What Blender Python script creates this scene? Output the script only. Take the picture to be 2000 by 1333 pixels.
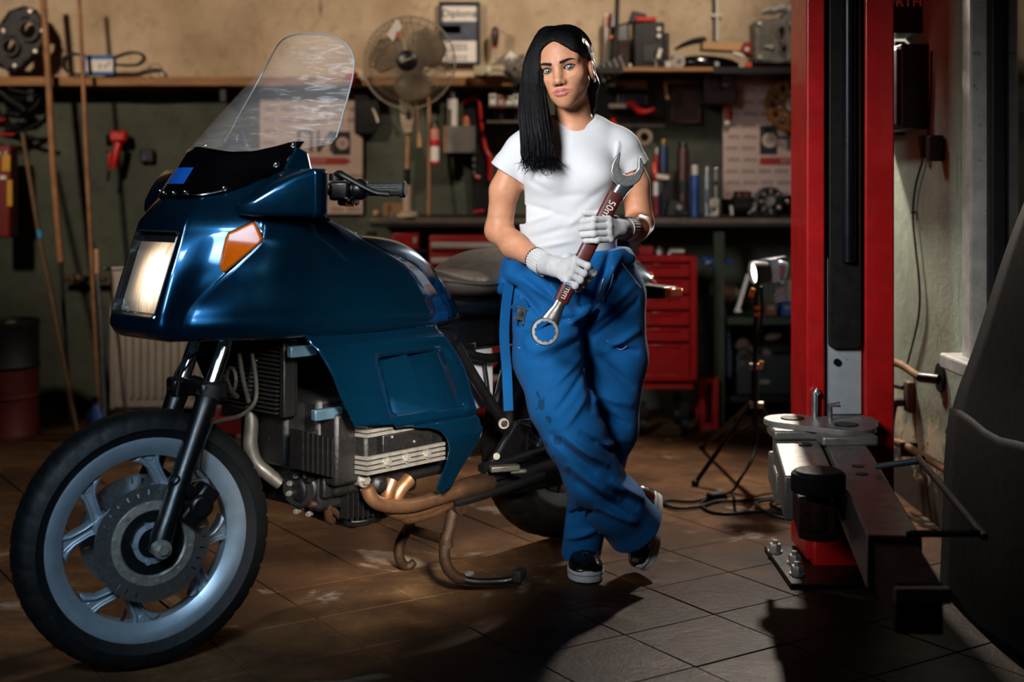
import bpy, bmesh, math, random
import numpy as np
from mathutils import Vector, Matrix
R = random.Random(7)
for o in list(bpy.data.objects): bpy.data.objects.remove(o)
SC = bpy.context.scene
COL = SC.collection
PI = math.pi
# ---------------------------------------------------------------- camera
F_PX, HORIZON, CAM_H = 2650.0, 360.0, 1.191
cd = bpy.data.cameras.new('camera'); cam = bpy.data.objects.new('camera', cd); COL.objects.link(cam)
cam.location = (0, 0, CAM_H); cam.rotation_euler = (PI/2, 0, 0)
cd.sensor_width = 36; cd.lens = F_PX/2000*36
cd.shift_y = -(666.5-HORIZON)/2000
cd.clip_start = .05; cd.clip_end = 60
cd.dof.use_dof = True; cd.dof.focus_distance = 3.75; cd.dof.aperture_fstop = 1.8
SC.camera = cam
# ---------------------------------------------------------------- world, exposure
wd = bpy.data.worlds.new('world'); SC.world = wd; wd.use_nodes = True
wd.node_tree.nodes['Background'].inputs[0].default_value = (.30, .42, .62, 1)
wd.node_tree.nodes['Background'].inputs[1].default_value = .006
vs = SC.view_settings
SC.display_settings.display_device = 'sRGB'
vs.view_transform = 'Standard'; vs.look = 'None'; vs.gamma = 1; vs.use_curve_mapping = False; vs.exposure = 0
SC.cycles.use_denoising = True
SC.cycles.max_bounces = 8; SC.cycles.transparent_max_bounces = 12
SC.cycles.sample_clamp_indirect = 4
SC.cycles.caustics_reflective = False; SC.cycles.caustics_refractive = False

def aim(o, t):
    d = Vector(t) - o.location
    o.rotation_euler = d.to_track_quat('-Z', 'Y').to_euler()
def area(name, loc, target, size, power, col, spread=PI, size_y=None):
    l = bpy.data.lights.new(name, 'AREA'); l.energy = power; l.color = col; l.size = size
    if size_y: l.shape = 'RECTANGLE'; l.size_y = size_y
    l.spread = spread
    o = bpy.data.objects.new(name, l); COL.objects.link(o); o.location = loc; aim(o, target); return o
def spot(name, loc, target, power, col, ang, blend=.4, rad=.05):
    l = bpy.data.lights.new(name, 'SPOT'); l.energy = power; l.color = col; l.spot_size = math.radians(ang)
    l.spot_blend = blend; l.shadow_soft_size = rad
    o = bpy.data.objects.new(name, l); COL.objects.link(o); o.location = loc; aim(o, target); return o
# studio key softbox with a grid, front left of the mechanic
area('key_softbox', (-1.15, 1.75, 2.2), (.14, 4.0, 1.2), .8, 8.2, (.96, .98, 1.0), math.radians(38))
# hard strobe behind right, above the frame
spot('back_strobe', (1.18, 6.05, 2.15), (-.05, 4.25, .55), 300, (1.0, .88, .76), 112, .5, .06)
# gridded light beside the camera on the lower fairing and the engine
area('side_strip', (.35, 1.3, 1.45), (-.36, 3.85, .42), .35, 6, (1.0, .93, .84), math.radians(20), .35)
# cool light on the front wheel
area('wheel_light', (-.75, .9, 1.7), (-.86, 3.35, .35), .5, 2.4, (.55, .78, 1.0), math.radians(34))
# unseen soft spot added to brighten the green side wall
spot('side_wall_fill', (.3, 5.5, 2.7), (1.48, 4.95, .85), 60, (.97, 1.0, .97), 36, .9, .15)
# warm lamps that light the back wall
spot('wall_lamp_left', (-2.75, 3.6, 3.0), (-1.5, 7.2, 1.78), 400, (1.0, .82, .65), 62, .9, .12)
spot('wall_lamp_right', (.9, 4.6, 3.3), (.35, 7.2, 2.1), 270, (1.0, .86, .71), 58, .9, .12)

# ---------------------------------------------------------------- materials
def lin(h):
    if isinstance(h, (tuple, list)): return tuple(h[:3])
    h = h.lstrip('#'); c = [int(h[i:i+2], 16)/255 for i in (0, 2, 4)]
    return tuple(x/12.92 if x <= .04045 else ((x+.055)/1.055)**2.4 for x in c)
MATS = {}
class NT:
    def __init__(s, m): s.t = m.node_tree; s.n = s.t.nodes; s.l = s.t.links
    def new(s, typ, **kw):
        n = s.n.new(typ)
        for k, v in kw.items(): setattr(n, k, v)
        return n
    def link(s, a, b): s.l.new(a, b)
    def noise(s, vec, scale, detail=5, rough=.6, dist=0):
        n = s.new('ShaderNodeTexNoise'); n.inputs['Scale'].default_value = scale; n.inputs['Detail'].default_value = detail
        n.inputs['Roughness'].default_value = rough; n.inputs['Distortion'].default_value = dist
        if vec: s.link(vec, n.inputs['Vector'])
        return n.outputs['Fac']
    def ramp(s, fac, stops):
        n = s.new('ShaderNodeValToRGB'); e = n.color_ramp.elements
        while len(e) < len(stops): e.new(.5)
        for el, (p, c) in zip(e, stops):
            el.position = p; c = lin(c) if not isinstance(c, (int, float)) else (c,)*3
            el.color = (*c, 1)
        s.link(fac, n.inputs[0]); return n.outputs[0]
    def mix(s, fac, a, b, mode='MIX'):
        n = s.new('ShaderNodeMix', data_type='RGBA', blend_type=mode)
        for i, v in ((0, fac), (6, a), (7, b)):
            if hasattr(v, 'links') or hasattr(v, 'is_linked'): s.link(v, n.inputs[i])
            elif i == 0: n.inputs[0].default_value = v
            else: n.inputs[i].default_value = (*lin(v), 1)
        return n.outputs[2]
    def math(s, op, a, b=0, clamp=False):
        n = s.new('ShaderNodeMath', operation=op, use_clamp=clamp)
        for i, v in ((0, a), (1, b)):
            if hasattr(v, 'is_linked'): s.link(v, n.inputs[i])
            else: n.inputs[i].default_value = v
        return n.outputs[0]
    def bump(s, h, strength=.3, dist=.01):
        n = s.new('ShaderNodeBump'); n.inputs['Strength'].default_value = strength; n.inputs['Distance'].default_value = dist
        s.link(h, n.inputs['Height']); return n.outputs[0]
    def obj(s): return s.new('ShaderNodeTexCoord').outputs['Object']
    def pos(s): return s.new('ShaderNodeNewGeometry').outputs['Position']
    def xyz(s, v):
        n = s.new('ShaderNodeSeparateXYZ'); s.link(v, n.inputs[0]); return n.outputs
def base(name):
    m = bpy.data.materials.new(name); m.use_nodes = True
    return m, NT(m), m.node_tree.nodes['Principled BSDF']
def mat(name, col, rough=.5, metal=0., var=.25, scale=18, bump=0., coat=0., spec=.5, wear=None, wear_amt=.5, emit=None, emit_s=0, sheen=0, stretch=None, subs=0):
    """a painted / plastic / metal material: mottled colour, mottled roughness, optional worn spots"""
    if name in MATS: return MATS[name]
    m, t, b = base(name); v = t.obj()
    if stretch:
        mp = t.new('ShaderNodeMapping'); mp.inputs['Scale'].default_value = stretch; t.link(v, mp.inputs[0]); v = mp.outputs[0]
    c = lin(col); n1 = t.noise(v, scale, 6, .65)
    dark = tuple(x*(1-var) for x in c); light = tuple(min(1, x*(1+var)) for x in c)
    colr = t.ramp(n1, [(.3, dark), (.7, light)])
    if wear:
        n2 = t.noise(v, scale*1.7, 8, .75, .3)
        f = t.ramp(n2, [(.5+.2*(1-wear_amt), 0.), (.58+.2*(1-wear_amt), 1.)])
        colr = t.mix(f, colr, wear)
    t.link(colr, b.inputs['Base Color'])
    rr = t.ramp(t.noise(v, scale*2.3, 4), [(.2, max(.02, rough*.8)), (.8, min(1, rough*1.2))]); t.link(rr, b.inputs['Roughness'])
    b.inputs['Metallic'].default_value = metal
    b.inputs['Coat Weight'].default_value = coat; b.inputs['Coat Roughness'].default_value = .06
    b.inputs['Specular IOR Level'].default_value = spec
    if sheen: b.inputs['Sheen Weight'].default_value = sheen
    if subs: b.inputs['Subsurface Weight'].default_value = subs; b.inputs['Subsurface Radius'].default_value = (.012, .004, .002)
    if bump: t.link(t.bump(t.noise(v, scale*3, 6, .7), bump, .006), b.inputs['Normal'])
    if emit: b.inputs['Emission Color'].default_value = (*lin(emit), 1); b.inputs['Emission Strength'].default_value = emit_s
    MATS[name] = m; return m
def glass(name, col='#ffffff', rough=.02, alpha=.15, ior=1.45):
    """thin clear sheet: mostly see-through, glossy reflection"""
    if name in MATS: return MATS[name]
    m, t, b = base(name)
    b.inputs['Base Color'].default_value = (*lin(col), 1); b.inputs['Roughness'].default_value = rough
    b.inputs['IOR'].default_value = ior; b.inputs['Alpha'].default_value = alpha
    MATS[name] = m; return m

# ---------------------------------------------------------------- mesh builder
def V3(p): return Vector(p)
def frame(d):
    d = Vector(d).normalized(); a = Vector((0, 0, 1)) if abs(d.z) < .95 else Vector((1, 0, 0))
    u = a.cross(d).normalized(); return u, d.cross(u).normalized(), d
def catmull(pts, sub):
    P = [Vector(p) for p in pts]
    if sub <= 1 or len(P) < 3: return P
    out = []
    for i in range(len(P)-1):
        p0 = P[i-1] if i else P[0]*2-P[1]; p1, p2 = P[i], P[i+1]
        p3 = P[i+2] if i+2 < len(P) else P[-1]*2-P[-2]
        for k in range(sub):
            t = k/sub; t2, t3 = t*t, t*t*t
            out.append(.5*((2*p1)+(p2-p0)*t+(2*p0-5*p1+4*p2-p3)*t2+(3*p1-p0-3*p2+p3)*t3))
    out.append(P[-1]); return out
class MB:
    def __init__(s): s.v = []; s.f = []
    def add(s, vs, fs):
        k = len(s.v); s.v += [tuple(p) for p in vs]; s.f += [tuple(i+k for i in f) for f in fs]; return s
    def box(s, c, d, rot=None):
        c = Vector(c); vs = []
        for x, y, z in ((-1,-1,-1),(1,-1,-1),(1,1,-1),(-1,1,-1),(-1,-1,1),(1,-1,1),(1,1,1),(-1,1,1)):
            p = Vector((x*d[0]/2, y*d[1]/2, z*d[2]/2))
            if rot: p = rot @ p
            vs.append(c+p)
        return s.add(vs, [(0,3,2,1),(4,5,6,7),(0,1,5,4),(1,2,6,5),(2,3,7,6),(3,0,4,7)])
    def hexa(s, p):   # bottom 4 (ccw) then top 4
        return s.add(p, [(0,3,2,1),(4,5,6,7),(0,1,5,4),(1,2,6,5),(2,3,7,6),(3,0,4,7)])
    def loft(s, rings, closed=True, caps=True):
        n = len(rings[0]); vs = [p for r in rings for p in r]; fs = []
        for i in range(len(rings)-1):
            for j in range(n if closed else n-1):
                a, b = i*n+j, i*n+(j+1) % n; fs.append((a, b, b+n, a+n))
        if caps and closed: fs.append(tuple(range(n))[::-1]); fs.append(tuple(range((len(rings)-1)*n, len(rings)*n)))
        return s.add(vs, fs)
    def tube(s, pts, r, n=10, sub=1, caps=True):
        P = catmull(pts, sub); m = len(P)
        if isinstance(r, (int, float)): rr = [r]*m
        else:
            rr = [r[0] + 0*i for i in range(m)]; q = len(r)-1
            for i in range(m):
                x = i/(m-1)*q; k = min(int(x), q-1); rr[i] = r[k]+(r[k+1]-r[k])*(x-k)
        u, w, d = frame(P[1]-P[0]); rings = []
        for i in range(m):
            t = (P[min(i+1, m-1)]-P[max(i-1, 0)]).normalized()
            u = (u - t*u.dot(t)).normalized(); w = t.cross(u)
            rings.append([P[i]+u*math.cos(a*2*PI/n)*rr[i]+w*math.sin(a*2*PI/n)*rr[i] for a in range(n)])
        return s.loft(rings, True, caps)
    def cyl(s, a, b, r, r2=None, n=20): return s.tube([a, b], [r, r if r2 is None else r2], n)
    def lathe(s, o, axis, prof, n=32, caps=False, ang=2*PI):
        o = Vector(o); u, w, d = frame(axis)
        rings = [[o+d*h+(u*math.cos(k*2*PI/n)+w*math.sin(k*2*PI/n))*r for k in range(n)] for r, h in prof]
        return s.loft(rings, True, caps)
    def ring(s, o, axis, prof, n=48):   # closed profile (r,h) swept round the axis
        o = Vector(o); u, w, d = frame(axis); m = len(prof)
        vs = []; fs = []
        for k in range(n):
            e = u*math.cos(k*2*PI/n)+w*math.sin(k*2*PI/n)
            for r, h in prof: vs.append(o+d*h+e*r)
        for k in range(n):
            k2 = (k+1) % n
            for j in range(m): fs.append((k*m+j, k*m+(j+1) % m, k2*m+(j+1) % m, k2*m+j))
        return s.add(vs, fs)
    def prism(s, poly, vec):
        vec = Vector(vec); n = len(poly); P = [Vector(p) for p in poly]
        return s.loft([P, [p+vec for p in P]])
    def grid(s, rows): return s.loft(rows, False, False)
    def ball(s, c, r, n=16, m=10, rot=None):
        c = Vector(c); r = (r, r, r) if isinstance(r, (int, float)) else r; rings = []
        for i in range(m+1):
            a = -PI/2+PI*i/m; row = []
            for k in range(n):
                p = Vector((math.cos(a)*math.cos(2*PI*k/n)*r[0], math.cos(a)*math.sin(2*PI*k/n)*r[1], math.sin(a)*r[2]))
                if rot: p = rot @ p
                row.append(c+p)
            rings.append(row)
        return s.loft(rings, True, True)
    def bolt(s, p, d, r=.008, h=.006):
        u, w, d = frame(d); p = Vector(p)
        return s.loft([[p+d*k*h+(u*math.cos(a*PI/3)+w*math.sin(a*PI/3))*r*(1 if k < 1 else .9) for a in range(6)] for k in (-.2, .8, 1)])
    def mesh(s, name, m, smooth=True, ang=35):
        me = bpy.data.meshes.new(name); me.from_pydata(s.v, [], s.f)
        bm = bmesh.new(); bm.from_mesh(me); bmesh.ops.remove_doubles(bm, verts=bm.verts, dist=1e-6)
        bmesh.ops.recalc_face_normals(bm, faces=bm.faces); bm.to_mesh(me); bm.free()
        if smooth:
            me.polygons.foreach_set('use_smooth', [True]*len(me.polygons)); me.set_sharp_from_angle(angle=math.radians(ang))
        if m: me.materials.append(m)
        return me
    def build(s, name, m, parent=None, bevel=0, solid=0, subsurf=0, smooth=True, ang=35, seg=2):
        off = SPACE.get(parent.name) if parent else None
        if off is not None and off.length > 0: s.v = [(p[0]-off.x, p[1]-off.y, p[2]-off.z) for p in s.v]
        o = bpy.data.objects.new(name, s.mesh(name, m, smooth, ang)); COL.objects.link(o)
        if parent: o.parent = parent; SPACE[o.name] = off
        else: SPACE[o.name] = Vector((0, 0, 0))
        if subsurf: md = o.modifiers.new('s', 'SUBSURF'); md.levels = md.render_levels = subsurf
        if solid: md = o.modifiers.new('t', 'SOLIDIFY'); md.thickness = solid; md.offset = -1
        if bevel:
            md = o.modifiers.new('b', 'BEVEL'); md.width = bevel; md.segments = seg; md.limit_method = 'ANGLE'; md.angle_limit = math.radians(40)
        return o
SPACE = {}
def tag(o, label, cat, group=None):
    o['label'] = label; o['category'] = cat
    if group: o['group'] = group
    return o
def struct(o): o['kind'] = 'structure'; return o
def thing(name, label, cat, loc=(0, 0, 0), group=None, rotz=None):
    o = bpy.data.objects.new(name, None); COL.objects.link(o); o.empty_display_size = .05; o.location = loc
    if rotz is not None: o.rotation_euler = (0, 0, rotz); SPACE[o.name] = Vector((0, 0, 0))
    else: SPACE[o.name] = Vector(loc)
    return tag(o, label, cat, group)
def inst(src, name, parent, loc, rot=None, scale=None, m=None):
    o = bpy.data.objects.new(name, src.data if hasattr(src, 'data') else src); COL.objects.link(o)
    off = (SPACE.get(parent.name) if parent else None) or Vector((0, 0, 0))
    o.parent = parent; o.location = Vector(loc)-off
    if rot is not None: o.rotation_euler = rot
    if scale is not None: o.scale = scale
    SPACE[o.name] = off
    return o
def text(name, s, size, m, parent, loc, rot, extrude=.0008, sx=1.0, align='CENTER'):
    c = bpy.data.curves.new(name, 'FONT'); c.body = s; c.size = size; c.extrude = extrude; c.align_x = align; c.align_y = 'CENTER'
    c.resolution_u = 3
    t = bpy.data.objects.new('t', c); COL.objects.link(t); bpy.context.view_layer.update()
    me = bpy.data.meshes.new_from_object(t.evaluated_get(bpy.context.evaluated_depsgraph_get()))
    bpy.data.objects.remove(t); bpy.data.curves.remove(c); me.name = name
    if m: me.materials.clear(); me.materials.append(m)
    o = bpy.data.objects.new(name, me); COL.objects.link(o)
    off = (SPACE.get(parent.name) if parent else None) or Vector((0, 0, 0))
    o.parent = parent; o.location = Vector(loc)-off; o.rotation_euler = rot; o.scale = (sx, 1, 1)
    return o
def pieces(name, m, parent, tmpl, items, smooth=True):
    """alike small parts that share one mesh: items are (place, direction[, scale])"""
    me = tmpl.mesh(name, m, smooth); out = []
    for it in items:
        q = Vector(it[1]).to_track_quat('Z', 'Y').to_euler(); k = it[2] if len(it) > 2 else 1
        out.append(inst(me, name, parent, it[0], q, (k, k, k)))
    return out
def W(px, py, y):
    """point seen at photo pixel (px, py) when it stands at depth y metres"""
    return Vector(((px-1000)*y/F_PX, y, CAM_H+(HORIZON-py)*y/F_PX))
def S(y): return y/F_PX      # metres per photo pixel at depth y
RX = lambda a: Matrix.Rotation(a, 3, 'X')
RY = lambda a: Matrix.Rotation(a, 3, 'Y')
RZ = lambda a: Matrix.Rotation(a, 3, 'Z')
# ================================================================ the room
BACK, RIGHT = 7.2, 1.48
def floor_material():
    m, t, b = base('dirty_stone_floor'); p = t.pos(); x, y, z = t.xyz(p)
    big = t.noise(p, 1.7, 6, .62, .4); mid = t.noise(p, 6, 8, .7, .2); fine = t.noise(p, 60, 6, .75)
    info = t.new('ShaderNodeObjectInfo')
    c = t.ramp(big, [(.3, '#26180d'), (.45, '#4a301b'), (.58, '#6f5033'), (.75, '#94714c')])
    c = t.mix(t.ramp(mid, [(.4, 0.), (.62, .75)]), c, '#3a2a1e')
    c = t.mix(t.ramp(t.noise(p, 3.1, 5, .6, .8), [(.60, 0.), (.66, .55)]), c, '#a39686')
    c = t.mix(t.ramp(fine, [(.5, 0.), (.75, .55)]), c, '#20160f')
    c = t.mix(t.math('MULTIPLY', info.outputs['Random'], .35), c, '#4a3424')
    dirt = c
    # damp gloss beside the lift and in front, with shade painted into its colour
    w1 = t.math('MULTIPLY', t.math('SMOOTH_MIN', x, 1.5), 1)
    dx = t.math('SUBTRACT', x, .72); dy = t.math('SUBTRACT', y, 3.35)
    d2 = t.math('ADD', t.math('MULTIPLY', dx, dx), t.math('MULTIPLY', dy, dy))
    wet_shade = t.math('SUBTRACT', t.math('ADD', t.noise(p, 2.6, 5, .6), .42), t.math('MULTIPLY', d2, .42))
    c = t.mix(t.ramp(wet_shade, [(.42, 0.), (.66, .72)]), dirt, '#0c0906'); t.link(c, b.inputs['Base Color'])
    rgh = t.ramp(wet_shade, [(.45, .62), (.72, .30)])
    rgh = t.mix(t.ramp(mid, [(.35, 0.), (.7, .35)]), rgh, (.8, .8, .8))
    t.link(rgh, b.inputs['Roughness']); b.inputs['Specular IOR Level'].default_value = .1
    h = t.math('ADD', t.math('MULTIPLY', fine, .5), mid)
    t.link(t.bump(h, .5, .006), b.inputs['Normal'])
    return m
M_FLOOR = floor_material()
M_GROUT = mat('floor_grout', '#221810', .45, bump=.6, scale=30)
fl = struct(MB().box((-.6, 4.6, -.03), (5.2, 6.4, .05)).build('floor', M_GROUT)); fl['label'] = 'dirty brown floor of square stone tiles'
ta, tw, th = math.radians(33), .312, .284
tm = MB()
tm.loft([[(sx*(tw/2-a), sy*(th/2-a), z) for sx, sy in ((-1,-1),(1,-1),(1,1),(-1,1))] for a, z in ((.0015, -.02), (.0015, -.0018), (.0035, 0))])
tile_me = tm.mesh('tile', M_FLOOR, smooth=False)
ex = Vector((math.cos(ta), math.sin(ta), 0)); ey = Vector((-math.sin(ta), math.cos(ta), 0))
for i in range(-16, 22):
    for j in range(-4, 22):
        c = ex*(2.515+(i+.5)*tw)+ey*(2.845+(j+.5)*th)
        if not (2.75 < c.y < 7.3 and -.55*c.y+.0 < c.x < min(1.62, .46*c.y+.2)): continue
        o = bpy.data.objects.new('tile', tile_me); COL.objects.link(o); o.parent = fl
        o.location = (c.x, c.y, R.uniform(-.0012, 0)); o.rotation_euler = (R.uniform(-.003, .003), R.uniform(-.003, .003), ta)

def back_wall_material():
    m, t, b = base('painted_plaster_wall'); p = t.pos(); x, y, z = t.xyz(p)
    n = t.noise(p, 2.2, 6, .6); f = t.noise(p, 14, 8, .75, .3)
    mp = t.new('ShaderNodeMapping'); mp.inputs['Scale'].default_value = (9, 9, 1.6); t.link(p, mp.inputs[0])
    streak = t.noise(mp.outputs[0], 1.6, 6, .65, .2)
    up = t.ramp(n, [(.3, '#9c8468'), (.6, '#bfa98c'), (.8, '#cdbca2')])
    up = t.mix(t.ramp(f, [(.52, 0.), (.72, .6)]), up, '#7a6248')
    up = t.mix(t.ramp(streak, [(.66, 0.), (.72, .9)]), up, '#2a211a')
    lo = t.ramp(n, [(.3, '#33362c'), (.7, '#4b5042')])
    lo = t.mix(t.ramp(f, [(.5, 0.), (.75, .8)]), lo, '#23241d')
    zz = t.math('ADD', z, t.math('MULTIPLY', f, .05))
    c = t.mix(t.math('MULTIPLY', t.math('SUBTRACT', zz, 1.735), 60, True), lo, up)
    t.link(c, b.inputs['Base Color']); b.inputs['Roughness'].default_value = .85
    t.link(t.bump(t.math('ADD', f, streak), .35, .012), b.inputs['Normal']); return m
struct(MB().box((-.8, BACK+.06, 1.4), (5.4, .12, 2.9)).build('wall_back', back_wall_material()))
def right_wall_material():
    m, t, b = base('worn_green_wall_paint'); p = t.pos(); x, y, z = t.xyz(p)
    n = t.noise(p, 4, 7, .65, .3); f = t.noise(p, 22, 8, .75, .4)
    mp = t.new('ShaderNodeMapping'); mp.inputs['Scale'].default_value = (30, 30, 3); t.link(p, mp.inputs[0])
    st = t.noise(mp.outputs[0], 1.8, 6, .7)
    c = t.ramp(n, [(.3, '#77806f'), (.7, '#98a18c')])
    c = t.mix(t.ramp(st, [(.58, 0.), (.68, .75)]), c, '#3a3d30')
    c = t.mix(t.ramp(f, [(.6, 0.), (.68, .7)]), c, '#b9b6a2')
    pe = t.math('ADD', t.math('SUBTRACT', .34, z), t.math('MULTIPLY', t.math('SUBTRACT', n, .5), .9))
    c = t.mix(t.ramp(pe, [(.0, 0.), (.05, 1.)]), c, '#b5a78c')
    pe2 = t.math('ADD', t.math('SUBTRACT', .22, z), t.math('MULTIPLY', t.math('SUBTRACT', f, .5), .9))
    c = t.mix(t.ramp(pe2, [(.0, 0.), (.06, 1.)]), c, '#2a1c12')
    t.link(c, b.inputs['Base Color']); b.inputs['Roughness'].default_value = .8
    t.link(t.bump(t.math('ADD', f, n), .5, .012), b.inputs['Normal']); return m
# right wall with a real opening for the window
M_RW = right_wall_material(); wy1, wy0, wz0, wz1 = 4.40, 3.0, .63, 2.5
w = MB()
w.box((RIGHT+.15, (wy1+7.3)/2, 1.4), (.3, 7.3-wy1, 2.9)).box((RIGHT+.15, (wy1+1.6)/2, wz0/2-.02), (.3, wy1-1.6, wz0))
w.box((RIGHT+.15, (wy1+1.6)/2, (wz1+2.85)/2), (.3, wy1-1.6, 2.85-wz1)).box((RIGHT+.15, (1.6+wy0)/2, (wz0+wz1)/2), (.3, wy0-1.6, wz1-wz0))
struct(w.build('wall_right', M_RW))
M_WFR = mat('white_window_paint', '#b4b0a8', .5, wear='#6b5d4c', wear_amt=.5, scale=14)
wn = thing('window_1', 'tall white framed window in the right wall with dark glass', 'window', (RIGHT, 3.7, wz0)); wn['kind'] = 'structure'
del wn['category']
M_PANE = mat('dark_window_glass', '#0a0b0c', .08, var=.1, spec=.6)
f = MB(); xj = RIGHT+.03
f.box((RIGHT+.02, wy1-.045, (wz0+wz1)/2), (.085, .085, wz1-wz0)).box((RIGHT+.02, wy0+.045, (wz0+wz1)/2), (.085, .085, wz1-wz0))
f.build('jamb', M_WFR, wn, .006)
MB().box((RIGHT+.03, (wy0+wy1)/2-.04, wz0+.03), (.09, wy1-wy0-.2, .06)).build('bottom_rail', M_WFR, wn, .006)
MB().box((RIGHT+.03, (wy0+wy1)/2-.04, wz1-.03), (.09, wy1-wy0-.2, .06)).build('top_rail', M_WFR, wn, .006)
MB().box((RIGHT+.05, wy1-.115, (wz0+wz1)/2), (.05, .05, wz1-wz0-.1)).build('gasket', mat('window_rubber', '#17181a', .6), wn, .008)
MB().box((RIGHT+.06, (wy0+wy1)/2-.08, (wz0+wz1)/2), (.012, wy1-wy0-.22, wz1-wz0-.1)).build('pane', M_PANE, wn)
MB().box((RIGHT-.01, (wy0+wy1)/2+.03, wz0-.02), (.12, wy1-wy0+.1, .05)).build('window_sill', M_WFR, wn, .008)

# ================================================================ two-post lift
M_RED = mat('red_lift_paint', '#b01012', .42, var=.22, scale=9, wear='#3c0708', wear_amt=.25, coat=.2)
M_STEEL = mat('worn_grey_steel', '#8f8d88', .42, .55, .3, 16, .25, wear='#4d4338', wear_amt=.45)
M_BLACKM = mat('black_steel', '#0b0c0e', .4, .3, .3, 14)
M_GREYP = mat('chipped_grey_paint', '#9da3a8', .45, .1, .12, 14, wear='#2d2822', wear_amt=.3)
M_RUST = mat('dark_rusty_steel', '#4a2a18', .7, .3, .5, 20, .5, wear='#1d130d', wear_amt=.6)
M_RUBBER = mat('black_rubber', '#0d0d0e', .7, 0, .3, 30, .2)
lx0, lx1, ly = .916, 1.19, 4.22
lift = thing('car_lift', 'red two-post car lift column with grey swing arms by the right wall', 'car lift', ((lx0+lx1)/2, ly+.12, 0))
def flange(x0, x1, name):      # folded sheet channel side
    p = [(x0, ly), (x1, ly), (x1, ly+.03), (x1-.006, ly+.24), (x0, ly+.24)]
    if x0 > 1.05: p = [(x0, ly), (x1, ly), (x1, ly+.24), (x0+.006, ly+.24), (x0, ly+.03)]
    MB().prism([(a, b_, .02) for a, b_ in p], (0, 0, 2.8)).build(name, M_RED, lift, .006)
flange(lx0, lx0+.058, 'column_flange'); flange(lx1-.092, lx1, 'column_flange')
MB().box(((lx0+lx1)/2, ly+.225, 1.42), (lx1-lx0-.1, .03, 2.8)).build('column_back', M_RED, lift)
cvx0, cvx1 = lx0+.070, lx1-.103
MB().box(((lx0+lx1)/2-.017, ly+.14, 1.80), (lx1-lx0-.152, .03, 2.0)).build('cable_cover', M_BLACKM, lift, .004)
MB().prism([(cvx0, ly-.004, 2.8), (cvx0, ly-.004, .695), (cvx0+.004, ly-.004, .684), (cvx0+.014, ly-.004, .68), (cvx1-.014, ly-.004, .68), (cvx1-.004, ly-.004, .684), (cvx1, ly-.004, .695), (cvx1, ly-.004, 2.8)], (0, .02, 0)).build('front_cover', mat('matt_black_cover', '#050506', .55, .1, .2, 10), lift, .003)
MB().cyl((lx0+.128, ly-.012, .95), (lx0+.128, ly-.012, 2.8), .021, n=24).build('hydraulic_cylinder', mat('blue_black_cylinder', '#10151d', .3, .4), lift)
zt = .47
car = MB(); x0, x1 = lx0+.064, lx1-.096
pr = [(x0, 0), (x1, 0), (x1, .46)]
pr += [(x1-.012, .485), (x1-.024, .492), (x1-.034, .485), (x1-.036, .30), (x1-.05, .25), (x0+.034, .25), (x0+.022, .27), (x0+.018, .5), (x0+.006, .49), (x0, .47)]
car.prism([(a, ly+.02, zt+b_) for a, b_ in pr], (0, .05, 0)).build('carriage', M_GREYP, lift, .004)
MB().cyl(((x0+x1)/2-.022, ly+.021, zt+.165), ((x0+x1)/2-.022, ly+.012, zt+.165), .011).build('bolt_hole', M_BLACKM, lift)
# top plate with two lobes
pa, pb = Vector((.862, 4.17, zt)), Vector((1.0, 4.06, zt))
pl = MB()
def lobe(c, r, z0, z1, n=28): return [[(c.x+r*math.cos(k*2*PI/n), c.y+r*math.sin(k*2*PI/n), z) for k in range(n)] for z in (z0, z1)]
out = []
for k in range(40):
    a = 2*PI*k/40; d = Vector((math.cos(a), math.sin(a), 0))
    ca = max((pa.dot(d)+.088, pa), (pb.dot(d)+.088, pb), key=lambda q: q[0])[1]; out.append(ca+d*.088)
pl.prism([(p.x, p.y, zt-.018) for p in out], (0, 0, .018)).box((1.02, 4.2, zt-.012), (.2, .12, .02)).build('pivot_plate', M_STEEL, lift, .003)
for c, nm in ((pa, 'pivot_pin'), (pb, 'pivot_pin')):
    MB().cyl(c, c+Vector((0, 0, .004)), .036, n=28).build(nm, mat('dark_pin_steel', '#2a2623', .5, .4), lift)
MB().tube([pa+Vector((.075, .03, -.01)), pa+Vector((.075, .03, .075)), pa+Vector((.078, .03, .085)), pa+Vector((.085, .03, .07))], .009, 10).build('locking_pin', mat('bright_steel', '#b9bcc0', .25, .9), lift)
MB().tube([pb+Vector((-.03, .08, -.01)), pb+Vector((-.03, .08, .045)), pb+Vector((0, .075, .05))], .009, 10).build('locking_pin', MATS['bright_steel'], lift)
def arm(a, b_, w, h, z0, name):
    a, b_ = Vector(a), Vector(b_); d = (b_-a).normalized(); n = Vector((-d.y, d.x, 0)).normalized()
    q = [a+n*w/2, a-n*w/2, b_-n*w/2, b_+n*w/2]
    return MB().hexa([p+Vector((0, 0, -h)) for p in q]+q), d, n
# short arm towards camera, left
A0, A1 = Vector((.862, 4.13, zt-.045)), Vector((.79, 3.60, zt-.055))
m_, d, n = arm(A0, A1, .135, .12, 0, ''); s_arm = m_.build('swing_arm', M_STEEL, lift, .006)
MB().box(A0+Vector((0, -.02, .015)), (.16, .12, .03)).build('arm_collar', M_STEEL, lift, .008)
MB().cyl(A0+Vector((.0, -.14, 0)), A0+Vector((0, -.14, .002)), .02).build('arm_hole', M_BLACKM, s_arm)
m2, _, _ = arm(Vector((.81, 3.75, zt-.065)), Vector((.765, 3.40, zt-.075)), .09, .095, 0, ''); m2.build('arm_extension', M_RUST, lift, .004)
MB().box(A0+Vector((-.085, -.12, -.1)), (.02, .34, .09), RZ(-.13)).build('arm_gusset', M_STEEL, lift, .006)
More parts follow.
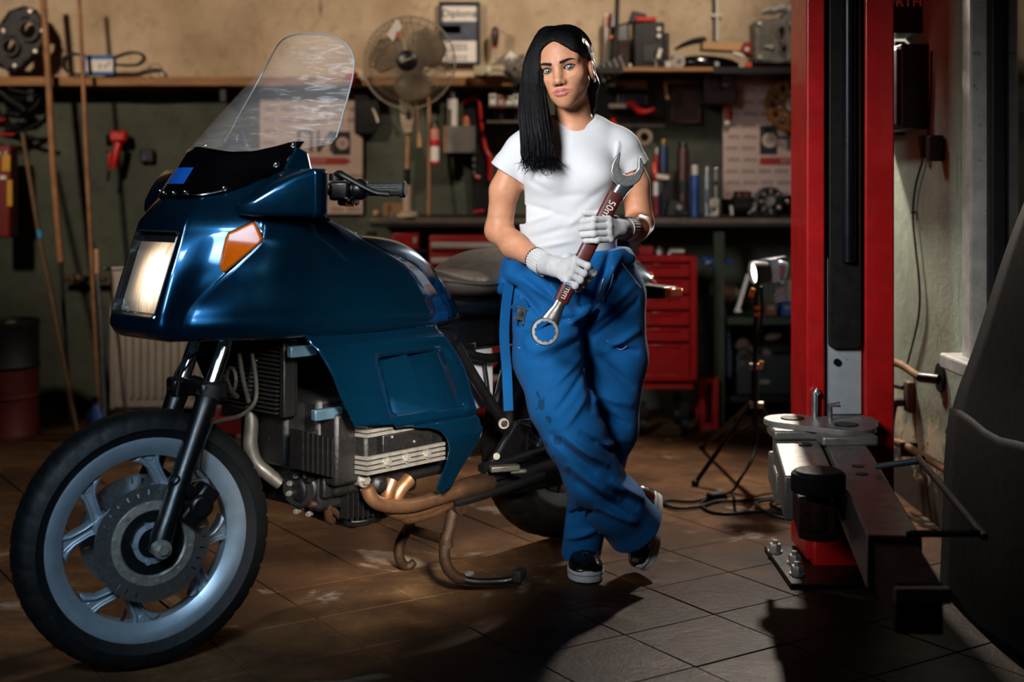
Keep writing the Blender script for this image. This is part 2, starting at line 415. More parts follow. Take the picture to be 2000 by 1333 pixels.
# lifting pad of the short arm
pc = Vector((.772, 3.42, 0))
MB().cyl(pc+Vector((0, 0, zt-.055)), pc+Vector((0, 0, zt-.005)), .068, n=32).cyl(pc+Vector((0, 0, zt-.02)), pc+Vector((0, 0, zt)), .062, n=32).build('lifting_pad', M_RUBBER, lift, .006)
MB().cyl(pc+Vector((0, 0, zt-.15)), pc+Vector((0, 0, zt-.055)), .03).cyl(pc+Vector((0, 0, zt-.17)), pc+Vector((0, 0, zt-.15)), .05).build('pad_screw', M_RUST, lift, .003)
# long arm
L0, L1 = Vector((.985, 4.02, zt-.04)), Vector((.838, 2.97, zt-.05))
m_, d, n = arm(L0, L1, .118, .125, 0, ''); l_arm = m_.build('swing_arm', M_STEEL, lift, .006)
MB().box(L0+Vector((0, -.01, .012)), (.165, .13, .03)).build('arm_collar', M_STEEL, lift, .008)
for q in (.33, .42): MB().cyl(L0.lerp(L1, q)+Vector((0, 0, 0)), L0.lerp(L1, q)+Vector((0, 0, .002)), .017).build('arm_hole', M_BLACKM, l_arm)
m2, _, _ = arm(Vector((.855, 3.1, zt-.06)), Vector((.805, 2.68, zt-.07)), .092, .1, 0, ''); m2.build('arm_extension', M_RUST, lift, .004)
MB().box((.805, 2.66, zt-.085), (.11, .02, .03)).build('end_plate', M_STEEL, lift, .004)
# bent foot guard of the long arm
g = [W(1712, 912, 3.6), W(1797, 901, 3.5), W(1800, 903, 3.48), W(1911, 1036, 2.98), W(1908, 1042, 2.96), W(1803, 1043, 2.92), W(1770, 1046, 2.92)]
MB().tube(g, .0085, 10, 3).build('foot_guard', mat('grey_guard_rod', '#6f757b', .4, .6), lift)
# base plate and anchors
MB().box((1.05, 4.2, .008), (.46, .42, .016)).build('base_plate', M_BLACKM, lift, .003)
for bx, by in ((.84, 4.33), (.858, 4.08), (.875, 4.2)):
    b_ = MB().cyl((bx, by, .016), (bx, by, .022), .024); b_.bolt((bx, by, .022), (0, 0, 1), .02, .022).cyl((bx, by, .04), (bx, by, .055), .009).build('anchor_bolt', M_STEEL, lift)
MB().box((lx0+.11, ly-.02, .06), (.2, .05, .1)).build('column_foot', M_RED, lift, .01)
# ================================================================ motorcycle (local x = forward, y = its left, z = up)
from mathutils.geometry import delaunay_2d_cdt
BF, BR = Vector((-.888, 3.376)), Vector((.157, 4.514))
bu = (BF-BR).normalized(); bl = Vector((-bu.y, bu.x))
bike = thing('motorcycle', 'dark blue faired touring motorcycle with a tall clear windscreen and its headlight on', 'motorcycle', (BF.x, BF.y, 0), rotz=math.atan2(bu.y, bu.x))
def BP(px, py, lat):
    """bike-space point seen at a photo pixel, lying lat metres left of the bike's mid-plane"""
    rx, rz = (px-1000)/F_PX, (HORIZON-py)/F_PX
    t = (lat+BF.dot(bl))/(rx*bl.x+bl.y)
    return Vector((rx*t*bu.x+t*bu.y-BF.dot(bu), lat, CAM_H+rz*t))
def metal_paint():
    m, t, b = base('blue_metallic_paint'); v = t.obj()
    fl_ = t.noise(v, 900, 2, .5); n = t.noise(v, 5, 4)
    c = t.mix(t.math('MULTIPLY', fl_, .5), '#04283f', '#0b5c86'); c = t.mix(t.math('MULTIPLY', n, .3), c, '#03304c')
    dust = t.noise(v, 240, 3, .6); c = t.mix(t.ramp(dust, [(.72, 0.), (.78, .5)]), c, '#7f93a0')
    t.link(c, b.inputs['Base Color']); b.inputs['Metallic'].default_value = .85
    t.link(t.ramp(t.noise(v, 7, 6, .7), [(.3, .2), (.75, .3)]), b.inputs['Roughness'])
    b.inputs['Coat Weight'].default_value = .9; b.inputs['Coat Roughness'].default_value = .05; return m
M_BLUE = metal_paint()
M_GLOSSB = mat('gloss_black_panel', '#030304', .12, 0, .2, 12, coat=.4)
M_ENG = mat('sooty_black_engine_paint', '#0b0908', .45, .15, .4, 40, .3, wear='#3a3027', wear_amt=.15)
M_SATB = mat('satin_black_frame', '#070708', .6, 0, .3, 20, spec=.25)
M_ALU = mat('cast_aluminium', '#a9a297', .38, .8, .25, 40, .3, wear='#4a4036', wear_amt=.35)
M_RIMP = mat('silver_wheel_paint', '#8d99a3', .38, .55, .12, 20, wear='#4c4f52', wear_amt=.1)
M_DISC = mat('brushed_brake_steel', '#a9aaac', .3, .95, .12, 60)
M_CHROME = mat('chrome', '#dfe3e6', .16, 1, .03)
M_COPPER = mat('heat_tinted_copper_pipe', '#8c6446', .38, .8, .35, 12, .1, wear='#5a3520', wear_amt=.35)
M_TYRE = mat('tyre_rubber', '#0a0a0a', .6, 0, .3, 25, .15, wear='#1d1a17', wear_amt=.15, spec=.3)
M_PLAST = mat('black_plastic', '#08090a', .34, 0, .3, 30, .1)
M_SEAT = mat('worn_grey_vinyl', '#4b443d', .42, 0, .22, 22, .3)
M_HOSE = mat('dusty_hose', '#3a332c', .6, 0, .3, 30)
M_RUSTP = mat('rusty_stand_steel', '#36210f', .62, .45, .45, 26, .4, wear='#15110f', wear_amt=.55)
M_AMBER = mat('amber_lens', '#d06008', .12, 0, .12, 40, coat=.6)
M_REDL = mat('red_lens', '#c01808', .15, 0, .12, 40, coat=.6)
M_CLEAR = None
def inside(p, poly):
    c = False; n = len(poly)
    for i in range(n):
        a, b_ = poly[i], poly[i-1]
        if (a[1] > p[1]) != (b_[1] > p[1]) and p[0] < (b_[0]-a[0])*(p[1]-a[1])/(b_[1]-a[1])+a[0]: c = not c
    return c
def edge_dist(p, poly):
    d = 9.; n = len(poly); P = Vector(p)
    for i in range(n):
        a, b_ = Vector(poly[i-1]), Vector(poly[i]); ab = b_-a
        t = max(0, min(1, (P-a).dot(ab)/max(1e-12, ab.length_squared))); d = min(d, (P-a-ab*t).length)
    return d
def panel(poly, fn, step, holes=()):
    """fill a 2-D outline (with holes) with fine triangles and map every point into space"""
    loops = []
    for lp in [poly]+list(holes):
        out = []
        for i in range(len(lp)):
            a, b_ = Vector(lp[i]), Vector(lp[(i+1) % len(lp)]); k = max(1, int((b_-a).length/step))
            out += [a.lerp(b_, j/k) for j in range(k)]
        loops.append(out)
    pts = []; ed = []
    for lp in loops:
        k = len(pts); pts += lp; ed += [(k+i, k+(i+1) % len(lp)) for i in range(len(lp))]
    xs = [p[0] for p in poly]; ys = [p[1] for p in poly]
    nx = int((max(xs)-min(xs))/step)+1; ny = int((max(ys)-min(ys))/step)+1
    for i in range(nx):
        for j in range(ny):
            q = (min(xs)+(i+.5*(j % 2))*step, min(ys)+(j+.5)*step)
            if inside(q, poly) and edge_dist(q, poly) > step*.45 and not any(inside(q, h) or edge_dist(q, h) < step*.45 for h in holes): pts.append(Vector(q))
    v, e, f, *_ = delaunay_2d_cdt(pts, ed, [], 0, 1e-7)
    m = MB(); fs = []
    for t in f:
        c = sum((v[i] for i in t), Vector((0, 0)))/len(t)
        if inside(c, poly) and not any(inside(c, h) for h in holes): fs.append(t)
    return m.add([fn(q[0], q[1]) for q in v], fs)
def sm(a, b_, x):
    t = max(0., min(1., (x-a)/(b_-a))); return t*t*(3-2*t)
def lerp1(x, xs, ys):
    if x <= xs[0]: return ys[0]
    for i in range(len(xs)-1):
        if x <= xs[i+1]: return ys[i]+(ys[i+1]-ys[i])*(x-xs[i])/(xs[i+1]-xs[i])
    return ys[-1]
def mirror(m):   # add the right-hand twin
    k = len(m.v); m.v += [(p[0], -p[1], p[2]) for p in m.v]; m.f += [tuple(i+k for i in f)[::-1] for f in m.f]; return m
# ---- upper fairing
SL = [(.806, [(.02,0),(.02,.08),(.0,.10),(-.02,.11),(-.04,.125),(-.05,.135),(-.19,.225),(-.42,.268),(-.745,.268)]),
 (.815, [(.05,0),(.049,.085),(.03,.11),(.0,.122),(-.025,.135),(-.036,.147),(-.18,.238),(-.42,.285),(-.742,.283)]),
 (.84, [(.068,0),(.066,.09),(.052,.116),(.02,.123),(-.002,.128),(-.014,.144),(-.165,.248),(-.42,.296),(-.735,.291)]),
 (.868, [(.064,0),(.062,.094),(.046,.117),(.02,.12),(-.005,.128),(-.018,.143),(-.165,.252),(-.42,.301),(-.712,.295)]),
 (.90, [(.055,0),(.053,.094),(.038,.117),(.005,.125),(-.02,.135),(-.034,.151),(-.17,.258),(-.42,.305),(-.685,.298)]),
 (.96, [(.035,0),(.033,.094),(.018,.117),(-.03,.142),(-.065,.174),(-.078,.192),(-.19,.265),(-.42,.305),(-.627,.295)]),
 (1.0, [(.02,0),(.018,.094),(.003,.117),(-.05,.153),(-.10,.20),(-.112,.216),(-.21,.272),(-.40,.30),(-.56,.285)]),
 (1.045, [(.004,0),(.002,.094),(-.013,.117),(-.075,.163),(-.138,.226),(-.15,.24),(-.225,.275),(-.36,.288),(-.46,.277)]),
 (1.075, [(-.006,0),(-.009,.094),(-.024,.115),(-.085,.165),(-.15,.228),(-.162,.24),(-.235,.27),(-.34,.278),(-.40,.272)]),
 (1.105, [(-.016,0),(-.022,.092),(-.037,.112),(-.092,.16),(-.155,.22),(-.165,.231),(-.235,.26),(-.30,.268),(-.335,.266)]),
 (1.158, [(-.036,0),(-.068,.085),(-.084,.107),(-.125,.146),(-.175,.188),(-.183,.195),(-.23,.22),(-.27,.236),(-.31,.24)]),
 (1.205, [(-.082,0),(-.112,.085),(-.130,.107),(-.170,.146),(-.226,.186),(-.236,.192),(-.255,.205),(-.28,.22),(-.31,.23)])]
cols = [catmull([(p[k][0], p[k][1], z) for z, p in SL], 4) for k in range(9)]
rows = []
for i in range(len(cols[0])):
    half = catmull([c[i] for c in cols], 4)
    rows.append([Vector((q.x, -q.y, q.z)) for q in half[::-1]]+half[1:])
fm = MB(); fm.grid(rows); nc = len(rows[0]); mid = nc//2
r0, r1 = 3*4, 8*4
hole = {i*nc+j for i in range(r0, r1) for j in range(mid-4, mid+4)}
fm.f = [f for k, f in enumerate(fm.f) if (k//(nc-1))*nc+(k % (nc-1)) not in hole]
fair = fm.build('upper_fairing', M_BLUE, bike, solid=.006, ang=50)
# ---- headlight: recess walls, reflector, bulb and ribbed lens
def hl(y, z, off=0): return Vector((.066-(z-.868)*.345+off, y, z))
def rrect(hw, z0, z1, r, off, n=6):
    out = []
    for cy, cz, a0 in ((hw-r, z1-r, 0), (-hw+r, z1-r, 90), (-hw+r, z0+r, 180), (hw-r, z0+r, 270)):
        for k in range(n+1):
            a = math.radians(a0+90*k/n); out.append(hl(cy+r*math.cos(a), cz+r*math.sin(a), off))
    return out
MB().loft([rrect(.096, .866, 1.077, .012, -.001), rrect(.0935, .87, 1.073, .014, .001), rrect(.092, .874, 1.069, .016, -.03)], True, False).build('headlight_bezel', mat('dark_chrome_bezel', '#5a5f63', .2, .8), bike)
def lens_material():
    m, t, b = base('lit_headlight_lens'); v = t.obj(); x, y, z = t.xyz(v)
    dy = t.math('MULTIPLY', t.math('ADD', y, -.03), 15); dz = t.math('MULTIPLY', t.math('ADD', z, -.965), 12)
    d = t.math('ADD', t.math('MULTIPLY', dy, dy), t.math('MULTIPLY', dz, dz))
    wv = t.noise(v, 60, 3); mp = t.new('ShaderNodeMapping'); mp.inputs['Scale'].default_value = (1, 90, 9); t.link(v, mp.inputs[0])
    st = t.noise(mp.outputs[0], 1.0, 3, .6)
    g = t.math('POWER', 2.718, t.math('MULTIPLY', d, -1.35))
    s = t.math('MULTIPLY', g, t.math('ADD', t.math('MULTIPLY', st, 2.2), -.15, True))
    t.link(t.math('ADD', t.math('MULTIPLY', s, 2.6), .05), b.inputs['Emission Strength'])
    t.link(t.ramp(s, [(0., '#8a5a30'), (.25, '#ffd9a8'), (.6, '#fff4e4')]), b.inputs['Emission Color'])
    b.inputs['Base Color'].default_value = (.35, .31, .26, 1); b.inputs['Roughness'].default_value = .08
    b.inputs['Coat Weight'].default_value = .8; return m
lens = MB(); NR = 46; rws = []
for i in range(13):
    z = .876+.170*i/12; row = []
    for j in range(NR*2+1):
        y = -.0905+.181*j/(NR*2); rib = .0011*(j % 2) if .14 < i/12 < .86 else 0
        bul = .010*(1-(y/.0905)**4)*(1-((z-.961)/.086)**4)
        row.append(hl(y, z, -.022+bul+rib))
    rws.append(row)
lens.grid(rws).build('headlight_lens', lens_material(), bike, ang=20)
MB().loft([[hl(-.09, 1.046, -.020), hl(.09, 1.046, -.020), hl(.088, 1.07, -.024), hl(-.088, 1.07, -.024)], [hl(-.09, 1.046, -.03), hl(.09, 1.046, -.03), hl(.088, 1.07, -.03), hl(-.088, 1.07, -.03)]]).build('headlight_top', mat('smoky_headlight_top', '#26292b', .12, .3, .2, 20, coat=.6), bike, .003)
hb = MB().loft([rrect(.0915, .874, 1.07, .016, -.024), rrect(.05, .93, 1.02, .03, -.09)], True, True).build('reflector', M_CHROME, bike)
# ---- windscreen sheet with a black-painted foot
def scr(y, z, off=0.):
    xc = lerp1(z, [1.155, 1.22, 1.285, 1.36, 1.45, 1.52, 1.6], [-.034, -.082, -.128, -.205, -.305, -.375, -.452])
    k = lerp1(z, [1.155, 1.22, 1.285, 1.34, 1.45, 1.6], [3.9, 4.0, 3.9, 3.8, 3.2, 2.6])
    return Vector((xc-k*y*y+off*.75, y*(1+off*1.0), z+off*.6))
YT = [0, .053, .097, .130, .157, .178, .194, .209, .223, .235, .243]; ZT = [1.602, 1.600, 1.594, 1.583, 1.567, 1.545, 1.518, 1.476, 1.415, 1.35, 1.305]
YB = [0, .05, .1, .14, .17, .19, .205]; ZB = [1.285, 1.279, 1.271, 1.272, 1.284, 1.297, 1.298]
YL = [0, .10, .135, .16, .182, .197, .207]; ZL = [1.155, 1.157, 1.17, 1.19, 1.22, 1.25, 1.286]
def sheet(y1, lo, hi, ny, nz, off):
    return MB().grid([[scr(y, lo(abs(y))+(hi(abs(y))-lo(abs(y)))*i/nz, off) for y in [y1*(2*j/ny-1) for j in range(ny+1)]] for i in range(nz+1)])
def screen_material():
    m, t, b = base('scratched_acrylic_with_glare'); v = t.obj()
    mp = t.new('ShaderNodeMapping'); mp.inputs['Scale'].default_value = (3, 3, 14); mp.inputs['Rotation'].default_value = (.4, .5, 0); t.link(v, mp.inputs[0])
    a = t.noise(mp.outputs[0], 5, 8, .7, .8); s = t.noise(v, 6, 5, .6)
    f = t.math('MULTIPLY', t.ramp(a, [(.5, .0), (.85, .18)]), t.ramp(s, [(.3, .3), (.7, 1.)]))
    x, y, z = t.xyz(v); mr = t.new('ShaderNodeMapRange', interpolation_type='SMOOTHSTEP'); mr.inputs[1].default_value = .02; mr.inputs[2].default_value = .19; mr.inputs[3].default_value = .7; mr.inputs[4].default_value = 2.4; t.link(y, mr.inputs[0])  # scratch haze raised on the bike's left imitates a bright reflection
    t.link(t.math('ADD', t.math('MULTIPLY', f, mr.outputs[0]), .045), b.inputs['Alpha'])
    b.inputs['Base Color'].default_value = (.82, .85, .88, 1); b.inputs['Roughness'].default_value = .12
    b.inputs['Specular IOR Level'].default_value = 1.0; b.inputs['Coat Weight'].default_value = 1; b.inputs['Coat Roughness'].default_value = .02
    return m
ws = sheet(.242, lambda y: lerp1(y, YB, ZB)-.02+.4*max(0, y-.2), lambda y: lerp1(y, YT, ZT), 60, 30, 0).build('windscreen', screen_material(), bike, solid=.003)
em = MB(); em.tube([scr(y, lerp1(abs(y), YT, ZT)) for y in [.242*(2*j/80-1) for j in range(81)]], .0022, 6)
em.build('windscreen_edge', mat('polished_acrylic_edge', '#7d858b', .15, 0, .05), ws)
foot = sheet(.2065, lambda y: lerp1(y, YL, ZL), lambda y: lerp1(y, YB, ZB), 60, 12, .004).build('screen_foot', M_GLOSSB, bike, solid=.004)
MB().grid([[scr(y, z, .007) for y in (-.036, -.012, .012, .036)] for z in (1.188, 1.2, 1.215, 1.229)]).build('badge_square', mat('flat_blue_square', '#0f4fb0', .35, 0, .02), foot)
sb = []
for y, z in ((.187, 1.238), (.13, 1.178), (.055, 1.168), (.022, 1.166), (-.02, 1.166), (-.06, 1.17), (-.13, 1.185), (.196, 1.288), (-.19, 1.24)):
    sb.append((scr(y, z, .004), Vector((.75, 3*y, .6)).normalized()))
pieces('screen_bolt', M_CHROME, foot, MB().ball((0, 0, .002), .0062, 10, 6).cyl((0, 0, -.004), (0, 0, .001), .0085, n=10), sb)
inn = sheet(.2, lambda y: 1.20, lambda y: 1.296-.25*y*y, 24, 4, -.05); inn.build('instrument_cover', mat('grey_instrument_cover', '#2b3036', .5), bike)
tri = panel([(-.045, 0), (.06, 0), (.012, .05)], lambda a, h: Vector((-.215-.3*h, .03+a, 1.285+h)), .012, [[(.012+.009*math.cos(k*PI/6), .026+.012*math.sin(k*PI/6)) for k in range(12)]])
tri.build('bracket_plate', MATS['grey_instrument_cover'], bike, solid=.002)
pieces('rivet', M_ALU, bike, MB().ball((0, 0, 0), .005, 8, 5), [(scr(-.12+.04*k, 1.286, -.046)+Vector((0, 0, .004)), (0, 0, 1)) for k in range(7)])
# ears that carry the screen corners
for s in (1, -1):
    ear = MB(); ear.loft([[Vector((a, s*b_, c)) for a, b_, c in r] for r in (
        [(-.285, .194, 1.288), (-.28, .208, 1.286), (-.312, .214, 1.272), (-.318, .198, 1.274)],
        [(-.26, .188, 1.25), (-.25, .208, 1.246), (-.315, .228, 1.225), (-.322, .2, 1.228)],
        [(-.225, .19, 1.18), (-.205, .215, 1.18), (-.325, .262, 1.16), (-.33, .225, 1.16)],
        [(-.2, .2, 1.13), (-.18, .222, 1.13), (-.33, .27, 1.10), (-.335, .235, 1.10)])])
    ear.build('screen_support', M_BLUE, bike, .006)
# ---- mirrors
for s in (1, -1):
    def sec(x, y0, y1, z0, z1, r=.012):
        out = []
        for cy, cz, a0 in ((y1-r, z1-r, 0), (y0+r, z1-r, 90), (y0+r, z0+r, 180), (y1-r, z0+r, 270)):
            for k in range(5):
                a = math.radians(a0+22.5*k); out.append(Vector((x, s*(cy+r*math.cos(a)), cz+r*math.sin(a))))
        return out
    mp_ = MB().loft([sec(-.105, .185, .215, 1.118, 1.142, .008), sec(-.125, .19, .245, 1.113, 1.155, .01), sec(-.16, .2, .277, 1.112, 1.185), sec(-.2, .2, .308, 1.111, 1.212), sec(-.238, .2, .333, 1.111, 1.228, .014)]).build('mirror_housing' , M_BLUE, bike, ang=50)
    MB().loft([sec(-.236, .2, .3325, 1.1115, 1.2275, .013), sec(-.24, .199, .336, 1.108, 1.230, .014), sec(-.272, .199, .336, 1.108, 1.230, .014), sec(-.279, .204, .331, 1.113, 1.225, .012)]).build('mirror_rim', M_BLUE, mp_, ang=50)
    MB().loft([sec(-.278, .207, .328, 1.117, 1.221), sec(-.2805, .207, .328, 1.117, 1.221)]).build('mirror_glass', M_CHROME, mp_)
# ---- front indicators
for s in (1, -1):
    k_ = [BP(447, 456, .183), BP(494.6, 434, .213), BP(503, 442, .225), BP(515, 467, .237), BP(512, 474, .235), BP(440, 533, .187), BP(434, 532, .18), BP(429, 521, .173), BP(442, 466, .179)]
    k_ = [Vector((p.x, s*p.y, p.z)) for p in k_]; n = Vector((.62, s*.74, .2)); c = sum(k_, Vector())/len(k_)
    ind = MB().loft([[p-n*.012 for p in k_], [p+n*.006 for p in k_], [c+(p-c)*.9+n*.011 for p in k_]]).build('indicator', M_AMBER, bike, .003)
    rg = [c+(p-c)*1.07 for p in k_]
    MB().loft([[p-n*.012 for p in rg], [p+n*.003 for p in rg]], True, False).build('indicator_rim', M_PLAST, ind)
# ---- lower side panels with a louvred vent
lp_px = [(604, 648), (740, 642), (875, 636.5), (897, 708), (925, 775), (948.6, 848), (931, 885), (911, 919), (895, 950), (887, 962), (872, 966), (863, 958), (866, 937), (871, 905), (872, 877), (866, 857), (854, 843), (833, 834), (800, 834), (769, 836), (762, 829), (684.6, 832), (655, 770), (630, 705)]
LAT = .283
def p2(px, py): q = BP(px, py, LAT); return (q.x, q.z)
lp_o = [p2(*q) for q in lp_px]
vt0 = [p2(735, 699), p2(859, 684), p2(900, 794), p2(763, 809)]
def round_poly(P, r, n=5):
    out = []
    for i in range(len(P)):
        a, b_, c = Vector(P[i-1]), Vector(P[i]), Vector(P[(i+1) % len(P)]); u, w_ = (a-b_).normalized()*r, (c-b_).normalized()*r
        out += [tuple((b_+u)*(1-t)**2+b_*2*t*(1-t)+(b_+w_)*t*t) for t in [k/n for k in range(n+1)]]
    return out
vt = round_poly(vt0, .018)
dv0, dv1 = p2(792, 690), p2(833, 806)
def lp_fn(x, z, s=1):
    y = LAT
    xr = lerp1(z, [.31, .39, .5, .68, .79], [-.80, -.84, -.905, -.835, -.765]); y -= .05*sm(.045, 0, x-xr)
    y += .018*sm(.79, .70, z)-.04*sm(.5, .32, z)-.022*sm(.775, .80, z)
    e = edge_dist((x, z), vt); y -= .009*sm(.026, 0, e)
    # crease below the vent
    y -= .010*sm(.012, 0, abs(z-.545))*sm(-.5, -.6, x)
    return Vector((x, s*y, z))
def vrow(t, sgn):
    def ed(p, q): return (p[0]+(q[0]-p[0])*t, p[1]+(q[1]-p[1])*t)
    L_, D_, R_2 = ed(vt0[3], vt0[0]), ed(dv1, dv0), ed(vt0[2], vt0[1]); ys_ = LAT+.009
    return [Vector((x, sgn*(ys_+.006-d), z)) for (x, z), d in ((L_, .088), (((L_[0]+D_[0])/2, (L_[1]+D_[1])/2), .052), (D_, .016), ((D_[0]-.003, D_[1]), .062), (((D_[0]+R_2[0])/2, (D_[1]+R_2[1])/2), .034), (R_2, .006))]
for s in (1, -1):
    lf = panel(lp_o, lambda x, z: lp_fn(x, z, s), .0075, [vt]).build('lower_fairing', M_BLUE, bike, solid=.004, ang=55)
    MB().grid([vrow(-.08+1.16*i/10, s) for i in range(11)]).build('vent_louvre', M_BLUE, lf, solid=.003, ang=20)
    MB().loft([[Vector(lp_fn(x, z, s)) for x, z in vt], [Vector(lp_fn(x, z, s))-Vector((0, s*.085, 0)) for x, z in vt]], True, False).build('vent_wall', M_BLUE, lf, ang=40)
MB().box(BP(757, 783, .235), (.03, .004, .035)).build('vent_hole', M_PLAST, bike)
for p, q in (((562, 686), (618, 686)), ((609, 809), (668, 808))):
    a, b_ = BP(*p, .2), BP(*q, .22)
    MB().box((a+b_)/2, ((b_-a).length, .02, .028), Matrix.Rotation(-.1, 3, 'Z')).build('fairing_bracket', mat('blue_grey_bracket', '#47606e', .4, .5), bike, .003)
# ---- tank, seat, tail
def srings(data, n=28, e=2.6):
    out = []
    for x, zt_, zb, hw in data:
        r = []
        for k in range(n):
            a = 2*PI*k/n; c, s_ = math.cos(a), math.sin(a)
            y = hw*math.copysign(abs(c)**(2/e), c); z = (zt_+zb)/2+(zt_-zb)/2*math.copysign(abs(s_)**(2/e), s_)
            r.append(Vector((x, y, z)))
        out.append(r)
    return out
def smooth_rings(data, sub, n=28, e=2.6):
    P = catmull([Vector((d[0], d[1], d[2])) for d in data], sub); Q = catmull([Vector((d[3], 0, 0)) for d in data], sub)
    return srings([(p.x, p.y, p.z, q.x) for p, q in zip(P, Q)], n, e)
MB().loft(smooth_rings([(-.42, .99, .8, .09), (-.50, 1.035, .78, .13), (-.62, 1.05, .76, .15), (-.74, 1.036, .76, .152), (-.82, .995, .76, .148), (-.88, .935, .76, .14), (-.94, .86, .77, .125), (-.97, .82, .77, .11)], 4, 32, 3.2)).build('fuel_tank', M_BLUE, bike, ang=60)
MB().cyl((-.6, 0, 1.045), (-.6, 0, 1.056), .045, n=28).box((-.555, 0, 1.052), (.03, .04, .008)).build('filler_cap', M_PLAST, bike, .003)
st_ = MB().loft(smooth_rings([(-.895, .925, .875, .05), (-.93, .938, .86, .09), (-1.0, .925, .85, .135), (-1.07, .93, .845, .152), (-1.13, .962, .845, .158), (-1.2, .985, .845, .162), (-1.32, .988, .845, .165), (-1.5, .985, .85, .16), (-1.66, .98, .86, .145), (-1.7, .95, .88, .13)], 4, 32, 2.6)).build('seat', M_SEAT, bike, ang=60)
MB().tube([Vector((x, y, z)) for x, y, z in ((-.92, .085, .905), (-1.0, .139, .895), (-1.07, .157, .893), (-1.2, .167, .9), (-1.4, .17, .9), (-1.6, .156, .905))], .003, 6, 4).build('seat_piping', MATS['worn_grey_vinyl'], st_)
MB().loft(smooth_rings([(-.9, .87, .80, .11), (-1.05, .86, .78, .135), (-1.3, .86, .78, .14), (-1.6, .87, .80, .13)], 3)).build('seat_base', M_PLAST, bike)
MB().loft(smooth_rings([(-1.55, .935, .80, .14), (-1.66, .962, .80, .138), (-1.75, .962, .81, .13), (-1.85, .94, .825, .115), (-1.92, .895, .835, .10), (-1.94, .87, .845, .09)], 4, 28, 3)).build('tail_cowl', M_BLUE, bike, ang=60)
MB().loft(smooth_rings([(-1.7, .845, .79, .10), (-1.85, .84, .785, .10), (-1.98, .825, .79, .085)], 3, 24, 4)).build('tail_base', M_PLAST, bike)
MB().box((-1.945, 0, .865), (.05, .15, .035)).box((-1.955, 0, .845), (.05, .16, .02)).build('tail_light', M_REDL, bike, .006)
for s in (1, -1):
    ti = MB().hexa([(-1.82, s*.07, .795), (-1.82, s*.228, .805), (-1.90, s*.228, .805), (-1.90, s*.07, .795), (-1.82, s*.07, .85), (-1.82, s*.228, .843), (-1.90, s*.228, .843), (-1.90, s*.07, .85)]).build('rear_indicator', M_PLAST, bike, .006)
    MB().hexa([(-1.822, s*.228, .806), (-1.825, s*.252, .812), (-1.895, s*.252, .812), (-1.898, s*.228, .806), (-1.822, s*.228, .842), (-1.825, s*.252, .838), (-1.895, s*.252, .838), (-1.898, s*.228, .842)]).build('rear_indicator_lens', M_AMBER, ti, .004)
# ---- handlebar (turned right), left controls
for s in (1, -1):
    g0, g1 = (BP(706, 370, .268), BP(793, 370, .372)) if s > 0 else (Vector((-.56, -.24, 1.178)), Vector((-.62, -.345, 1.178)))
    d = (g1-g0).normalized()
    hbar = MB().tube([Vector((-.40, s*.03, 1.13)), g0-d*.1, g0, g1-d*.01], .0112, 12, 4).build('handlebar', M_PLAST, bike)
    gr = MB(); u, w_, _ = frame(d); rg = []
    for h, rr in ((0, .0165), (.006, .0172), (.1, .0178), (.101, .0215), (.112, .022), (.116, .018)):
        rg.append([g0+d*h*(g1-g0).length/.116+(u*math.cos(k*2*PI/40)+w_*math.sin(k*2*PI/40))*(rr-(.0014 if k % 4 < 1 and .001 < h < .1005 else 0)) for k in range(40)])
    gr.loft(rg).build('grip', M_RUBBER, bike, ang=25)
    MB().ball(g0-d*.004, (.028, .028, .028), 20, 12).cyl(g0-d*.05, g0, .02, .026).build('grip_collar', M_PLAST, bike)
    ct = MB(); c = g0-d*.045
    ct.box(c+Vector((.012, 0, -.004)), (.05, .055, .05), RZ(math.atan2(d.y, d.x)-PI/2)).box(c-d*.035+Vector((.02, 0, .0)), (.045, .05, .032), RZ(.4)).box(c+d*.01+Vector((0, 0, -.03)), (.04, .05, .026), RZ(.3))
    ct.build('switch_block', M_PLAST, bike, .008)
    rc = c-d*.012+Vector((.012, 0, .022))
    MB().cyl(rc, rc+Vector((0, 0, .016)), .021, n=24).ring(rc+Vector((0, 0, .016)), (0, 0, 1), [(.016, 0), (.021, 0), (.021, .003), (.016, .003)], 24).build('lever_pivot', M_PLAST, bike, .002)
    lv = MB().tube([rc+Vector((.01, 0, .012)), rc+d*.025+Vector((.022, 0, .018)), rc+d*.045+Vector((.03, 0, .012)), g0+d*.07+Vector((.05, 0, -.005)), g0+d*.11+Vector((.045, 0, -.012))], [.008, .01, .008, .0065, .008], 10, 4).build('clutch_lever' if s > 0 else 'brake_lever', M_PLAST, bike)
    if s > 0:
        MB().cyl(c+d*.03+Vector((.02, 0, -.045)), c+d*.03+Vector((.02, 0, -.034)), .012).build('orange_button', mat('orange_switch', '#c24a1a', .4), bike)
        MB().tube([c+d*.01+Vector((.03, .0, -.01)), c+d*.035+Vector((.035, 0, -.025)), c+d*.04+Vector((.03, 0, -.034))], .006, 8, 3).ball(c+d*.04+Vector((.034, 0, -.03)), .009, 10, 8).build('turn_switch', M_PLAST, bike)
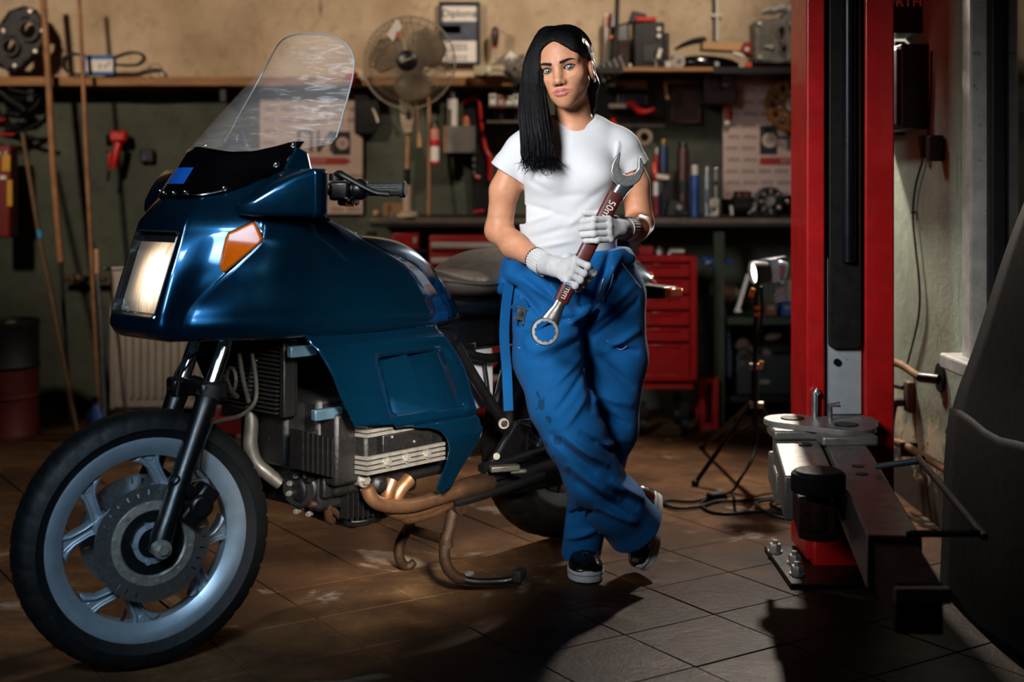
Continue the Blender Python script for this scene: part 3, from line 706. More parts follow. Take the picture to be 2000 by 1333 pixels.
# ---- wheels
def wheel(name, loc, yaw, Rt, wt, Rr, discs, n_spin):
    w = bpy.data.objects.new(name, None); COL.objects.link(w); w.parent = bike; w.location = loc; w.rotation_euler = (0, 0, yaw); w.empty_display_size = .05
    SPACE[w.name] = Vector((0, 0, 0)); ax = (0, 1, 0); h = wt/2
    prof = [(Rr-.008, -h*.62), (Rr+.006, -h*.72), (Rr+.03, -h*.93), (Rt-.045, -h), (Rt-.022, -h*.9), (Rt-.009, -h*.7), (Rt-.002, -h*.35), (Rt, 0), (Rt-.002, h*.35), (Rt-.009, h*.7), (Rt-.022, h*.9), (Rt-.045, h), (Rr+.03, h*.93), (Rr+.006, h*.72), (Rr-.008, h*.62)]
    N = 240; u, w_, d = frame(ax); vs = []; fs = []; m = len(prof)
    for k in range(N):
        e = u*math.cos(k*2*PI/N)+w_*math.sin(k*2*PI/N)
        for j, (r, a) in enumerate(prof):
            if j in (4, 5, 6) and (k+(j-4)*1) % 8 == 0 or j in (8, 9, 10) and (k+4+(10-j)*1) % 8 == 0: r -= .005
            if j == 7: r -= .004
            vs.append(e*r+d*a)
    for k in range(N):
        for j in range(m-1): fs.append((k*m+j, k*m+j+1, (k+1) % N*m+j+1, (k+1) % N*m+j))
    MB().add(vs, fs).build('tyre', M_TYRE, w, ang=50)
    MB().ring((0, 0, 0), ax, [(Rr+.004, -h*.70), (Rr+.004, -h*.58), (Rr-.012, -h*.52), (Rr-.028, -h*.5), (Rr-.034, -h*.3), (Rr-.034, h*.3), (Rr-.028, h*.5), (Rr-.012, h*.52), (Rr+.004, h*.58), (Rr+.004, h*.70), (Rr-.004, h*.73), (Rr-.024, h*.62), (Rr-.042, h*.4), (Rr-.044, 0), (Rr-.042, -h*.4), (Rr-.024, -h*.62), (Rr-.004, -h*.73)], 96).build('rim', M_RIMP, w)
    # Y-shaped spokes
    ro, ri = Rr-.04, .05; sp = MB()
    for s in (1, -1):
        tip = Vector((0, 0, ro*.60)); a = math.radians(21.5)*s
        end = Vector((math.sin(a)*ro, 0, math.cos(a)*ro)); d_ = (end-tip).normalized(); nrm = Vector((d_.z, 0, -d_.x)); rr = []
        for t, wd, dp in ((-.25, .018, .02), (0, .019, .021), (.35, .014, .02), (.7, .016, .019), (.9, .027, .019), (1.04, .042, .019)):
            c = tip.lerp(end, t)
            rr.append([c+nrm*x*wd+Vector((0, y*dp, 0)) for x, y in ((-1, -.75), (-.75, -1), (-.55, -1), (-.4, -.45), (.4, -.45), (.55, -1), (.75, -1), (1, -.75), (1, .75), (.75, 1), (.55, 1), (.4, .45), (-.4, .45), (-.55, 1), (-.75, 1), (-1, .75))])
        sp.loft(rr)
        for y in (1, -1): sp.cyl(tip.lerp(end, .9)+Vector((0, y*.007, 0)), tip.lerp(end, .9)+Vector((0, y*.011, 0)), .009, n=12)
    sp.loft([[Vector((x*wd, y*.023, z)) for x, y in ((-1, -1), (1, -1), (1, 1), (-1, 1))] for z, wd in ((ri, .045), (ro*.4, .032), (ro*.62, .026), (ro*.66, .012))])
    s0 = sp.build('spoke', M_RIMP, w, .002, ang=40)
    for k in range(4):
        o = s0 if k == 0 else inst(s0, 'spoke', w, (0, 0, 0))
        if k: md = o.modifiers.new('b', 'BEVEL'); md.width = .002; md.segments = 2; md.limit_method = 'ANGLE'
        o.rotation_euler = (0, n_spin+k*PI/2, 0)
    MB().cyl((0, -h*.85, 0), (0, h*.85, 0), .058, n=32).cyl((0, -h*1.05, 0), (0, h*1.05, 0), .04, n=32).build('hub', M_PLAST, w, .003)
    for dy in discs:
        dm = MB(); N = 180; bands = [.086, .119, .133, .1425]; th = .0025
        P = lambda r, k, s: Vector((r*math.cos(k*2*PI/N), dy+s*th, r*math.sin(k*2*PI/N)))
        for k in range(N):
            for b_ in range(3):
                if b_ == 1 and k % 6 == 0:
                    for (r, q) in ((bands[1], 0), (bands[2], 0)): dm.add([P(r, k, -1), P(r, k+1, -1), P(r, k+1, 1), P(r, k, 1)], [(0, 1, 2, 3)])
                    for kk in (k, k+1): dm.add([P(bands[1], kk, -1), P(bands[2], kk, -1), P(bands[2], kk, 1), P(bands[1], kk, 1)], [(0, 1, 2, 3)])
                    continue
                for s in (1, -1): dm.add([P(bands[b_], k, s), P(bands[b_+1], k, s), P(bands[b_+1], k+1, s), P(bands[b_], k+1, s)], [(0, 1, 2, 3)])
            for r in (bands[0], bands[3]): dm.add([P(r, k, -1), P(r, k+1, -1), P(r, k+1, 1), P(r, k, 1)], [(0, 1, 2, 3)])
        dm.build('brake_disc', M_DISC, w, ang=20)
        cr = MB(); sgn = 1 if dy > 0 else -1
        cr.ring((0, dy, 0), ax, [(.103, sgn*.003), (.103, sgn*.005), (.082, sgn*.006), (.078, sgn*.002), (.078, -sgn*.006), (.086, -sgn*.006)], 64)
        for k in range(10):
            a = 2*PI*k/10+.2; cr.cyl((.096*math.cos(a), dy+sgn*.004, .096*math.sin(a)), (.096*math.cos(a), dy+sgn*.0085, .096*math.sin(a)), .006, n=10)
        cr.build('disc_carrier', M_ALU, w)
        MB().cyl((0, dy-sgn*.012, 0), (0, dy-sgn*.002, 0), .079, n=40).build('disc_bell', M_PLAST, w)
        hc = MB().ring((0, dy, 0), ax, [(.05, -.002*sgn), (.05, sgn*.004), (.038, sgn*.006), (.036, 0)], 40)
        for k in range(5):
            a = 2*PI*k/5; hc.cyl((.046*math.cos(a), dy, .046*math.sin(a)), (.046*math.cos(a), dy+sgn*.009, .046*math.sin(a)), .0075, n=10)
        hc.build('hub_cap', M_RIMP, w)
    return w
STEER = math.radians(-15)
FC = Vector((.03, 0, .3185))
fwheel = wheel('front_wheel', FC, STEER, .3185, .104, .247, (.067, -.067), math.radians(-23))
MB().tube([Vector((.06, .0, -.2)), Vector((.055, .012, -.185)), Vector((.052, .02, -.165))], [.004, .004, .003], 8, 2).build('valve', M_RUBBER, fwheel)
rwheel = wheel('rear_wheel', Vector((-1.545, 0, .355)), 0, .333, .138, .228, (-.06,), math.radians(10))
# ---- front fork
rs = Matrix.Rotation(STEER, 3, 'Z')
for s in (1, -1):
    bot = FC+rs @ Vector((0, s*.108, 0)); top = Vector((-.152, .088, .80)) if s > 0 else Vector((-.182, -.088, .785))
    d = (top-bot).normalized(); t2 = top+d*.12
    MB().tube([bot.lerp(top, .6), t2], .0185, 20).build('fork_tube', M_CHROME, bike)
    MB().tube([bot-d*.012, bot.lerp(top, .05), bot.lerp(top, .12), bot.lerp(top, .62), bot.lerp(top, .70), bot.lerp(top, .715)], [.022, .028, .0255, .0265, .0285, .026], 20).build('fork_slider', M_PLAST, bike)
    MB().ring(bot.lerp(top, .705), d, [(.019, 0), (.031, 0), (.031, .03), (.024, .038), (.019, .038)], 24).build('dust_seal', M_RUBBER, bike)
    o_ = rs @ Vector((0, s, 0))
    ax_ = MB().cyl(bot-o_*.01, bot+o_*.034, .022, n=20); ax_.bolt(bot+o_*.034, o_, .014, .01).build('axle_nut', M_ALU if s > 0 else M_PLAST, bike)
    cp = FC+rs @ Vector((-.105, s*.085, .085)); R3 = Matrix.Rotation(STEER, 3, 'Z') @ RY(-.7)
    ca = MB().box(cp, (.05, .055, .105), R3).cyl(cp+o_*.02, cp+o_*.04, .03, n=24).box(cp+Vector((.04, 0, .05)), (.07, .03, .03), R3)
    ca.build('brake_caliper', M_PLAST, bike, .008)
MB().box(Vector((-.105, .088, .675)), (.075, .06, .05), RZ(STEER)).box(Vector((-.13, 0, .672)), (.05, .17, .04), RZ(STEER)).box(Vector((-.135, -.085, .665)), (.07, .06, .05), RZ(STEER)).build('fork_brace', M_PLAST, bike, .01)
wr = MB()
wr.tube([BP(385, 690, -.03), BP(362, 705, -.02), BP(352, 735, -.02), BP(345, 775, 0)], .004, 8, 4).tube([BP(378, 700, -.03), BP(355, 730, -.02), BP(340, 760, -.05)], .003, 8, 4)
wr.tube([BP(370, 690, 0), BP(345, 725, .02), BP(335, 760, -.02)], .003, 8, 4)
wr.build('fork_cables', M_RUBBER, bike)
MB().tube([BP(492, 690, .06), BP(500, 740, .06), BP(498, 785, .06), BP(470, 812, .08), BP(430, 822, .1), BP(405, 828, .1)], .0055, 8, 4).build('brake_hose', M_HOSE, bike)
MB().tube([BP(428, 800, .1), BP(410, 840, .11), BP(396, 880, .11), BP(392, 915, .1), BP(402, 930, .09)], .0025, 8, 4).build('sensor_wire', M_RUBBER, bike)
# ---- radiator, pipes in front of the engine
ra, rb = -.33, .72
pieces('radiator_fin', mat('dark_radiator', '#16130f', .6, .3, .4, 30), bike, MB().box((0, 0, 0), (.03, .30, .0035)), [((-.285-.001*k, -.02, .60+.0112*k), (0, 0, 1)) for k in range(16)])
MB().box((-.315, -.02, .69), (.03, .34, .2)).box((-.30, .145, .69), (.04, .02, .2)).box((-.30, -.185, .69), (.04, .02, .2)).build('radiator_frame', M_ENG, bike, .004)
MB().tube([BP(500, 700, .02), BP(490, 780, 0), BP(491, 830, 0), BP(489, 872, 0), BP(500, 905, .01), BP(522, 925, .03), BP(548, 945, .05)], [.012, .013, .019, .02, .02, .019, .018], 16, 5).build('coolant_pipe', mat('dull_pipe_steel', '#5f5a52', .45, .6, .3, 30), bike)
hr = MB(); c = BP(452, 742, .04)
hr.tube([c+Vector((0, .02*math.cos(k*PI/6), .03*math.sin(k*PI/6))) for k in range(13)], .005, 8, 2).build('hose_loop', M_HOSE, bike)
MB().tube([BP(467, 690, .04), BP(475, 740, .04), BP(486, 785, .03)], .006, 8, 3).tube([BP(440, 735, .06), BP(450, 762, .05), BP(463, 775, .04)], .007, 8, 3).build('hose', M_HOSE, bike)
# ---- engine
MB().box((-.62, .02, .49), (.42, .37, .24)).box((-.56, .02, .48), (.36, .30, .30)).box((-.74, .0, .68), (.42, .24, .18)).build('engine_block', M_ENG, bike, .015)
MB().box((-.355, .015, .535), (.08, .20, .17)).box((-.375, .02, .46), (.05, .24, .12)).build('front_cover', M_ENG, bike, .012)
pieces('cooling_fin', M_ENG, bike, MB().box((0, -.015, -.035), (.0055, .05, .1)), [(BP(573+k*9.6, 850+k*2.5, .185), (0, 0, 1)) for k in range(9)])
MB().box(BP(612, 880, .165)+Vector((0, -.01, 0)), (.13, .02, .10)).build('fin_backing', M_ENG, bike, .004)
MB().box((-.435, .19, .50), (.09, .08, .19)).build('cylinder_block', M_ENG, bike, .01)
# cylinder head cover
hx0, hx1, hz0, hz1 = -.452, -.745, .425, .572
hc = MB().hexa([(hx0, .2, hz0), (hx1, .2, hz0), (hx1, .262, hz0+.015), (hx0-.012, .262, hz0+.015), (hx0, .2, hz1), (hx1, .2, hz1), (hx1, .262, hz1-.012), (hx0-.012, .262, hz1-.012)])
hcov = hc.build('head_cover', M_ENG, bike, .008)
rbm = MB().hexa([(hx0+.004, .19, -.0042), (hx1, .19, -.0042), (hx1, .272, -.0042), (hx0-.008, .272, -.0042), (hx0+.004, .19, .0042), (hx1, .19, .0042), (hx1, .272, .0042), (hx0-.008, .272, .0042)]).mesh('rib', M_ALU)
for z in (.570, .558, .546, .534, .436, .449, .462, .475): inst(rbm, 'rib', hcov, (0, 0, z))
MB().box(((hx0+hx1)/2-.03, .262, .505), (.22, .012, .046)).build('cover_plate', M_ENG, hcov, .003)
pieces('cover_slot', M_PLAST, hcov, MB().box((0, 0, 0), (.016, .002, .005)), [((hx0-.055, .2685, .487+.009*k), (0, 0, 1)) for k in range(5)]+[((hx1+.04, .2685, .491+.009*k), (0, 0, 1)) for k in range(4)])
bt = MB().cyl((0, 0, 0), (0, 0, .012), .014, n=16); bt.bolt((0, 0, .011), (0, 0, 1), .009, .008)
pieces('cover_bolt', M_ALU, hcov, bt, [((x, .262, z), (0, 1, 0)) for x, z in ((-.53, .4555), (-.60, .4555), (-.675, .4555))]+[((x, .262, z), (0, 1, 0), .45) for x, z in ((-.55, .52), (-.63, .497), (-.7, .525))])
MB().tube([Vector((hx0+.012, .205, hz1)), Vector((hx0+.012, .205, hz0+.03)), Vector((hx0+.005, .2, hz0-.02))], .010, 10, 3).build('cover_edge', M_ALU, hcov)
bb = BP(712, 938, .235)
MB().cyl(bb-Vector((-.0, .03, 0)), bb, .02, n=20).bolt(bb, (0, 1, 0), .013, .012).build('drain_bolt', M_ALU, bike)
MB().box(BP(735, 945, .22), (.05, .05, .045)).build('head_foot', M_ENG, bike, .015)
# round cover at the front, sump, small fittings
rc = BP(590, 955, .12)
rcv = MB().cyl(rc+Vector((-.05, -.03, 0)), rc+Vector((.012, .0, 0)), .056, .05, 32).cyl(rc+Vector((.01, 0, 0)), rc+Vector((.02, 0, 0)), .036, .03, 28).box(rc+Vector((-.055, .03, .015)), (.07, .07, .075))
rcv.box(rc+Vector((-.03, .01, .05)), (.09, .06, .04), RY(.3)).build('water_pump', M_ENG, bike, .008)
bt = MB().cyl((0, 0, -.015), (0, 0, 0), .0075, n=12); bt.bolt((0, 0, 0), (0, 0, 1), .006, .006)
pieces('engine_bolt', M_ALU, bike, bt, [(BP(px, py, lt), (1, .3, 0)) for px, py, lt in ((563, 965, .1), (570, 905, .12), (578, 1000, .1), (602, 1005, .12), (620, 985, .15), (637, 975, .16), (612, 945, .15), (577, 930, .13), (531, 858, .05), (560, 846, .08), (566, 868, .1), (575, 843, .1), (597, 930, .15), (655, 985, .16), (565, 945, .1))])
sp_ = MB().box(BP(700, 975, .12)+Vector((0, -.05, .02)), (.15, .2, .16)).box(BP(700, 1010, .12)+Vector((0, -.04, 0)), (.12, .16, .04)).build('oil_sump', M_ENG, bike, .015)
MB().cyl(BP(693, 1022, .13), BP(693, 1008, .13), .05, .06, 28).build('sump_dish', M_ENG, bike, .004)
pieces('sump_fin', M_ENG, bike, MB().box((0, -.01, 0), (.004, .03, .11)), [(BP(668+k*10, 972-k*1.0, .175), (0, 0, 1)) for k in range(7)])
MB().tube([BP(640, 985, .16), BP(642, 1012, .15), BP(648, 1018, .14)], .012, 10, 3).tube([BP(605, 985, .15), BP(640, 990, .16), BP(665, 1010, .15)], .009, 10, 3).build('oil_fitting', M_RUSTP, bike)
# exhaust
ex_ = [([(716, 952, .23), (727, 975, .235), (752, 987, .235), (800, 988, .225), (850, 975, .2), (900, 960, .17)], .0195),
       [[(766, 938, .22), (757, 965, .22), (760, 992, .21), (785, 1003, .2), (830, 995, .18), (880, 970, .16)], .0195],
       [[(800, 935, .215), (778, 962, .21), (772, 990, .2), (795, 1010, .19), (840, 1000, .17), (880, 980, .15)], .0195]]
for pts, r in ex_: MB().tube([BP(*q) for q in pts], r, 18, 6).build('exhaust_header', M_COPPER, bike)
MB().tube([BP(878, 966, .165), BP(905, 955, .165), BP(952, 943, .165), BP(960, 941, .165)], [.024, .03, .03, .02], 20, 2).build('exhaust_collector', M_RUSTP, bike)
MB().tube([BP(950, 945, .13), BP(1010, 935, .13), BP(1100, 915, .14), BP(1180, 890, .16)], [.022, .045, .05, .05], 20, 4).build('silencer', M_SATB, bike)
# ---- centre stand
piv = BP(888, 985, .15)
ls = [piv, BP(878, 1030, .155), BP(868, 1075, .16), BP(872, 1105, .165), BP(888, 1126, .175), BP(905, 1132, .185)]
MB().tube(ls, [.02, .0175, .0165, .0165, .016, .015], 16, 5).cyl(piv-Vector((0, .04, 0)), piv+Vector((0, .03, 0)), .026, n=18).ring(BP(871, 1062, .158), BP(871, 1062, .158)-BP(872, 1080, .16), [(.0165, -.012), (.0205, -.012), (.0205, .012), (.0165, .012)], 16).build('centre_stand', M_RUSTP, bike)
MB().tube([BP(802, 990, -.13), BP(800, 1025, -.135), BP(783, 1058, -.14), BP(779, 1085, -.14), BP(788, 1104, -.14), BP(800, 1106, -.13), BP(809, 1098, -.12)], [.018, .0165, .016, .016, .016, .014, .012], 16, 5).build('stand_leg', M_RUSTP, bike)
MB().tube([BP(797, 1033, -.135), BP(872, 1056, .155)], .0145, 14).build('stand_crossbar', M_RUSTP, bike)
MB().tube([BP(898, 1131, .18), BP(930, 1137, .21), BP(980, 1136, .25), BP(1008, 1131, .28)], [.013, .011, .011, .011], 12, 4).build('stand_lever', M_PLAST, bike)
e_ = BP(1014, 1124, .285)
MB().box(e_, (.05, .03, .035), RZ(.3)).build('lever_pad', M_RUBBER, bike, .006)
MB().box(BP(912, 1120, .14)+Vector((0, 0, -.005)), (.05, .02, .012), RZ(.2)).build('stand_foot', M_STEEL, bike, .003)
# ---- rear: frame, battery, foot rest plate, swing arm
def tb(name, pts, r, m_=M_SATB, sub=4): return MB().tube([BP(*p) for p in pts], r, 14, sub).build(name, m_, bike)
tb('frame_tube', [(890, 670, .15), (925, 735, .15), (990, 835, .16)], .0165)
tb('frame_tube', [(1010, 705, .14), (985, 750, .13), (958, 806, .12)], .013)
tb('frame_tube', [(905, 690, .12), (960, 700, .12), (1030, 680, .12), (1130, 640, .12)], .014)
tb('frame_tube', [(1060, 880, .16), (1000, 900, .17), (940, 915, .17)], .015)
MB().box((-1.06, -.01, .60), (.20, .15, .19)).build('battery', mat('milky_battery_case', '#b9bcc2', .4, 0, .1, 10), bike, .008)
tb('battery_strap', [(945, 695, .1), (951, 735, .1), (956, 775, .1)], .004)
tb('bracket_rod', [(985, 700, .1), (968, 770, .09)], .0035, M_CHROME)
MB().box((-1.1, 0, .74), (.5, .2, .09)).box((-.98, .06, .70), (.12, .1, .05)).build('air_box', M_PLAST, bike, .012)
MB().prism([BP(*q) for q in ((1010, 822, .17), (1040, 832, .17), (1000, 905, .18), (990, 935, .18), (955, 945, .18), (950, 920, .18))], (0, -.02, 0)).build('footrest_plate', M_ENG, bike, .005)
tb('gear_rod', [(1040, 820, .185), (1015, 824, .185), (1003, 838, .185), (965, 900, .185)], .006, M_CHROME)
pg = MB().box(BP(985, 915, .225), (.09, .03, .018), RZ(-.5)).box(BP(1012, 921, .245), (.05, .02, .012), RZ(-.6)); pg.build('footrest', MATS['dull_pipe_steel'], bike, .004)
MB().cyl(BP(984, 828, .165), BP(984, 828, .185), .016).bolt(BP(984, 828, .185), (0, 1, 0), .01, .008).build('pivot_bolt', MATS['dull_pipe_steel'], bike)
MB().cyl(BP(970, 892, .18), BP(970, 892, .195), .01).build('pivot_bolt', MATS['dull_pipe_steel'], bike)
tb('brake_pipe_tube', [(885, 984, .17), (930, 972, .18), (1000, 950, .19), (1062, 930, .2)], .013)
MB().tube([Vector((-.95, -.09, .37)), Vector((-1.2, -.1, .36)), Vector((-1.545, -.11, .355))], [.045, .04, .06], 18, 3).build('swing_arm', M_ENG, bike)
MB().tube([Vector((-1.5, .12, .36)), Vector((-1.35, .14, .55)), Vector((-1.3, .13, .72))], [.02, .025, .02], 14, 3).build('shock_absorber', M_PLAST, bike)
MB().cyl((-1.545, .07, .355), (-1.545, .1, .355), .05, .03, 24).build('rear_axle_cap', M_PLAST, bike)
MB().loft([[Vector((-1.545+math.cos(a)*r, y, .355+math.sin(a)*r)) for y, r in ((-.06, .345), (-.05, .36), (.05, .36), (.06, .345))] for a in [math.radians(40+8*k) for k in range(13)]], False, False).build('rear_mudguard', M_SATB, bike, solid=.004)
# ================================================================ the mechanic
f32 = np.float32
def A(v): return np.array(v, dtype=f32)
def rcone(P, a, b, ra, rb):
    a, b = A(a), A(b); ba = b-a; t = np.clip(((P-a) @ ba)/max(1e-9, float(ba @ ba)), 0, 1)
    return np.linalg.norm(P-a-t[:, None]*ba, axis=1)-(ra+(rb-ra)*t)
def ell(P, c, r, M=None):
    q = P-A(c)
    if M is not None: q = q @ A(M)
    r = A(r); k0 = np.linalg.norm(q/r, axis=1); k1 = np.linalg.norm(q/(r*r), axis=1)
    return k0*(k0-1)/np.maximum(k1, 1e-6)
def smin(a, b, k):
    h = np.maximum(k-np.abs(a-b), 0)/k; return np.minimum(a, b)-h*h*k*.25
def smax(a, b, k): return -smin(-a, -b, k)
def chain(P, pts, rad, k=.02):
    d = None
    for i in range(len(pts)-1):
        e = rcone(P, pts[i], pts[i+1], rad[i], rad[i+1]); d = e if d is None else smin(d, e, k)
    return d
def axis_steps(lo, hi, step, fine=None):
    out = [lo]; x = lo
    while x < hi:
        s = step
        if fine and fine[0]-step < x < fine[1]: s = fine[2]
        x += s; out.append(x)
    return np.array(out, dtype=f32)
def net(f, xs, ys, zs):
    """surface nets: polygon mesh of f = 0 on a (possibly uneven) grid, evaluated only near the surface"""
    nx, ny, nz = len(xs), len(ys), len(zs); D = np.full((nx, ny, nz), 1., f32); Bk = 8
    bx, by, bz = [range(0, n, Bk) for n in (nx, ny, nz)]
    def cen(a, i): return .5*(a[i]+a[min(i+Bk, len(a)-1)]), .5*(a[min(i+Bk, len(a)-1)]-a[i])
    cx, cy, cz = [np.array([cen(a, i) for i in r], dtype=f32) for a, r in ((xs, bx), (ys, by), (zs, bz))]
    g = np.stack(np.meshgrid(cx[:, 0], cy[:, 0], cz[:, 0], indexing='ij'), -1).reshape(-1, 3)
    h = np.stack(np.meshgrid(cx[:, 1], cy[:, 1], cz[:, 1], indexing='ij'), -1).reshape(-1, 3)
    d = f(g); act = np.abs(d) < np.linalg.norm(h, axis=1)*1.25+.012
    ii = np.stack(np.meshgrid(np.array(bx), np.array(by), np.array(bz), indexing='ij'), -1).reshape(-1, 3)
    for (i, j, k), a, dd in zip(ii, act, d):
        if not a and dd < 0: D[i:i+Bk, j:j+Bk, k:k+Bk] = -1
    ii = ii[act]; o = np.stack(np.meshgrid(*[np.arange(Bk)]*3, indexing='ij'), -1).reshape(-1, 3)
    for s in range(0, len(ii), 400):
        idx = (ii[s:s+400, None, :]+o[None]).reshape(-1, 3)
        idx = idx[(idx[:, 0] < nx) & (idx[:, 1] < ny) & (idx[:, 2] < nz)]
        P = np.stack([xs[idx[:, 0]], ys[idx[:, 1]], zs[idx[:, 2]]], 1)
        D[idx[:, 0], idx[:, 1], idx[:, 2]] = f(P)
    neg = D < 0; c = neg[:-1, :-1, :-1]; al = c.copy(); an = c.copy()
    for q in range(1, 8):
        a, b, e = q & 1, q >> 1 & 1, q >> 2
        w_ = neg[a:nx-1+a, b:ny-1+b, e:nz-1+e]; al &= w_; an |= w_
    cells = np.argwhere(an & ~al); cid = np.full((nx-1, ny-1, nz-1), -1, np.int32); cid[tuple(cells.T)] = np.arange(len(cells))
    acc = np.zeros((len(cells), 3)); cnt = np.zeros(len(cells))
    I, J, K = cells.T
    def pos(i, j, k): return np.stack([xs[i], ys[j], zs[k]], 1)
    cor = [(a, b, e) for a in (0, 1) for b in (0, 1) for e in (0, 1)]
    for p in cor:
        for ax in range(3):
            if p[ax]: continue
            q = list(p); q[ax] = 1
            d0 = D[I+p[0], J+p[1], K+p[2]]; d1 = D[I+q[0], J+q[1], K+q[2]]; m = (d0 < 0) != (d1 < 0)
            t = np.where(m, d0/np.where(m, d0-d1, 1), 0)[:, None]
            x = pos(I+p[0], J+p[1], K+p[2])*(1-t)+pos(I+q[0], J+q[1], K+q[2])*t
            acc[m] += x[m]; cnt[m] += 1
    V = acc/cnt[:, None]; Q = []
    for ax in range(3):
        sl0 = [slice(None)]*3; sl1 = [slice(None)]*3; sl0[ax] = slice(0, -1); sl1[ax] = slice(1, None)
        n0, n1 = neg[tuple(sl0)], neg[tuple(sl1)]; e = np.argwhere(n0 != n1)
        o1, o2 = [x for x in range(3) if x != ax]
        e = e[(e[:, o1] > 0) & (e[:, o2] > 0) & (e[:, o1] < (nx, ny, nz)[o1]-1) & (e[:, o2] < (nx, ny, nz)[o2]-1)]
        s = n0[tuple(e.T)]; q = []
        for d1, d2 in ((-1, -1), (0, -1), (0, 0), (-1, 0)):
            t = e.copy(); t[:, o1] += d1; t[:, o2] += d2; q.append(cid[tuple(t.T)])
        q = np.stack(q, 1); fl_ = s if ax != 1 else ~s
        q[~fl_] = q[~fl_][:, ::-1]; Q.append(q)
    Q = np.concatenate(Q); return V, Q[(Q >= 0).all(1)]
def sdf_obj(name, f, lo, hi, step, m, parent, fine=(None, None, None), attrs=None):
    V, Q = net(f, *[axis_steps(lo[i], hi[i], step, fine[i]) for i in range(3)])
    me = bpy.data.meshes.new(name); off = SPACE[parent.name]; VV = V-np.array(off)
    me.vertices.add(len(VV)); me.vertices.foreach_set('co', VV.astype(f32).ravel())
    me.loops.add(Q.size); me.loops.foreach_set('vertex_index', Q.ravel().astype(np.int32))
    me.polygons.add(len(Q)); me.polygons.foreach_set('loop_start', np.arange(0, Q.size, 4, dtype=np.int32))
    me.polygons.foreach_set('use_smooth', np.ones(len(Q), bool)); me.update(); me.validate()
    for an, fn_ in (attrs or {}).items():
        at = me.attributes.new(an, 'FLOAT', 'POINT'); at.data.foreach_set('value', fn_(V.astype(f32)).astype(f32))
    me.materials.append(m); o = bpy.data.objects.new(name, me); COL.objects.link(o); o.parent = parent; SPACE[o.name] = off
    return o
def w(px, py, y): return tuple(W(px, py, y))
# ---- materials
def skin_material():
    m, t, b = base('tanned_skin'); v = t.obj()
    c = t.ramp(t.noise(v, 26, 5), [(.3, '#b57c5c'), (.7, '#c68e6e')])
    a = t.new('ShaderNodeAttribute', attribute_name='lip'); c = t.mix(a.outputs['Fac'], c, '#a8645a')
    a = t.new('ShaderNodeAttribute', attribute_name='shade'); c = t.mix(a.outputs['Fac'], c, '#5a3024')
    c = t.mix(t.ramp(t.noise(v, 300, 2), [(.83, 0.), (.86, .5)]), c, '#6a3a28')
    t.link(c, b.inputs['Base Color']); b.inputs['Roughness'].default_value = .5; b.inputs['Specular IOR Level'].default_value = .32
    b.inputs['Subsurface Weight'].default_value = .12; b.inputs['Subsurface Radius'].default_value = (.012, .004, .002); b.inputs['Subsurface Scale'].default_value = .6
    t.link(t.bump(t.noise(v, 900, 3), .06, .001), b.inputs['Normal']); return m
def cloth_material(name, col, var, weave, rough=.85, stains=None, bump=.25):
    m, t, b = base(name); v = t.obj(); c = lin(col)
    cc = t.ramp(t.noise(v, 7, 6, .6), [(.3, tuple(x*(1-var) for x in c)), (.7, tuple(min(1, x*(1+var)) for x in c))])
    if stains:
        x, y, z = t.xyz(v); n = t.noise(v, 16, 6, .7, .5); f = 0
        for sx, sz, r in stains:
            d = t.math('ADD', t.math('POWER', t.math('ABSOLUTE', t.math('SUBTRACT', x, sx)), 2), t.math('MULTIPLY', t.math('POWER', t.math('ABSOLUTE', t.math('SUBTRACT', z, sz)), 2), .45))
            g = t.math('MULTIPLY', t.math('LESS_THAN', t.math('ADD', t.math('SQRT', d), t.math('MULTIPLY', n, r*4.2)), r*2.7), .6)
            f = t.math('MAXIMUM', f, g)
        f = t.math('MULTIPLY', f, t.math('LESS_THAN', y, .02)); cc = t.mix(f, cc, '#0a1524')
    t.link(cc, b.inputs['Base Color']); b.inputs['Roughness'].default_value = rough; b.inputs['Sheen Weight'].default_value = .04
    b.inputs['Specular IOR Level'].default_value = .2
    h = t.math('ADD', t.noise(v, weave, 3, .6), t.math('MULTIPLY', t.noise(v, 30, 6, .6), 1.2))
    t.link(t.bump(h, bump, .003), b.inputs['Normal']); return m
PX, PY_ = .19, 4.1
girl = thing('person', 'dark haired woman mechanic in white t-shirt and blue work trousers holding a big wrench', 'person', (PX, PY_, 0))
M_SKIN = skin_material()
M_SHIRT = cloth_material('white_cotton', '#c3c4c6', .04, 700, bump=.18)
M_TROU = cloth_material('royal_blue_twill', '#03528c', .16, 500, .8, [(-.105, .555, .018), (-.085, .52, .018), (-.06, .46, .012), (-.1, .43, .014), (-.07, .4, .012), (-.03, .37, .012), (-.055, .345, .01), (-.12, .585, .012)], .2)
def knit_material():
    m, t, b = base('white_knit'); v = t.obj(); cc = t.ramp(t.noise(v, 20, 4), [(.3, '#a9a9ab'), (.7, '#c6c5c4')]); t.link(cc, b.inputs['Base Color'])
    b.inputs['Roughness'].default_value = .95; b.inputs['Sheen Weight'].default_value = .2
    wv = t.new('ShaderNodeTexVoronoi'); wv.inputs['Scale'].default_value = 520; t.link(v, wv.inputs['Vector'])
    t.link(t.bump(wv.outputs['Distance'], .5, .002), b.inputs['Normal']); return m
M_KNIT = knit_material()
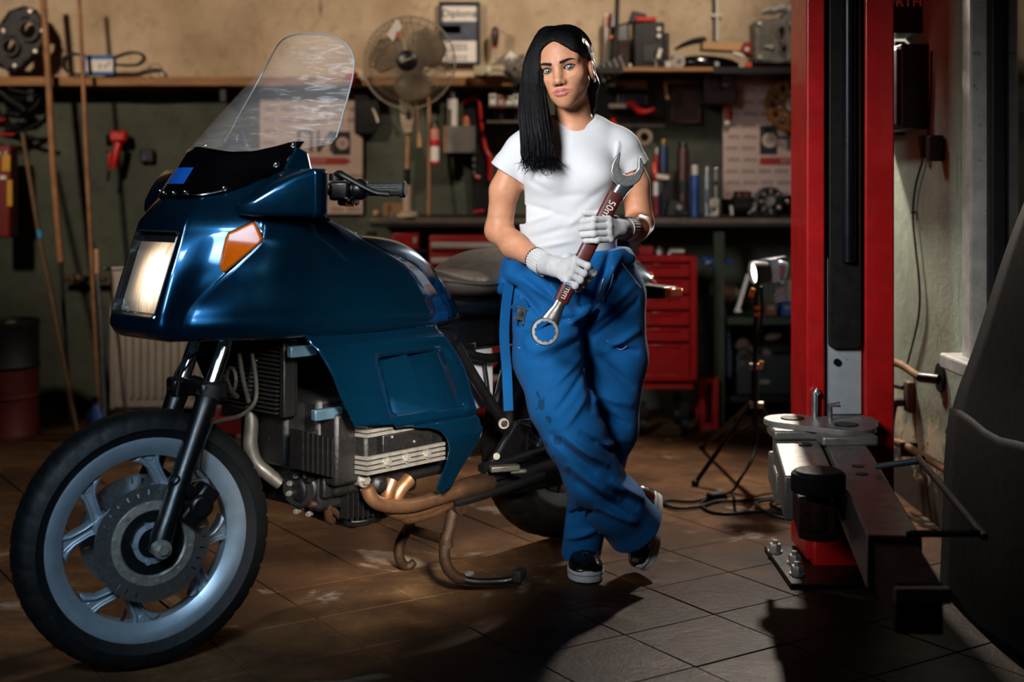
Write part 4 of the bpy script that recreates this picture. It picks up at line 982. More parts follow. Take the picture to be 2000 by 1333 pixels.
# ---- head frame
HS = 1.06
yaw, pit, rol = math.radians(17), math.radians(7), math.radians(9)
hx = Vector((math.cos(yaw), -math.sin(yaw), 0)); hy = Vector((-math.sin(yaw), -math.cos(yaw), 0)); hz = Vector((0, 0, 1))
hy2 = hy*math.cos(pit)-hz*math.sin(pit); hz2 = hz*math.cos(pit)+hy*math.sin(pit)
hx3 = hx*math.cos(rol)+hz2*math.sin(rol); hz3 = hz2*math.cos(rol)-hx*math.sin(rol)
HM = np.array([list(hx3), list(hy2), list(hz3)], dtype=f32).T      # world = HM @ head
eye_mid = W(1090.5, 135.5, 3.985); HC = eye_mid-hy2*.074*HS
def hw(x, y, z): return HC+(hx3*x+hy2*y+hz3*z)*HS
def to_head(P): return ((P-A(HC)) @ HM)/HS
EYES = [(s*.0315, .0645, .0) for s in (-1, 1)]; ER = .0136
def lips(q):
    ax = np.abs(q[:, 0]); Q = np.stack([ax, q[:, 1], q[:, 2]], 1)
    up = np.minimum(rcone(Q, (.0, .0905, -.0583), (.007, .0915, -.0572), .0039, .0039), rcone(Q, (.007, .0918, -.0570), (.0262, .0825, -.0616), .0038, .0019))
    lo_ = np.minimum(rcone(Q, (0, .0900, -.0692), (.010, .0896, -.0686), .0053, .0050), rcone(Q, (.010, .0900, -.0686), (.0252, .0820, -.0625), .0050, .0018))
    return up, lo_
def head_sdf(P):
    q = to_head(P); ax = np.abs(q[:, 0]); Q = np.stack([ax, q[:, 1], q[:, 2]], 1)
    d = ell(Q, (0, -.012, .03), (.0715, .092, .080))
    d = smin(d, ell(Q, (0, .030, -.028), (.0575, .056, .074)), .03)
    d = smin(d, ell(Q, (0, .036, .045), (.058, .046, .045)), .03)
    d = smin(d, rcone(Q, (.049, .004, -.048), (.012, .062, -.089), .011, .011), .03)
    d = smin(d, ell(Q, (0, .068, -.091), (.014, .017, .016)), .022)
    d = smin(d, ell(Q, (.042, .052, -.022), (.022, .022, .019)), .025)
    d = smin(d, ell(Q, (0, .0655, -.062), (.034, .0225, .024)), .022)
    d = smin(d, rcone(Q, (.012, .076, .0185), (.046, .063, .020), .0090, .0075), .02)
    # sockets and lids
    d = smax(d, -ell(Q, (.0315, .090, -.001), (.021, .0165, .0145)), .014)
    e = np.linalg.norm(Q-A((.0315, .0645, 0)), axis=1)
    lid = e-(ER+.0016); d = smin(d, lid, .007)
    zc = Q[:, 2]-.0012-.06*(Q[:, 0]-.0315); xr = (Q[:, 0]-.0315)/.0182
    top = .0071*(1-np.abs(xr)**2.2); bot = -.0066*(1-xr**2)
    op = np.maximum(np.maximum(zc-top, bot-zc), .066-Q[:, 1]); d = smax(d, -op, .0022)
    d = np.where(e < ER-.0006, np.maximum(d, ER-.0006-e), d)
    # nose
    d = smin(d, rcone(Q, (0, .077, .010), (0, .0975, -.028), .0075, .0080), .018)
    d = smin(d, ell(Q, (0, .1005, -.033), (.0088, .0088, .0080)), .011)
    d = smin(d, ell(Q, (.0125, .089, -.037), (.0062, .0088, .0062)), .010)
    d = smax(d, -ell(Q, (.0068, .095, -.0445), (.0035, .0055, .0042)), .003)
    up, lo_ = lips(q)
    d = smin(d, up, .0045); d = smin(d, lo_, .0045)
    gz = -.0632-.0006*np.cos(q[:, 0]*400)
    d = smax(d, -rcone(Q, (0, .0985, -.0642), (.027, .0865, -.0616), .0028, .0012), .003)
    # ears
    er = ell(Q, (.0735, -.006, -.018), (.0085, .0165, .028), [[1, 0, 0], [0, .97, -.24], [0, .24, .97]])
    er = smax(er, -ell(Q, (.0868, -.004, -.016), (.008, .010, .019)), .004); d = smin(d, er, .006)
    return d*HS
neck0, neck1 = hw(0, -.018, -.055), Vector(w(1123, 262, 4.115))
RSH, LSH = w(1016, 297, 4.12), w(1219, 292, 4.12)
RA = [RSH, w(985, 372, 4.125), w(974, 450, 4.13), w(1005, 480, 4.06), w(1058, 513, 3.955)]; RR = [.043, .0425, .0395, .039, .026]
LA = [LSH, w(1240, 360, 4.13), w(1250, 435, 4.12), w(1240, 446, 4.02), w(1222, 447, 3.945)]; LR = [.043, .0425, .040, .039, .027]
def body_sdf(P):
    d = head_sdf(P)
    n = rcone(P, neck0, neck1, .050, .058); d = smin(d, n, .022)
    t_ = ell(P, w(1116, 335, 4.12), (.150, .10, .15)); t_ = smin(t_, rcone(P, w(1050, 284, 4.125), w(1190, 281, 4.125), .042, .042), .05)
    t_ = smin(t_, rcone(P, w(1085, 266, 4.115), w(1160, 264, 4.115), .029, .029), .05)
    t_ = smin(t_, ell(P, w(1115, 470, 4.12), (.135, .10, .15)), .06); t_ = smin(t_, ell(P, w(1122, 570, 4.13), (.16, .10, .11)), .06)
    d = smin(d, t_, .03)
    d = smin(d, chain(P, RA, RR), .03); d = smin(d, chain(P, LA, LR), .03)
    return d
def lipmask(V):
    q = to_head(V); up, lo_ = lips(q); d = np.minimum(up, lo_); return np.clip(1-(d-.0006)/.0012, 0, 1)*(q[:, 1] > .07)
def shademask(V):     # nostril, lid line and eyelid make-up
    q = to_head(V); ax = np.abs(q[:, 0]); Q = np.stack([ax, q[:, 1], q[:, 2]], 1)
    n = np.clip(1-ell(Q, (.0068, .095, -.0445), (.0042, .0062, .005))/.001, 0, 1)
    e = np.linalg.norm(Q-A((.0315, .0645, 0)), axis=1); zc = Q[:, 2]-.0012-.06*(Q[:, 0]-.0315); xr = (Q[:, 0]-.0315)/.0182
    lid = np.clip(1-np.abs(zc-.0087*(1-np.abs(xr)**2.2))/.0022, 0, 1)*(np.abs(xr) < 1.1)*(e < .019)*.9
    return np.maximum(n, lid)*(q[:, 1] > .05)
hb0 = [min(HC[i]-.16, 9) for i in range(3)]
lo = (-.10, 3.84, .82); hi = (.46, 4.30, 1.70)
body = sdf_obj('body', body_sdf, lo, hi, .0042, M_SKIN, girl, ((HC.x-.09, HC.x+.10, .0017), (3.93, 4.07, .0017), (1.405, 1.60, .0017)), {'lip': lipmask, 'shade': shademask})
# eyes, brows, lashes, earring
def iris_material():
    m, t, b = base('grey_green_eye'); v = t.obj(); x, y, z = t.xyz(v)
    r = t.math('SQRT', t.math('ADD', t.math('MULTIPLY', x, x), t.math('MULTIPLY', z, z)))
    c = t.ramp(t.math('MULTIPLY', r, 100), [(.0, '#040404'), (.25, '#050505'), (.29, '#64796f'), (.62, '#465c58'), (.74, '#141c1e'), (.80, '#968f8a'), (1., '#a49a94')])
    t.link(c, b.inputs['Base Color']); b.inputs['Roughness'].default_value = .06; b.inputs['Coat Weight'].default_value = 1; return m
M_EYE = iris_material(); M_HAIR = None
for e in EYES:
    o = MB().ball((0, 0, 0), ER*HS, 28, 20).build('eye', M_EYE, None); o.parent = girl; c = hw(*e); o.location = c-SPACE[girl.name]
    gaze = (Vector((0, 0, 1.22))-c).normalized(); xx = gaze.cross(Vector((0, 0, 1))).normalized()
    o.rotation_euler = Matrix((xx, gaze, xx.cross(gaze))).transposed().to_euler()
M_BROW = mat('dark_brow_hair', '#0c0706', .8, var=.2)
def onface(x, z, off=.0006):
    """walk from in front of the face until the skin is met"""
    y = .12
    for _ in range(40):
        d = float(head_sdf(A([list(hw(x, y, z))]))[0])/HS
        y -= max(d, .0002)*.9
        if d < .0004: break
    return hw(x, y+off, z)
for s in (-1, 1):
    bm_ = MB(); top = []; botm = []
    for x, z, hgt in ((.0115, .0172, .0032), (.017, .0183, .0036), (.025, .0203, .0035), (.034, .0222, .0031), (.042, .0226, .0024), (.050, .0203, .0014), (.055, .0172, .0004)):
        top.append(onface(s*x, z+hgt*.95, .0009)); botm.append(onface(s*x, z-hgt*.95, .0009))
    bm_.grid([top, botm]).build('eyebrow', M_BROW, girl, solid=.0012)
    ls_ = [];
    for k in range(9):
        xr = -1+2*k/8; x = .0315+.0182*xr; z = .0012+.06*(x-.0315)+.0077*(1-abs(xr)**2.2); yy = .0645+math.sqrt(max(1e-6, (ER+.0018)**2-(x-.0315)**2-z*z))
        ls_.append(hw(s*x, yy+.0006, z))
    lo2 = []
    for k in range(9):
        xr = -1+2*k/8; x = .0315+.0182*xr; z = .0012+.06*(x-.0315)-.0072*(1-xr*xr); yy = .0645+math.sqrt(max(1e-6, (ER+.0018)**2-(x-.0315)**2-z*z)); lo2.append(hw(s*x, yy+.0002, z))
    MB().tube(lo2, [.0003, .0007, .0010, .0011, .0011], 6, 2).build('lower_lashes', M_BROW, girl)
    MB().tube(ls_, [.0007, .0014, .0017, .0019, .0015] , 6, 2).build('lashes', M_BROW, girl)
er = hw(.0785, -.002, -.046)
MB().ball(er, .0045, 10, 8).ball(er+Vector((0, 0, -.006)), .0035, 10, 8).build('earring', mat('bright_earring', '#e8eaec', .1, .9), girl)
# ---- hair: a swept mass over the skull and one long fall over her right shoulder
def hair_material():
    m, t, b = base('black_hair'); v = t.obj(); mp = t.new('ShaderNodeMapping'); mp.inputs['Scale'].default_value = (260, 260, 9); t.link(v, mp.inputs[0])
    n = t.noise(mp.outputs[0], 1.6, 5, .65)
    t.link(t.ramp(n, [(.35, '#020203'), (.75, '#0c0c10')]), b.inputs['Base Color'])
    b.inputs['Roughness'].default_value = .38; b.inputs['Specular IOR Level'].default_value = .14
    t.link(t.bump(n, .7, .004), b.inputs['Normal']); return m
M_HAIR = hair_material()
FALL = [w(1068, 72, 4.03), w(1046, 118, 4.02), w(1041, 170, 4.01), w(1043, 225, 3.985), w(1049, 270, 3.97), w(1051, 305, 3.965)]
FALLD = [tuple(p) for p in catmull(FALL, 4)]; FRD = [p.x for p in catmull([Vector((r, 0, 0)) for r in (.030, .032, .035, .040, .041, .028)], 4)]
def hair_sdf(P):
    q = to_head(P)
    d = ell(q, (0, -.018, .034), (.0805, .100, .087))
    d = smin(d, ell(q, (.002, .02, .082), (.055, .05, .030)), .03)
    d = smin(d, ell(q, (0, .036, .049), (.0650, .0530, .053)), .02)
    # face opening
    sg_ = 1/(1+np.exp(-(q[:, 0]+.002)/.009)); xe = (q[:, 0]+.004)/(.0555+.0125*sg_); tent = (q[:, 2]-(.088-np.sqrt(q[:, 0]**2+.00012)*(.72+.22*sg_)))*.75
    ze = (q[:, 2]+.02)/.118
    face = np.maximum(smax((np.sqrt(xe*xe+ze*ze)-1)*.055, tent, .012), .012-q[:, 1]); d = smax(d, -face, .007)
    d = smax(d, -ell(q, (.075, .02, -.036), (.024, .04, .055)), .006)       # clear of her left ear
    d = smax(d, -(q[:, 2]+.06), .02)
    # fall on her right side
    f_ = chain(P*A((1, 1.35, 1)), [tuple(np.array(p)*np.array((1, 1.35, 1))) for p in FALLD], FRD, .006)
    f_ = smax(f_, -ell(q, (.006, .08, -.03), (.0585, .085, .112)), .006)
    d = smin(d, f_, .02)
    # back of the neck, left side
    b_ = chain(P, [hw(.045, -.05, -.01), hw(.052, -.052, -.06), hw(.042, -.058, -.12)], [.030, .022, .013], .02)
    b2 = chain(P, [hw(-.03, -.06, -.01), hw(-.02, -.07, -.09), hw(.01, -.07, -.14)], [.05, .045, .03], .02)
    d = smin(d, smin(b_, b2, .03), .02)
    st = np.sin(q[:, 0]*420+np.sin(q[:, 2]*30)*2)*np.sin(q[:, 1]*300+q[:, 2]*25)
    return d+.0004*st
hair = sdf_obj('hair', hair_sdf, (-.02, 3.88, 1.24), (.30, 4.22, 1.70), .0032, M_HAIR, girl)
HR = random.Random(3); sm_ = MB()
for k in range(420):
    a = HR.uniform(0, 2*PI); u = HR.uniform(.75, 1.06); pts = []
    rad = [.028, .029, .036, .044, .047, .047, .05]
    ln = HR.uniform(.8, 1.12)
    ext = FALL+[w(1052+HR.uniform(-6, 10), 322, 3.962)]
    for i, (p, r) in enumerate(zip(ext, rad)):
        c = Vector(p); ox, oy = math.cos(a)*r*u, math.sin(a)*r*u*.72
        pts.append(c+Vector((ox+HR.uniform(-.002, .002), min(oy, .02) if i > 3 else oy, 0)))
    pts[-1].x += HR.uniform(-.010, .022); pts[-1].z += HR.uniform(-.022, .028)
    if u > .55 or True: sm_.tube(pts[1:], [.0009, .0017, .0016, .0013, .0003], 4, 4, False)
for k in range(60):      # tips that flick outwards
    t0 = Vector(w(1030+HR.uniform(0, 50), 285+HR.uniform(-10, 10), 3.945+HR.uniform(0, .02)))
    sx = HR.uniform(-1, 1.2)
    sm_.tube([t0, t0+Vector((.006*sx, -.002, -.025)), t0+Vector((.022*sx, 0, -.05-HR.uniform(0, .02))), t0+Vector((.045*sx, .004, -.062-HR.uniform(-.01, .02)))], [.0014, .0012, .0008, .0002], 4, 3, False)
for k in range(90):      # strands combed over the crown
    x0 = HR.uniform(-.05, .065); side = -1 if HR.random() < .6 else 1
    pts = []
    for i in range(7):
        t = i/6; ph = HR.uniform(-.001, .001)
        ang = (.15+1.5*t)*side; yy = .055-.05*t+x0*.9
        pts.append(hw(math.sin(ang)*.0815+.012*(1-t), min(.066, yy)*(.9), .036+math.cos(ang)*.0855+ph-.03*max(0, yy-.03)/.04))
    q = to_head(A([list(p) for p in pts])); d = hair_sdf(A([list(p) for p in pts]))
    if np.abs(d).max() < .012: sm_.tube(pts, [.0006, .0013, .0004], 4, 3, False)
so = sm_.build('hair_strands', M_HAIR, girl); so['kind'] = 'stuff'
# ---- t-shirt
def foldd(P, segs):
    d = np.zeros(len(P), f32)
    for (x0, y0), (x1, y1), wd, amp, dep in segs:
        a, b_ = W(x0, y0, dep), W(x1, y1, dep); a2, b2 = A((a.x, a.z)), A((b_.x, b_.z)); q = P[:, [0, 2]]; ba = b2-a2
        t = ((q-a2) @ ba)/float(ba @ ba); tc = np.clip(t, 0, 1); dist = np.linalg.norm(q-a2-tc[:, None]*ba, axis=1)
        d += amp*np.exp(-(dist/wd)**2)*np.clip(1.2-np.abs(tc-.5)*1.6, .2, 1)*(P[:, 1] < dep+.06)
    return d
SH_F = [((1030, 400), (1110, 425), .010, .004, 4.0), ((1020, 440), (1085, 415), .008, -.003, 4.0), ((1040, 465), (1130, 440), .010, .004, 4.0), ((1050, 485), (1120, 470), .008, -.004, 4.0), ((1100, 450), (1150, 410), .010, -.003, 4.0),
        ((1190, 360), (1130, 405), .012, .003, 4.0), ((1205, 320), (1215, 250), .007, -.004, 4.0), ((1212, 330), (1222, 290), .006, .004, 4.0), ((1022, 345), (1040, 290), .009, .003, 4.0), ((1070, 330), (1160, 322), .02, -.002, 4.0), ((1080, 385), (1150, 380), .012, .0025, 4.0), ((1030, 350), (1075, 375), .009, .003, 4.0)]
RSL, LSL = w(990, 338, 4.125), w(1236, 328, 4.13)
def shirt_core(P):
    d = ell(P, w(1115, 340, 4.12), (.158, .112, .16))
    d = smin(d, rcone(P, w(1040, 279, 4.125), w(1198, 276, 4.125), .050, .050), .05)
    d = smin(d, rcone(P, w(1088, 256, 4.12), w(1158, 254, 4.12), .042, .042), .05)
    for px in (1068, 1160): d = smin(d, ell(P, w(px, 347, 4.035), (.062, .058, .055)), .05)
    d = smin(d, ell(P, w(1112, 440, 4.115), (.150, .115, .13)), .08); d = smin(d, ell(P, w(1112, 515, 4.125), (.148, .098, .10)), .05)
    d = smin(d, rcone(P, RSH, RSL, .053, .053), .035); d = smin(d, rcone(P, LSH, LSL, .053, .050), .035)
    return d
def hem(P, a, b_): n = (Vector(b_)-Vector(a)).normalized(); return (P-A(b_)) @ A(n)
NKC = w(1122, 216, 4.085)
def shirt_sdf(P):
    d = shirt_core(P)+foldd(P, SH_F)
    # sleeve ends: rolled cuff
    for a, b_, r in ((RSH, RSL, .053), (LSH, LSL, .050)):
        h = hem(P, a, b_); near = (np.linalg.norm(P-A(b_), axis=1) < .16) & (np.abs(P[:, 0]-(w(1112, 300, 4.12)[0])) > .135)
        cuff = rcone(P, Vector(b_).lerp(Vector(a), .26), b_, r+.0035, r+.0045)
        d = np.where(near, smin(d, cuff, .004), d)
        d = np.where(near & (h > -.02), np.maximum(d, h), d)
        d = np.where(near, smax(d, -rcone(P, Vector(b_).lerp(Vector(a), .3), Vector(b_)+(Vector(b_)-Vector(a)), r-.005, r-.003), .003), d)
    # neck opening
    dx, dy = (P[:, 0]-NKC[0]), (P[:, 1]-NKC[1]); dz = np.minimum(P[:, 2]-NKC[2], 0)
    def nkd(gx, gy, gz): return (np.sqrt((dx/gx)**2+(dy/gy)**2+(dz/gz)**2)-1)*min(gx, gy)
    rib = nkd(.076, .115, .060); d = np.where(rib < 0, d-.0014, d)
    d = smax(d, -nkd(.066, .102, .049), .003)
    return np.maximum(d, .875-P[:, 2]) if False else d
shirt = sdf_obj('t_shirt', shirt_sdf, (-.13, 3.93, .90), (.50, 4.30, 1.42), .0036, M_SHIRT, girl)
# ---- trousers
FL = [w(1065, 575, 4.09), w(1073, 700, 4.03), w(1097, 790, 3.97), w(1124, 852, 3.955), w(1158, 930, 4.0), w(1200, 985, 4.06), w(1240, 1032, 4.12)]
FR = [.108, .103, .093, .087, .082, .084, .090]
BL_ = [w(1192, 580, 4.13), w(1204, 700, 4.12), w(1190, 838, 4.11), w(1155, 950, 4.16), w(1133, 1093, 4.20)]; BRr = [.107, .091, .082, .068, .060]
TR_F = [  # creases: + in, - out
 ((1140, 640), (1150, 790), .010, .007, 4.0), ((1145, 655), (1060, 700), .010, .004, 4.0), ((1140, 690), (1075, 745), .009, -.004, 4.0), ((1140, 720), (1085, 790), .009, .004, 4.0),
 ((1145, 760), (1100, 820), .009, -.004, 4.0), ((1195, 480), (1150, 640), .011, .006, 4.0), ((1215, 500), (1165, 590), .010, -.005, 4.0), ((1240, 560), (1150, 640), .012, -.005, 4.0), ((1250, 590), (1160, 665), .010, .005, 4.0),
 ((1250, 650), (1175, 690), .012, -.006, 4.0), ((1245, 690), (1185, 680), .010, .006, 4.0), ((1235, 760), (1170, 700), .012, .005, 4.0), ((1230, 790), (1165, 770), .012, -.005, 4.05), ((1225, 830), (1170, 800), .010, .005, 4.05), ((1215, 860), (1165, 850), .012, -.005, 4.05),
 ((1080, 850), (1160, 920), .012, .007, 3.9), ((1105, 850), (1185, 910), .010, -.007, 3.9), ((1135, 845), (1200, 890), .010, .007, 3.9), ((1110, 905), (1210, 975), .013, -.006, 3.95), ((1130, 935), (1225, 1010), .012, .007, 3.97), ((1165, 985), (1240, 1020), .010, -.005, 4.0), ((1195, 930), (1255, 975), .012, -.008, 4.0), ((1185, 945), (1240, 990), .010, .006, 4.0),
 ((1100, 1030), (1150, 985), .010, .006, 4.1), ((1105, 1060), (1165, 1040), .010, -.006, 4.1),  ((1110, 960), (1140, 1010), .012, -.005, 4.1),
 ((1010, 560), (1060, 620), .010, .005, 4.0), ((1020, 545), (1085, 590), .010, -.006, 4.0), ((1060, 530), (1120, 620), .012, -.006, 4.0), ((1085, 520), (1150, 560), .010, .005, 4.0), ((1015, 640), (1120, 620), .010, .005, 4.0), ((1035, 690), (1110, 655), .010, -.004, 4.0)]
fdir = (Vector(FL[-1])-Vector(FL[-2])).normalized(); bdir = (Vector(BL_[-1])-Vector(BL_[-2])).normalized()
def trouser_sdf(P):
    p_ = ell(P, w(1125, 575, 4.13), (.198, .118, .115)); p_ = smin(p_, ell(P, w(1122, 505, 4.12), (.182, .130, .085)), .06)
    a = chain(P, FL, FR, .03); b_ = chain(P, BL_, BRr, .03)
    h = (P-A(FL[-1])) @ A(fdir); a = np.where(h > -.06, np.maximum(a, h), a)
    a = np.where(h > -.03, smax(a, -rcone(P, Vector(FL[-1])-fdir*.02, Vector(FL[-1])+fdir*.2, .074, .080), .006), a)
    h = (P-A(BL_[-1])) @ A(bdir); b_ = np.where(h > -.06, np.maximum(b_, h+.006*np.sin(P[:, 0]*90)), b_)
    b_ = np.where(h > -.025, smax(b_, -rcone(P, Vector(BL_[-1])-bdir*.015, Vector(BL_[-1])+bdir*.2, .045, .050), .004), b_)
    top = smin(p_, smin(a, b_, .012), .035)
    lim = P[:, 2] > W(0, 720, 4.05).z
    d = np.where(lim, top, np.minimum(smin(p_, a, .03), b_))
    # bib and sleeves folded down over the front
    flap = ell(P, w(1072, 575, 4.005), (.088, .030, .085)); flap = smin(flap, rcone(P, w(1005, 535, 4.02), w(1105, 610, 3.995), .030, .022), .03)
    flap = smin(flap, rcone(P, w(1110, 625, 3.99), w(1160, 600, 3.99), .018, .015), .02)
    flap = smin(flap, rcone(P, w(1005, 520, 4.05), w(985, 560, 4.09), .03, .028), .03); flap = smin(flap, rcone(P, w(1165, 495, 4.02), w(1232, 505, 4.06), .020, .016), .03)
    d = smin(d, flap, .012)
    d = d+2.6*foldd(P, TR_F)
    # waist opening round the shirt
    s = shirt_core(P); zt_ = W(0, 494, 4.05).z+.10*(P[:, 0]-.19)
    d = smax(d, P[:, 2]-zt_, .012); d = np.where(P[:, 2] > .92, smax(d, -(s-.001), .004), d)
    return d
trou = sdf_obj('work_trousers', trouser_sdf, (-.09, 3.80, .02), (.48, 4.36, 1.06), .0042, M_TROU, girl)
# hanging straps, buckle, seams
def ontro(px, py, off=.0034):
    r = W(px, py, 1.0)-Vector((0, 0, CAM_H)); o = Vector((0, 0, CAM_H)); t = 3.75
    for _ in range(60):
        d = float(trouser_sdf(A([list(o+r*t)]))[0]); t += max(.0006, d*.7)
        if d < .0006: break
    return o+r*(min(t, 4.06)-off)
def strap(pts, wd, th, nm, m=M_TROU, par=None):
    P = catmull([W(*p) for p in pts], 6); r = []
    for i, p in enumerate(P):
        t = (P[min(i+1, len(P)-1)]-P[max(i-1, 0)]).normalized(); sdir = t.cross(Vector((.25, -1, 0))).normalized(); n = sdir.cross(t)
        r.append([p+sdir*wd+n*th, p-sdir*wd+n*th, p-sdir*wd-n*th, p+sdir*wd-n*th])
    return MB().loft(r).build(nm, m, par or girl, .0015, ang=50)
strap([(996, 545, 4.03), (988, 600, 4.03), (985, 660, 4.035), (990, 730, 4.035), (993, 803, 4.04)], .015, .003, 'hanging_strap')
strap([(990, 505, 4.06), (984, 525, 4.05), (983, 545, 4.04), (992, 550, 4.03)], .010, .003, 'strap_loop')
def onstrap(px, nm, wd):
    P = catmull([ontro(*q, .011) for q in px], 5); r = []
    for i, p in enumerate(P):
        t = (P[min(i+1, len(P)-1)]-P[max(i-1, 0)]).normalized(); sdir = t.cross(Vector((.1, -1, 0))).normalized(); n = sdir.cross(t)
        r.append([p+sdir*wd+n*.003, p-sdir*wd+n*.003, p-sdir*wd-n*.003, p+sdir*wd-n*.003])
    MB().loft(r).build(nm, M_TROU, girl, .001, ang=50)
M_GREYPL = mat('grey_plastic_buckle', '#3c4247', .35)
bk = ontro(1018, 613, .012); Rb = RZ(.05) @ RY(.32)
MB().box(bk, (.026, .009, .026), Rb).box(bk+Rb @ Vector((0, 0, .016)), (.038, .010, .007), Rb).box(bk+Rb @ Vector((.0, 0, -.016)), (.034, .010, .007), Rb).box(bk+Rb @ Vector((.014, 0, -.024)), (.006, .008, .014), Rb).box(bk+Rb @ Vector((-.014, 0, -.024)), (.006, .008, .014), Rb).build('buckle', M_GREYPL, girl, .002)
MB().box(bk+Rb @ Vector((0, -.006, 0)), (.012, .003, .014), Rb).build('buckle_badge', mat('dark_badge', '#111416', .4), girl, .002)
onstrap([(1004, 606), (1012, 600), (1028, 590)], 'buckled_strap', .015)
onstrap([(1024, 638), (1042, 640), (1060, 628), (1082, 612)], 'buckled_strap', .0135)
strap([(1168, 585, 3.985), (1180, 545, 3.985)], .0035, .0012, 'zip_pull', mat('silver_zip', '#c8ccd0', .25, .8))
M_SEAM = mat('pale_seam_thread', '#8fa4bd', .8)
for pts in ([(1165, 600), (1185, 575), (1197, 540), (1196, 520)], [(1215, 515), (1235, 540), (1252, 562)], [(1185, 665), (1210, 683), (1225, 676)], [(1012, 680), (1055, 672)], [(1110, 625), (1160, 612)], [(1112, 632), (1160, 620)]):
    MB().tube([ontro(*p) for p in pts], .0011, 6, 4).build('seam', M_SEAM, trou)
# ---- the wrench (held, so a thing of its own)
WA, WB = W(1222, 345, 3.855), W(1065, 648, 3.80)
wd_ = (WB-WA).normalized(); wn_ = Vector((0, -1, 0)); wn_ = (wn_-wd_*wn_.dot(wd_)).normalized(); wsd = wd_.cross(wn_)   # along, towards camera, sideways
if wsd.x < 0: wsd = -wsd
wr_ = thing('wrench', 'large combination wrench with a dark red grip in gloved hands', 'wrench', WA.lerp(WB, .5))
M_GRIP = mat('dark_red_grip', '#4a1714', .45, 0, .2, 30, .1)
M_WST = mat('satin_wrench_steel', '#b4b5b4', .3, .9, .12, 60)
M_RING = mat('polished_wrench_steel', '#a4a8ab', .2, .95, .08, 60)
LW = (WB-WA).length
def wp(u, s, n=0.): return WA+wd_*u+wsd*s+wn_*n     # u from the open end, s sideways
def ph(px, py):      # photo pixel -> (u, s) in the wrench's own plane
    r = W(px, py, 1.0)-Vector((0, 0, CAM_H)); t = (WA-Vector((0, 0, CAM_H))).dot(wn_)/r.dot(wn_)
    p = Vector((0, 0, CAM_H))+r*t-WA; return (p.dot(wd_), p.dot(wsd))
jaw = [(1212, 297), (1203, 305), (1195, 320), (1192, 335), (1196, 350), (1206, 361), (1222, 367), (1237, 363), (1249, 353), (1256, 338), (1257, 322), (1251, 308), (1246, 306), (1245, 330), (1236, 342), (1224, 345), (1213, 338), (1208, 326)]
def jf(u, s): return wp(u, s, .009)
front = panel([ph(*p) for p in jaw], jf, .006)
jm = MB().prism([wp(*ph(*p), -.010) for p in jaw], wn_*.020).build('open_jaw', M_WST, wr_, .003, ang=30)
nk0, nk1 = ph(1221, 362), ph(1205, 385)
def sect(u, s0, w2, t2, n=16): return [wp(u, s0+math.copysign(abs(math.cos(a))**.7, math.cos(a))*w2, math.copysign(abs(math.sin(a))**.7, math.sin(a))*t2) for a in [2*PI*k/n for k in range(n)]]
MB().loft([sect(nk0[0]-.010, nk0[1], .025, .009), sect(nk0[0]+.008, nk0[1]*.7+nk1[1]*.3, .020, .0095), sect(nk1[0]-.004, nk1[1], .019, .0095), sect(nk1[0]+.01, nk1[1], .019, .0095)]).build('jaw_neck', M_RING, wr_)
g0, g1 = ph(1203, 378), ph(1095, 590)
MB().loft([sect(g0[0], g0[1], .0215, .0115, 20), sect(g0[0]+.003, g0[1], .0225, .0125, 20), sect(g1[0]-.003, g1[1], .0215, .0125, 20), sect(g1[0], g1[1], .0205, .0115, 20)]).build('grip_sleeve', M_GRIP, wr_)
r0 = ph(1064, 648); n1 = ph(1093, 594)
MB().loft([sect(n1[0]-.008, n1[1], .0165, .009), sect(n1[0]+.012, n1[1], .017, .0095), sect(n1[0]+.03, (n1[1]+r0[1])/2, .0215, .010), sect(r0[0]-.03, r0[1], .027, .010)]).build('ring_neck', M_RING, wr_)
cx = wp(*r0, 0)
MB().ring(cx, wn_, [(.030, -.0125), (.037, -.0125), (.0395, -.009), (.0395, .009), (.037, .0125), (.030, .0125)], 48).build('ring_end', M_RING, wr_)
tm_ = MB()
for k in range(12):
    a = 2*PI*k/12; e1 = wd_*math.cos(a)+wsd*math.sin(a); e2 = wn_.cross(e1)
    tm_.prism([cx+e1*.0305+e2*.0075-wn_*.0115, cx+e1*.0305-e2*.0075-wn_*.0115, cx+e1*.0272-wn_*.0115], wn_*.023)
tm_.build('ring_teeth', M_RING, wr_)
M_LET = mat('pale_stamped_letters', '#c9c4bd', .5)
# lettering runs down the handle
fx, fy, fz = wd_, -wsd, wn_
if fx.cross(fy).dot(fz) < 0: fy = -fy
lrot = Matrix((fx, fy, fz)).transposed().to_euler()
text('lettering', '50mm', .030, M_LET, wr_, wp(g0[0]+.062, g0[1]+.001, .0128), lrot)
text('lettering', '50mm', .026, M_LET, wr_, wp(g1[0]-.042, g1[1]+.002, .0128), lrot)
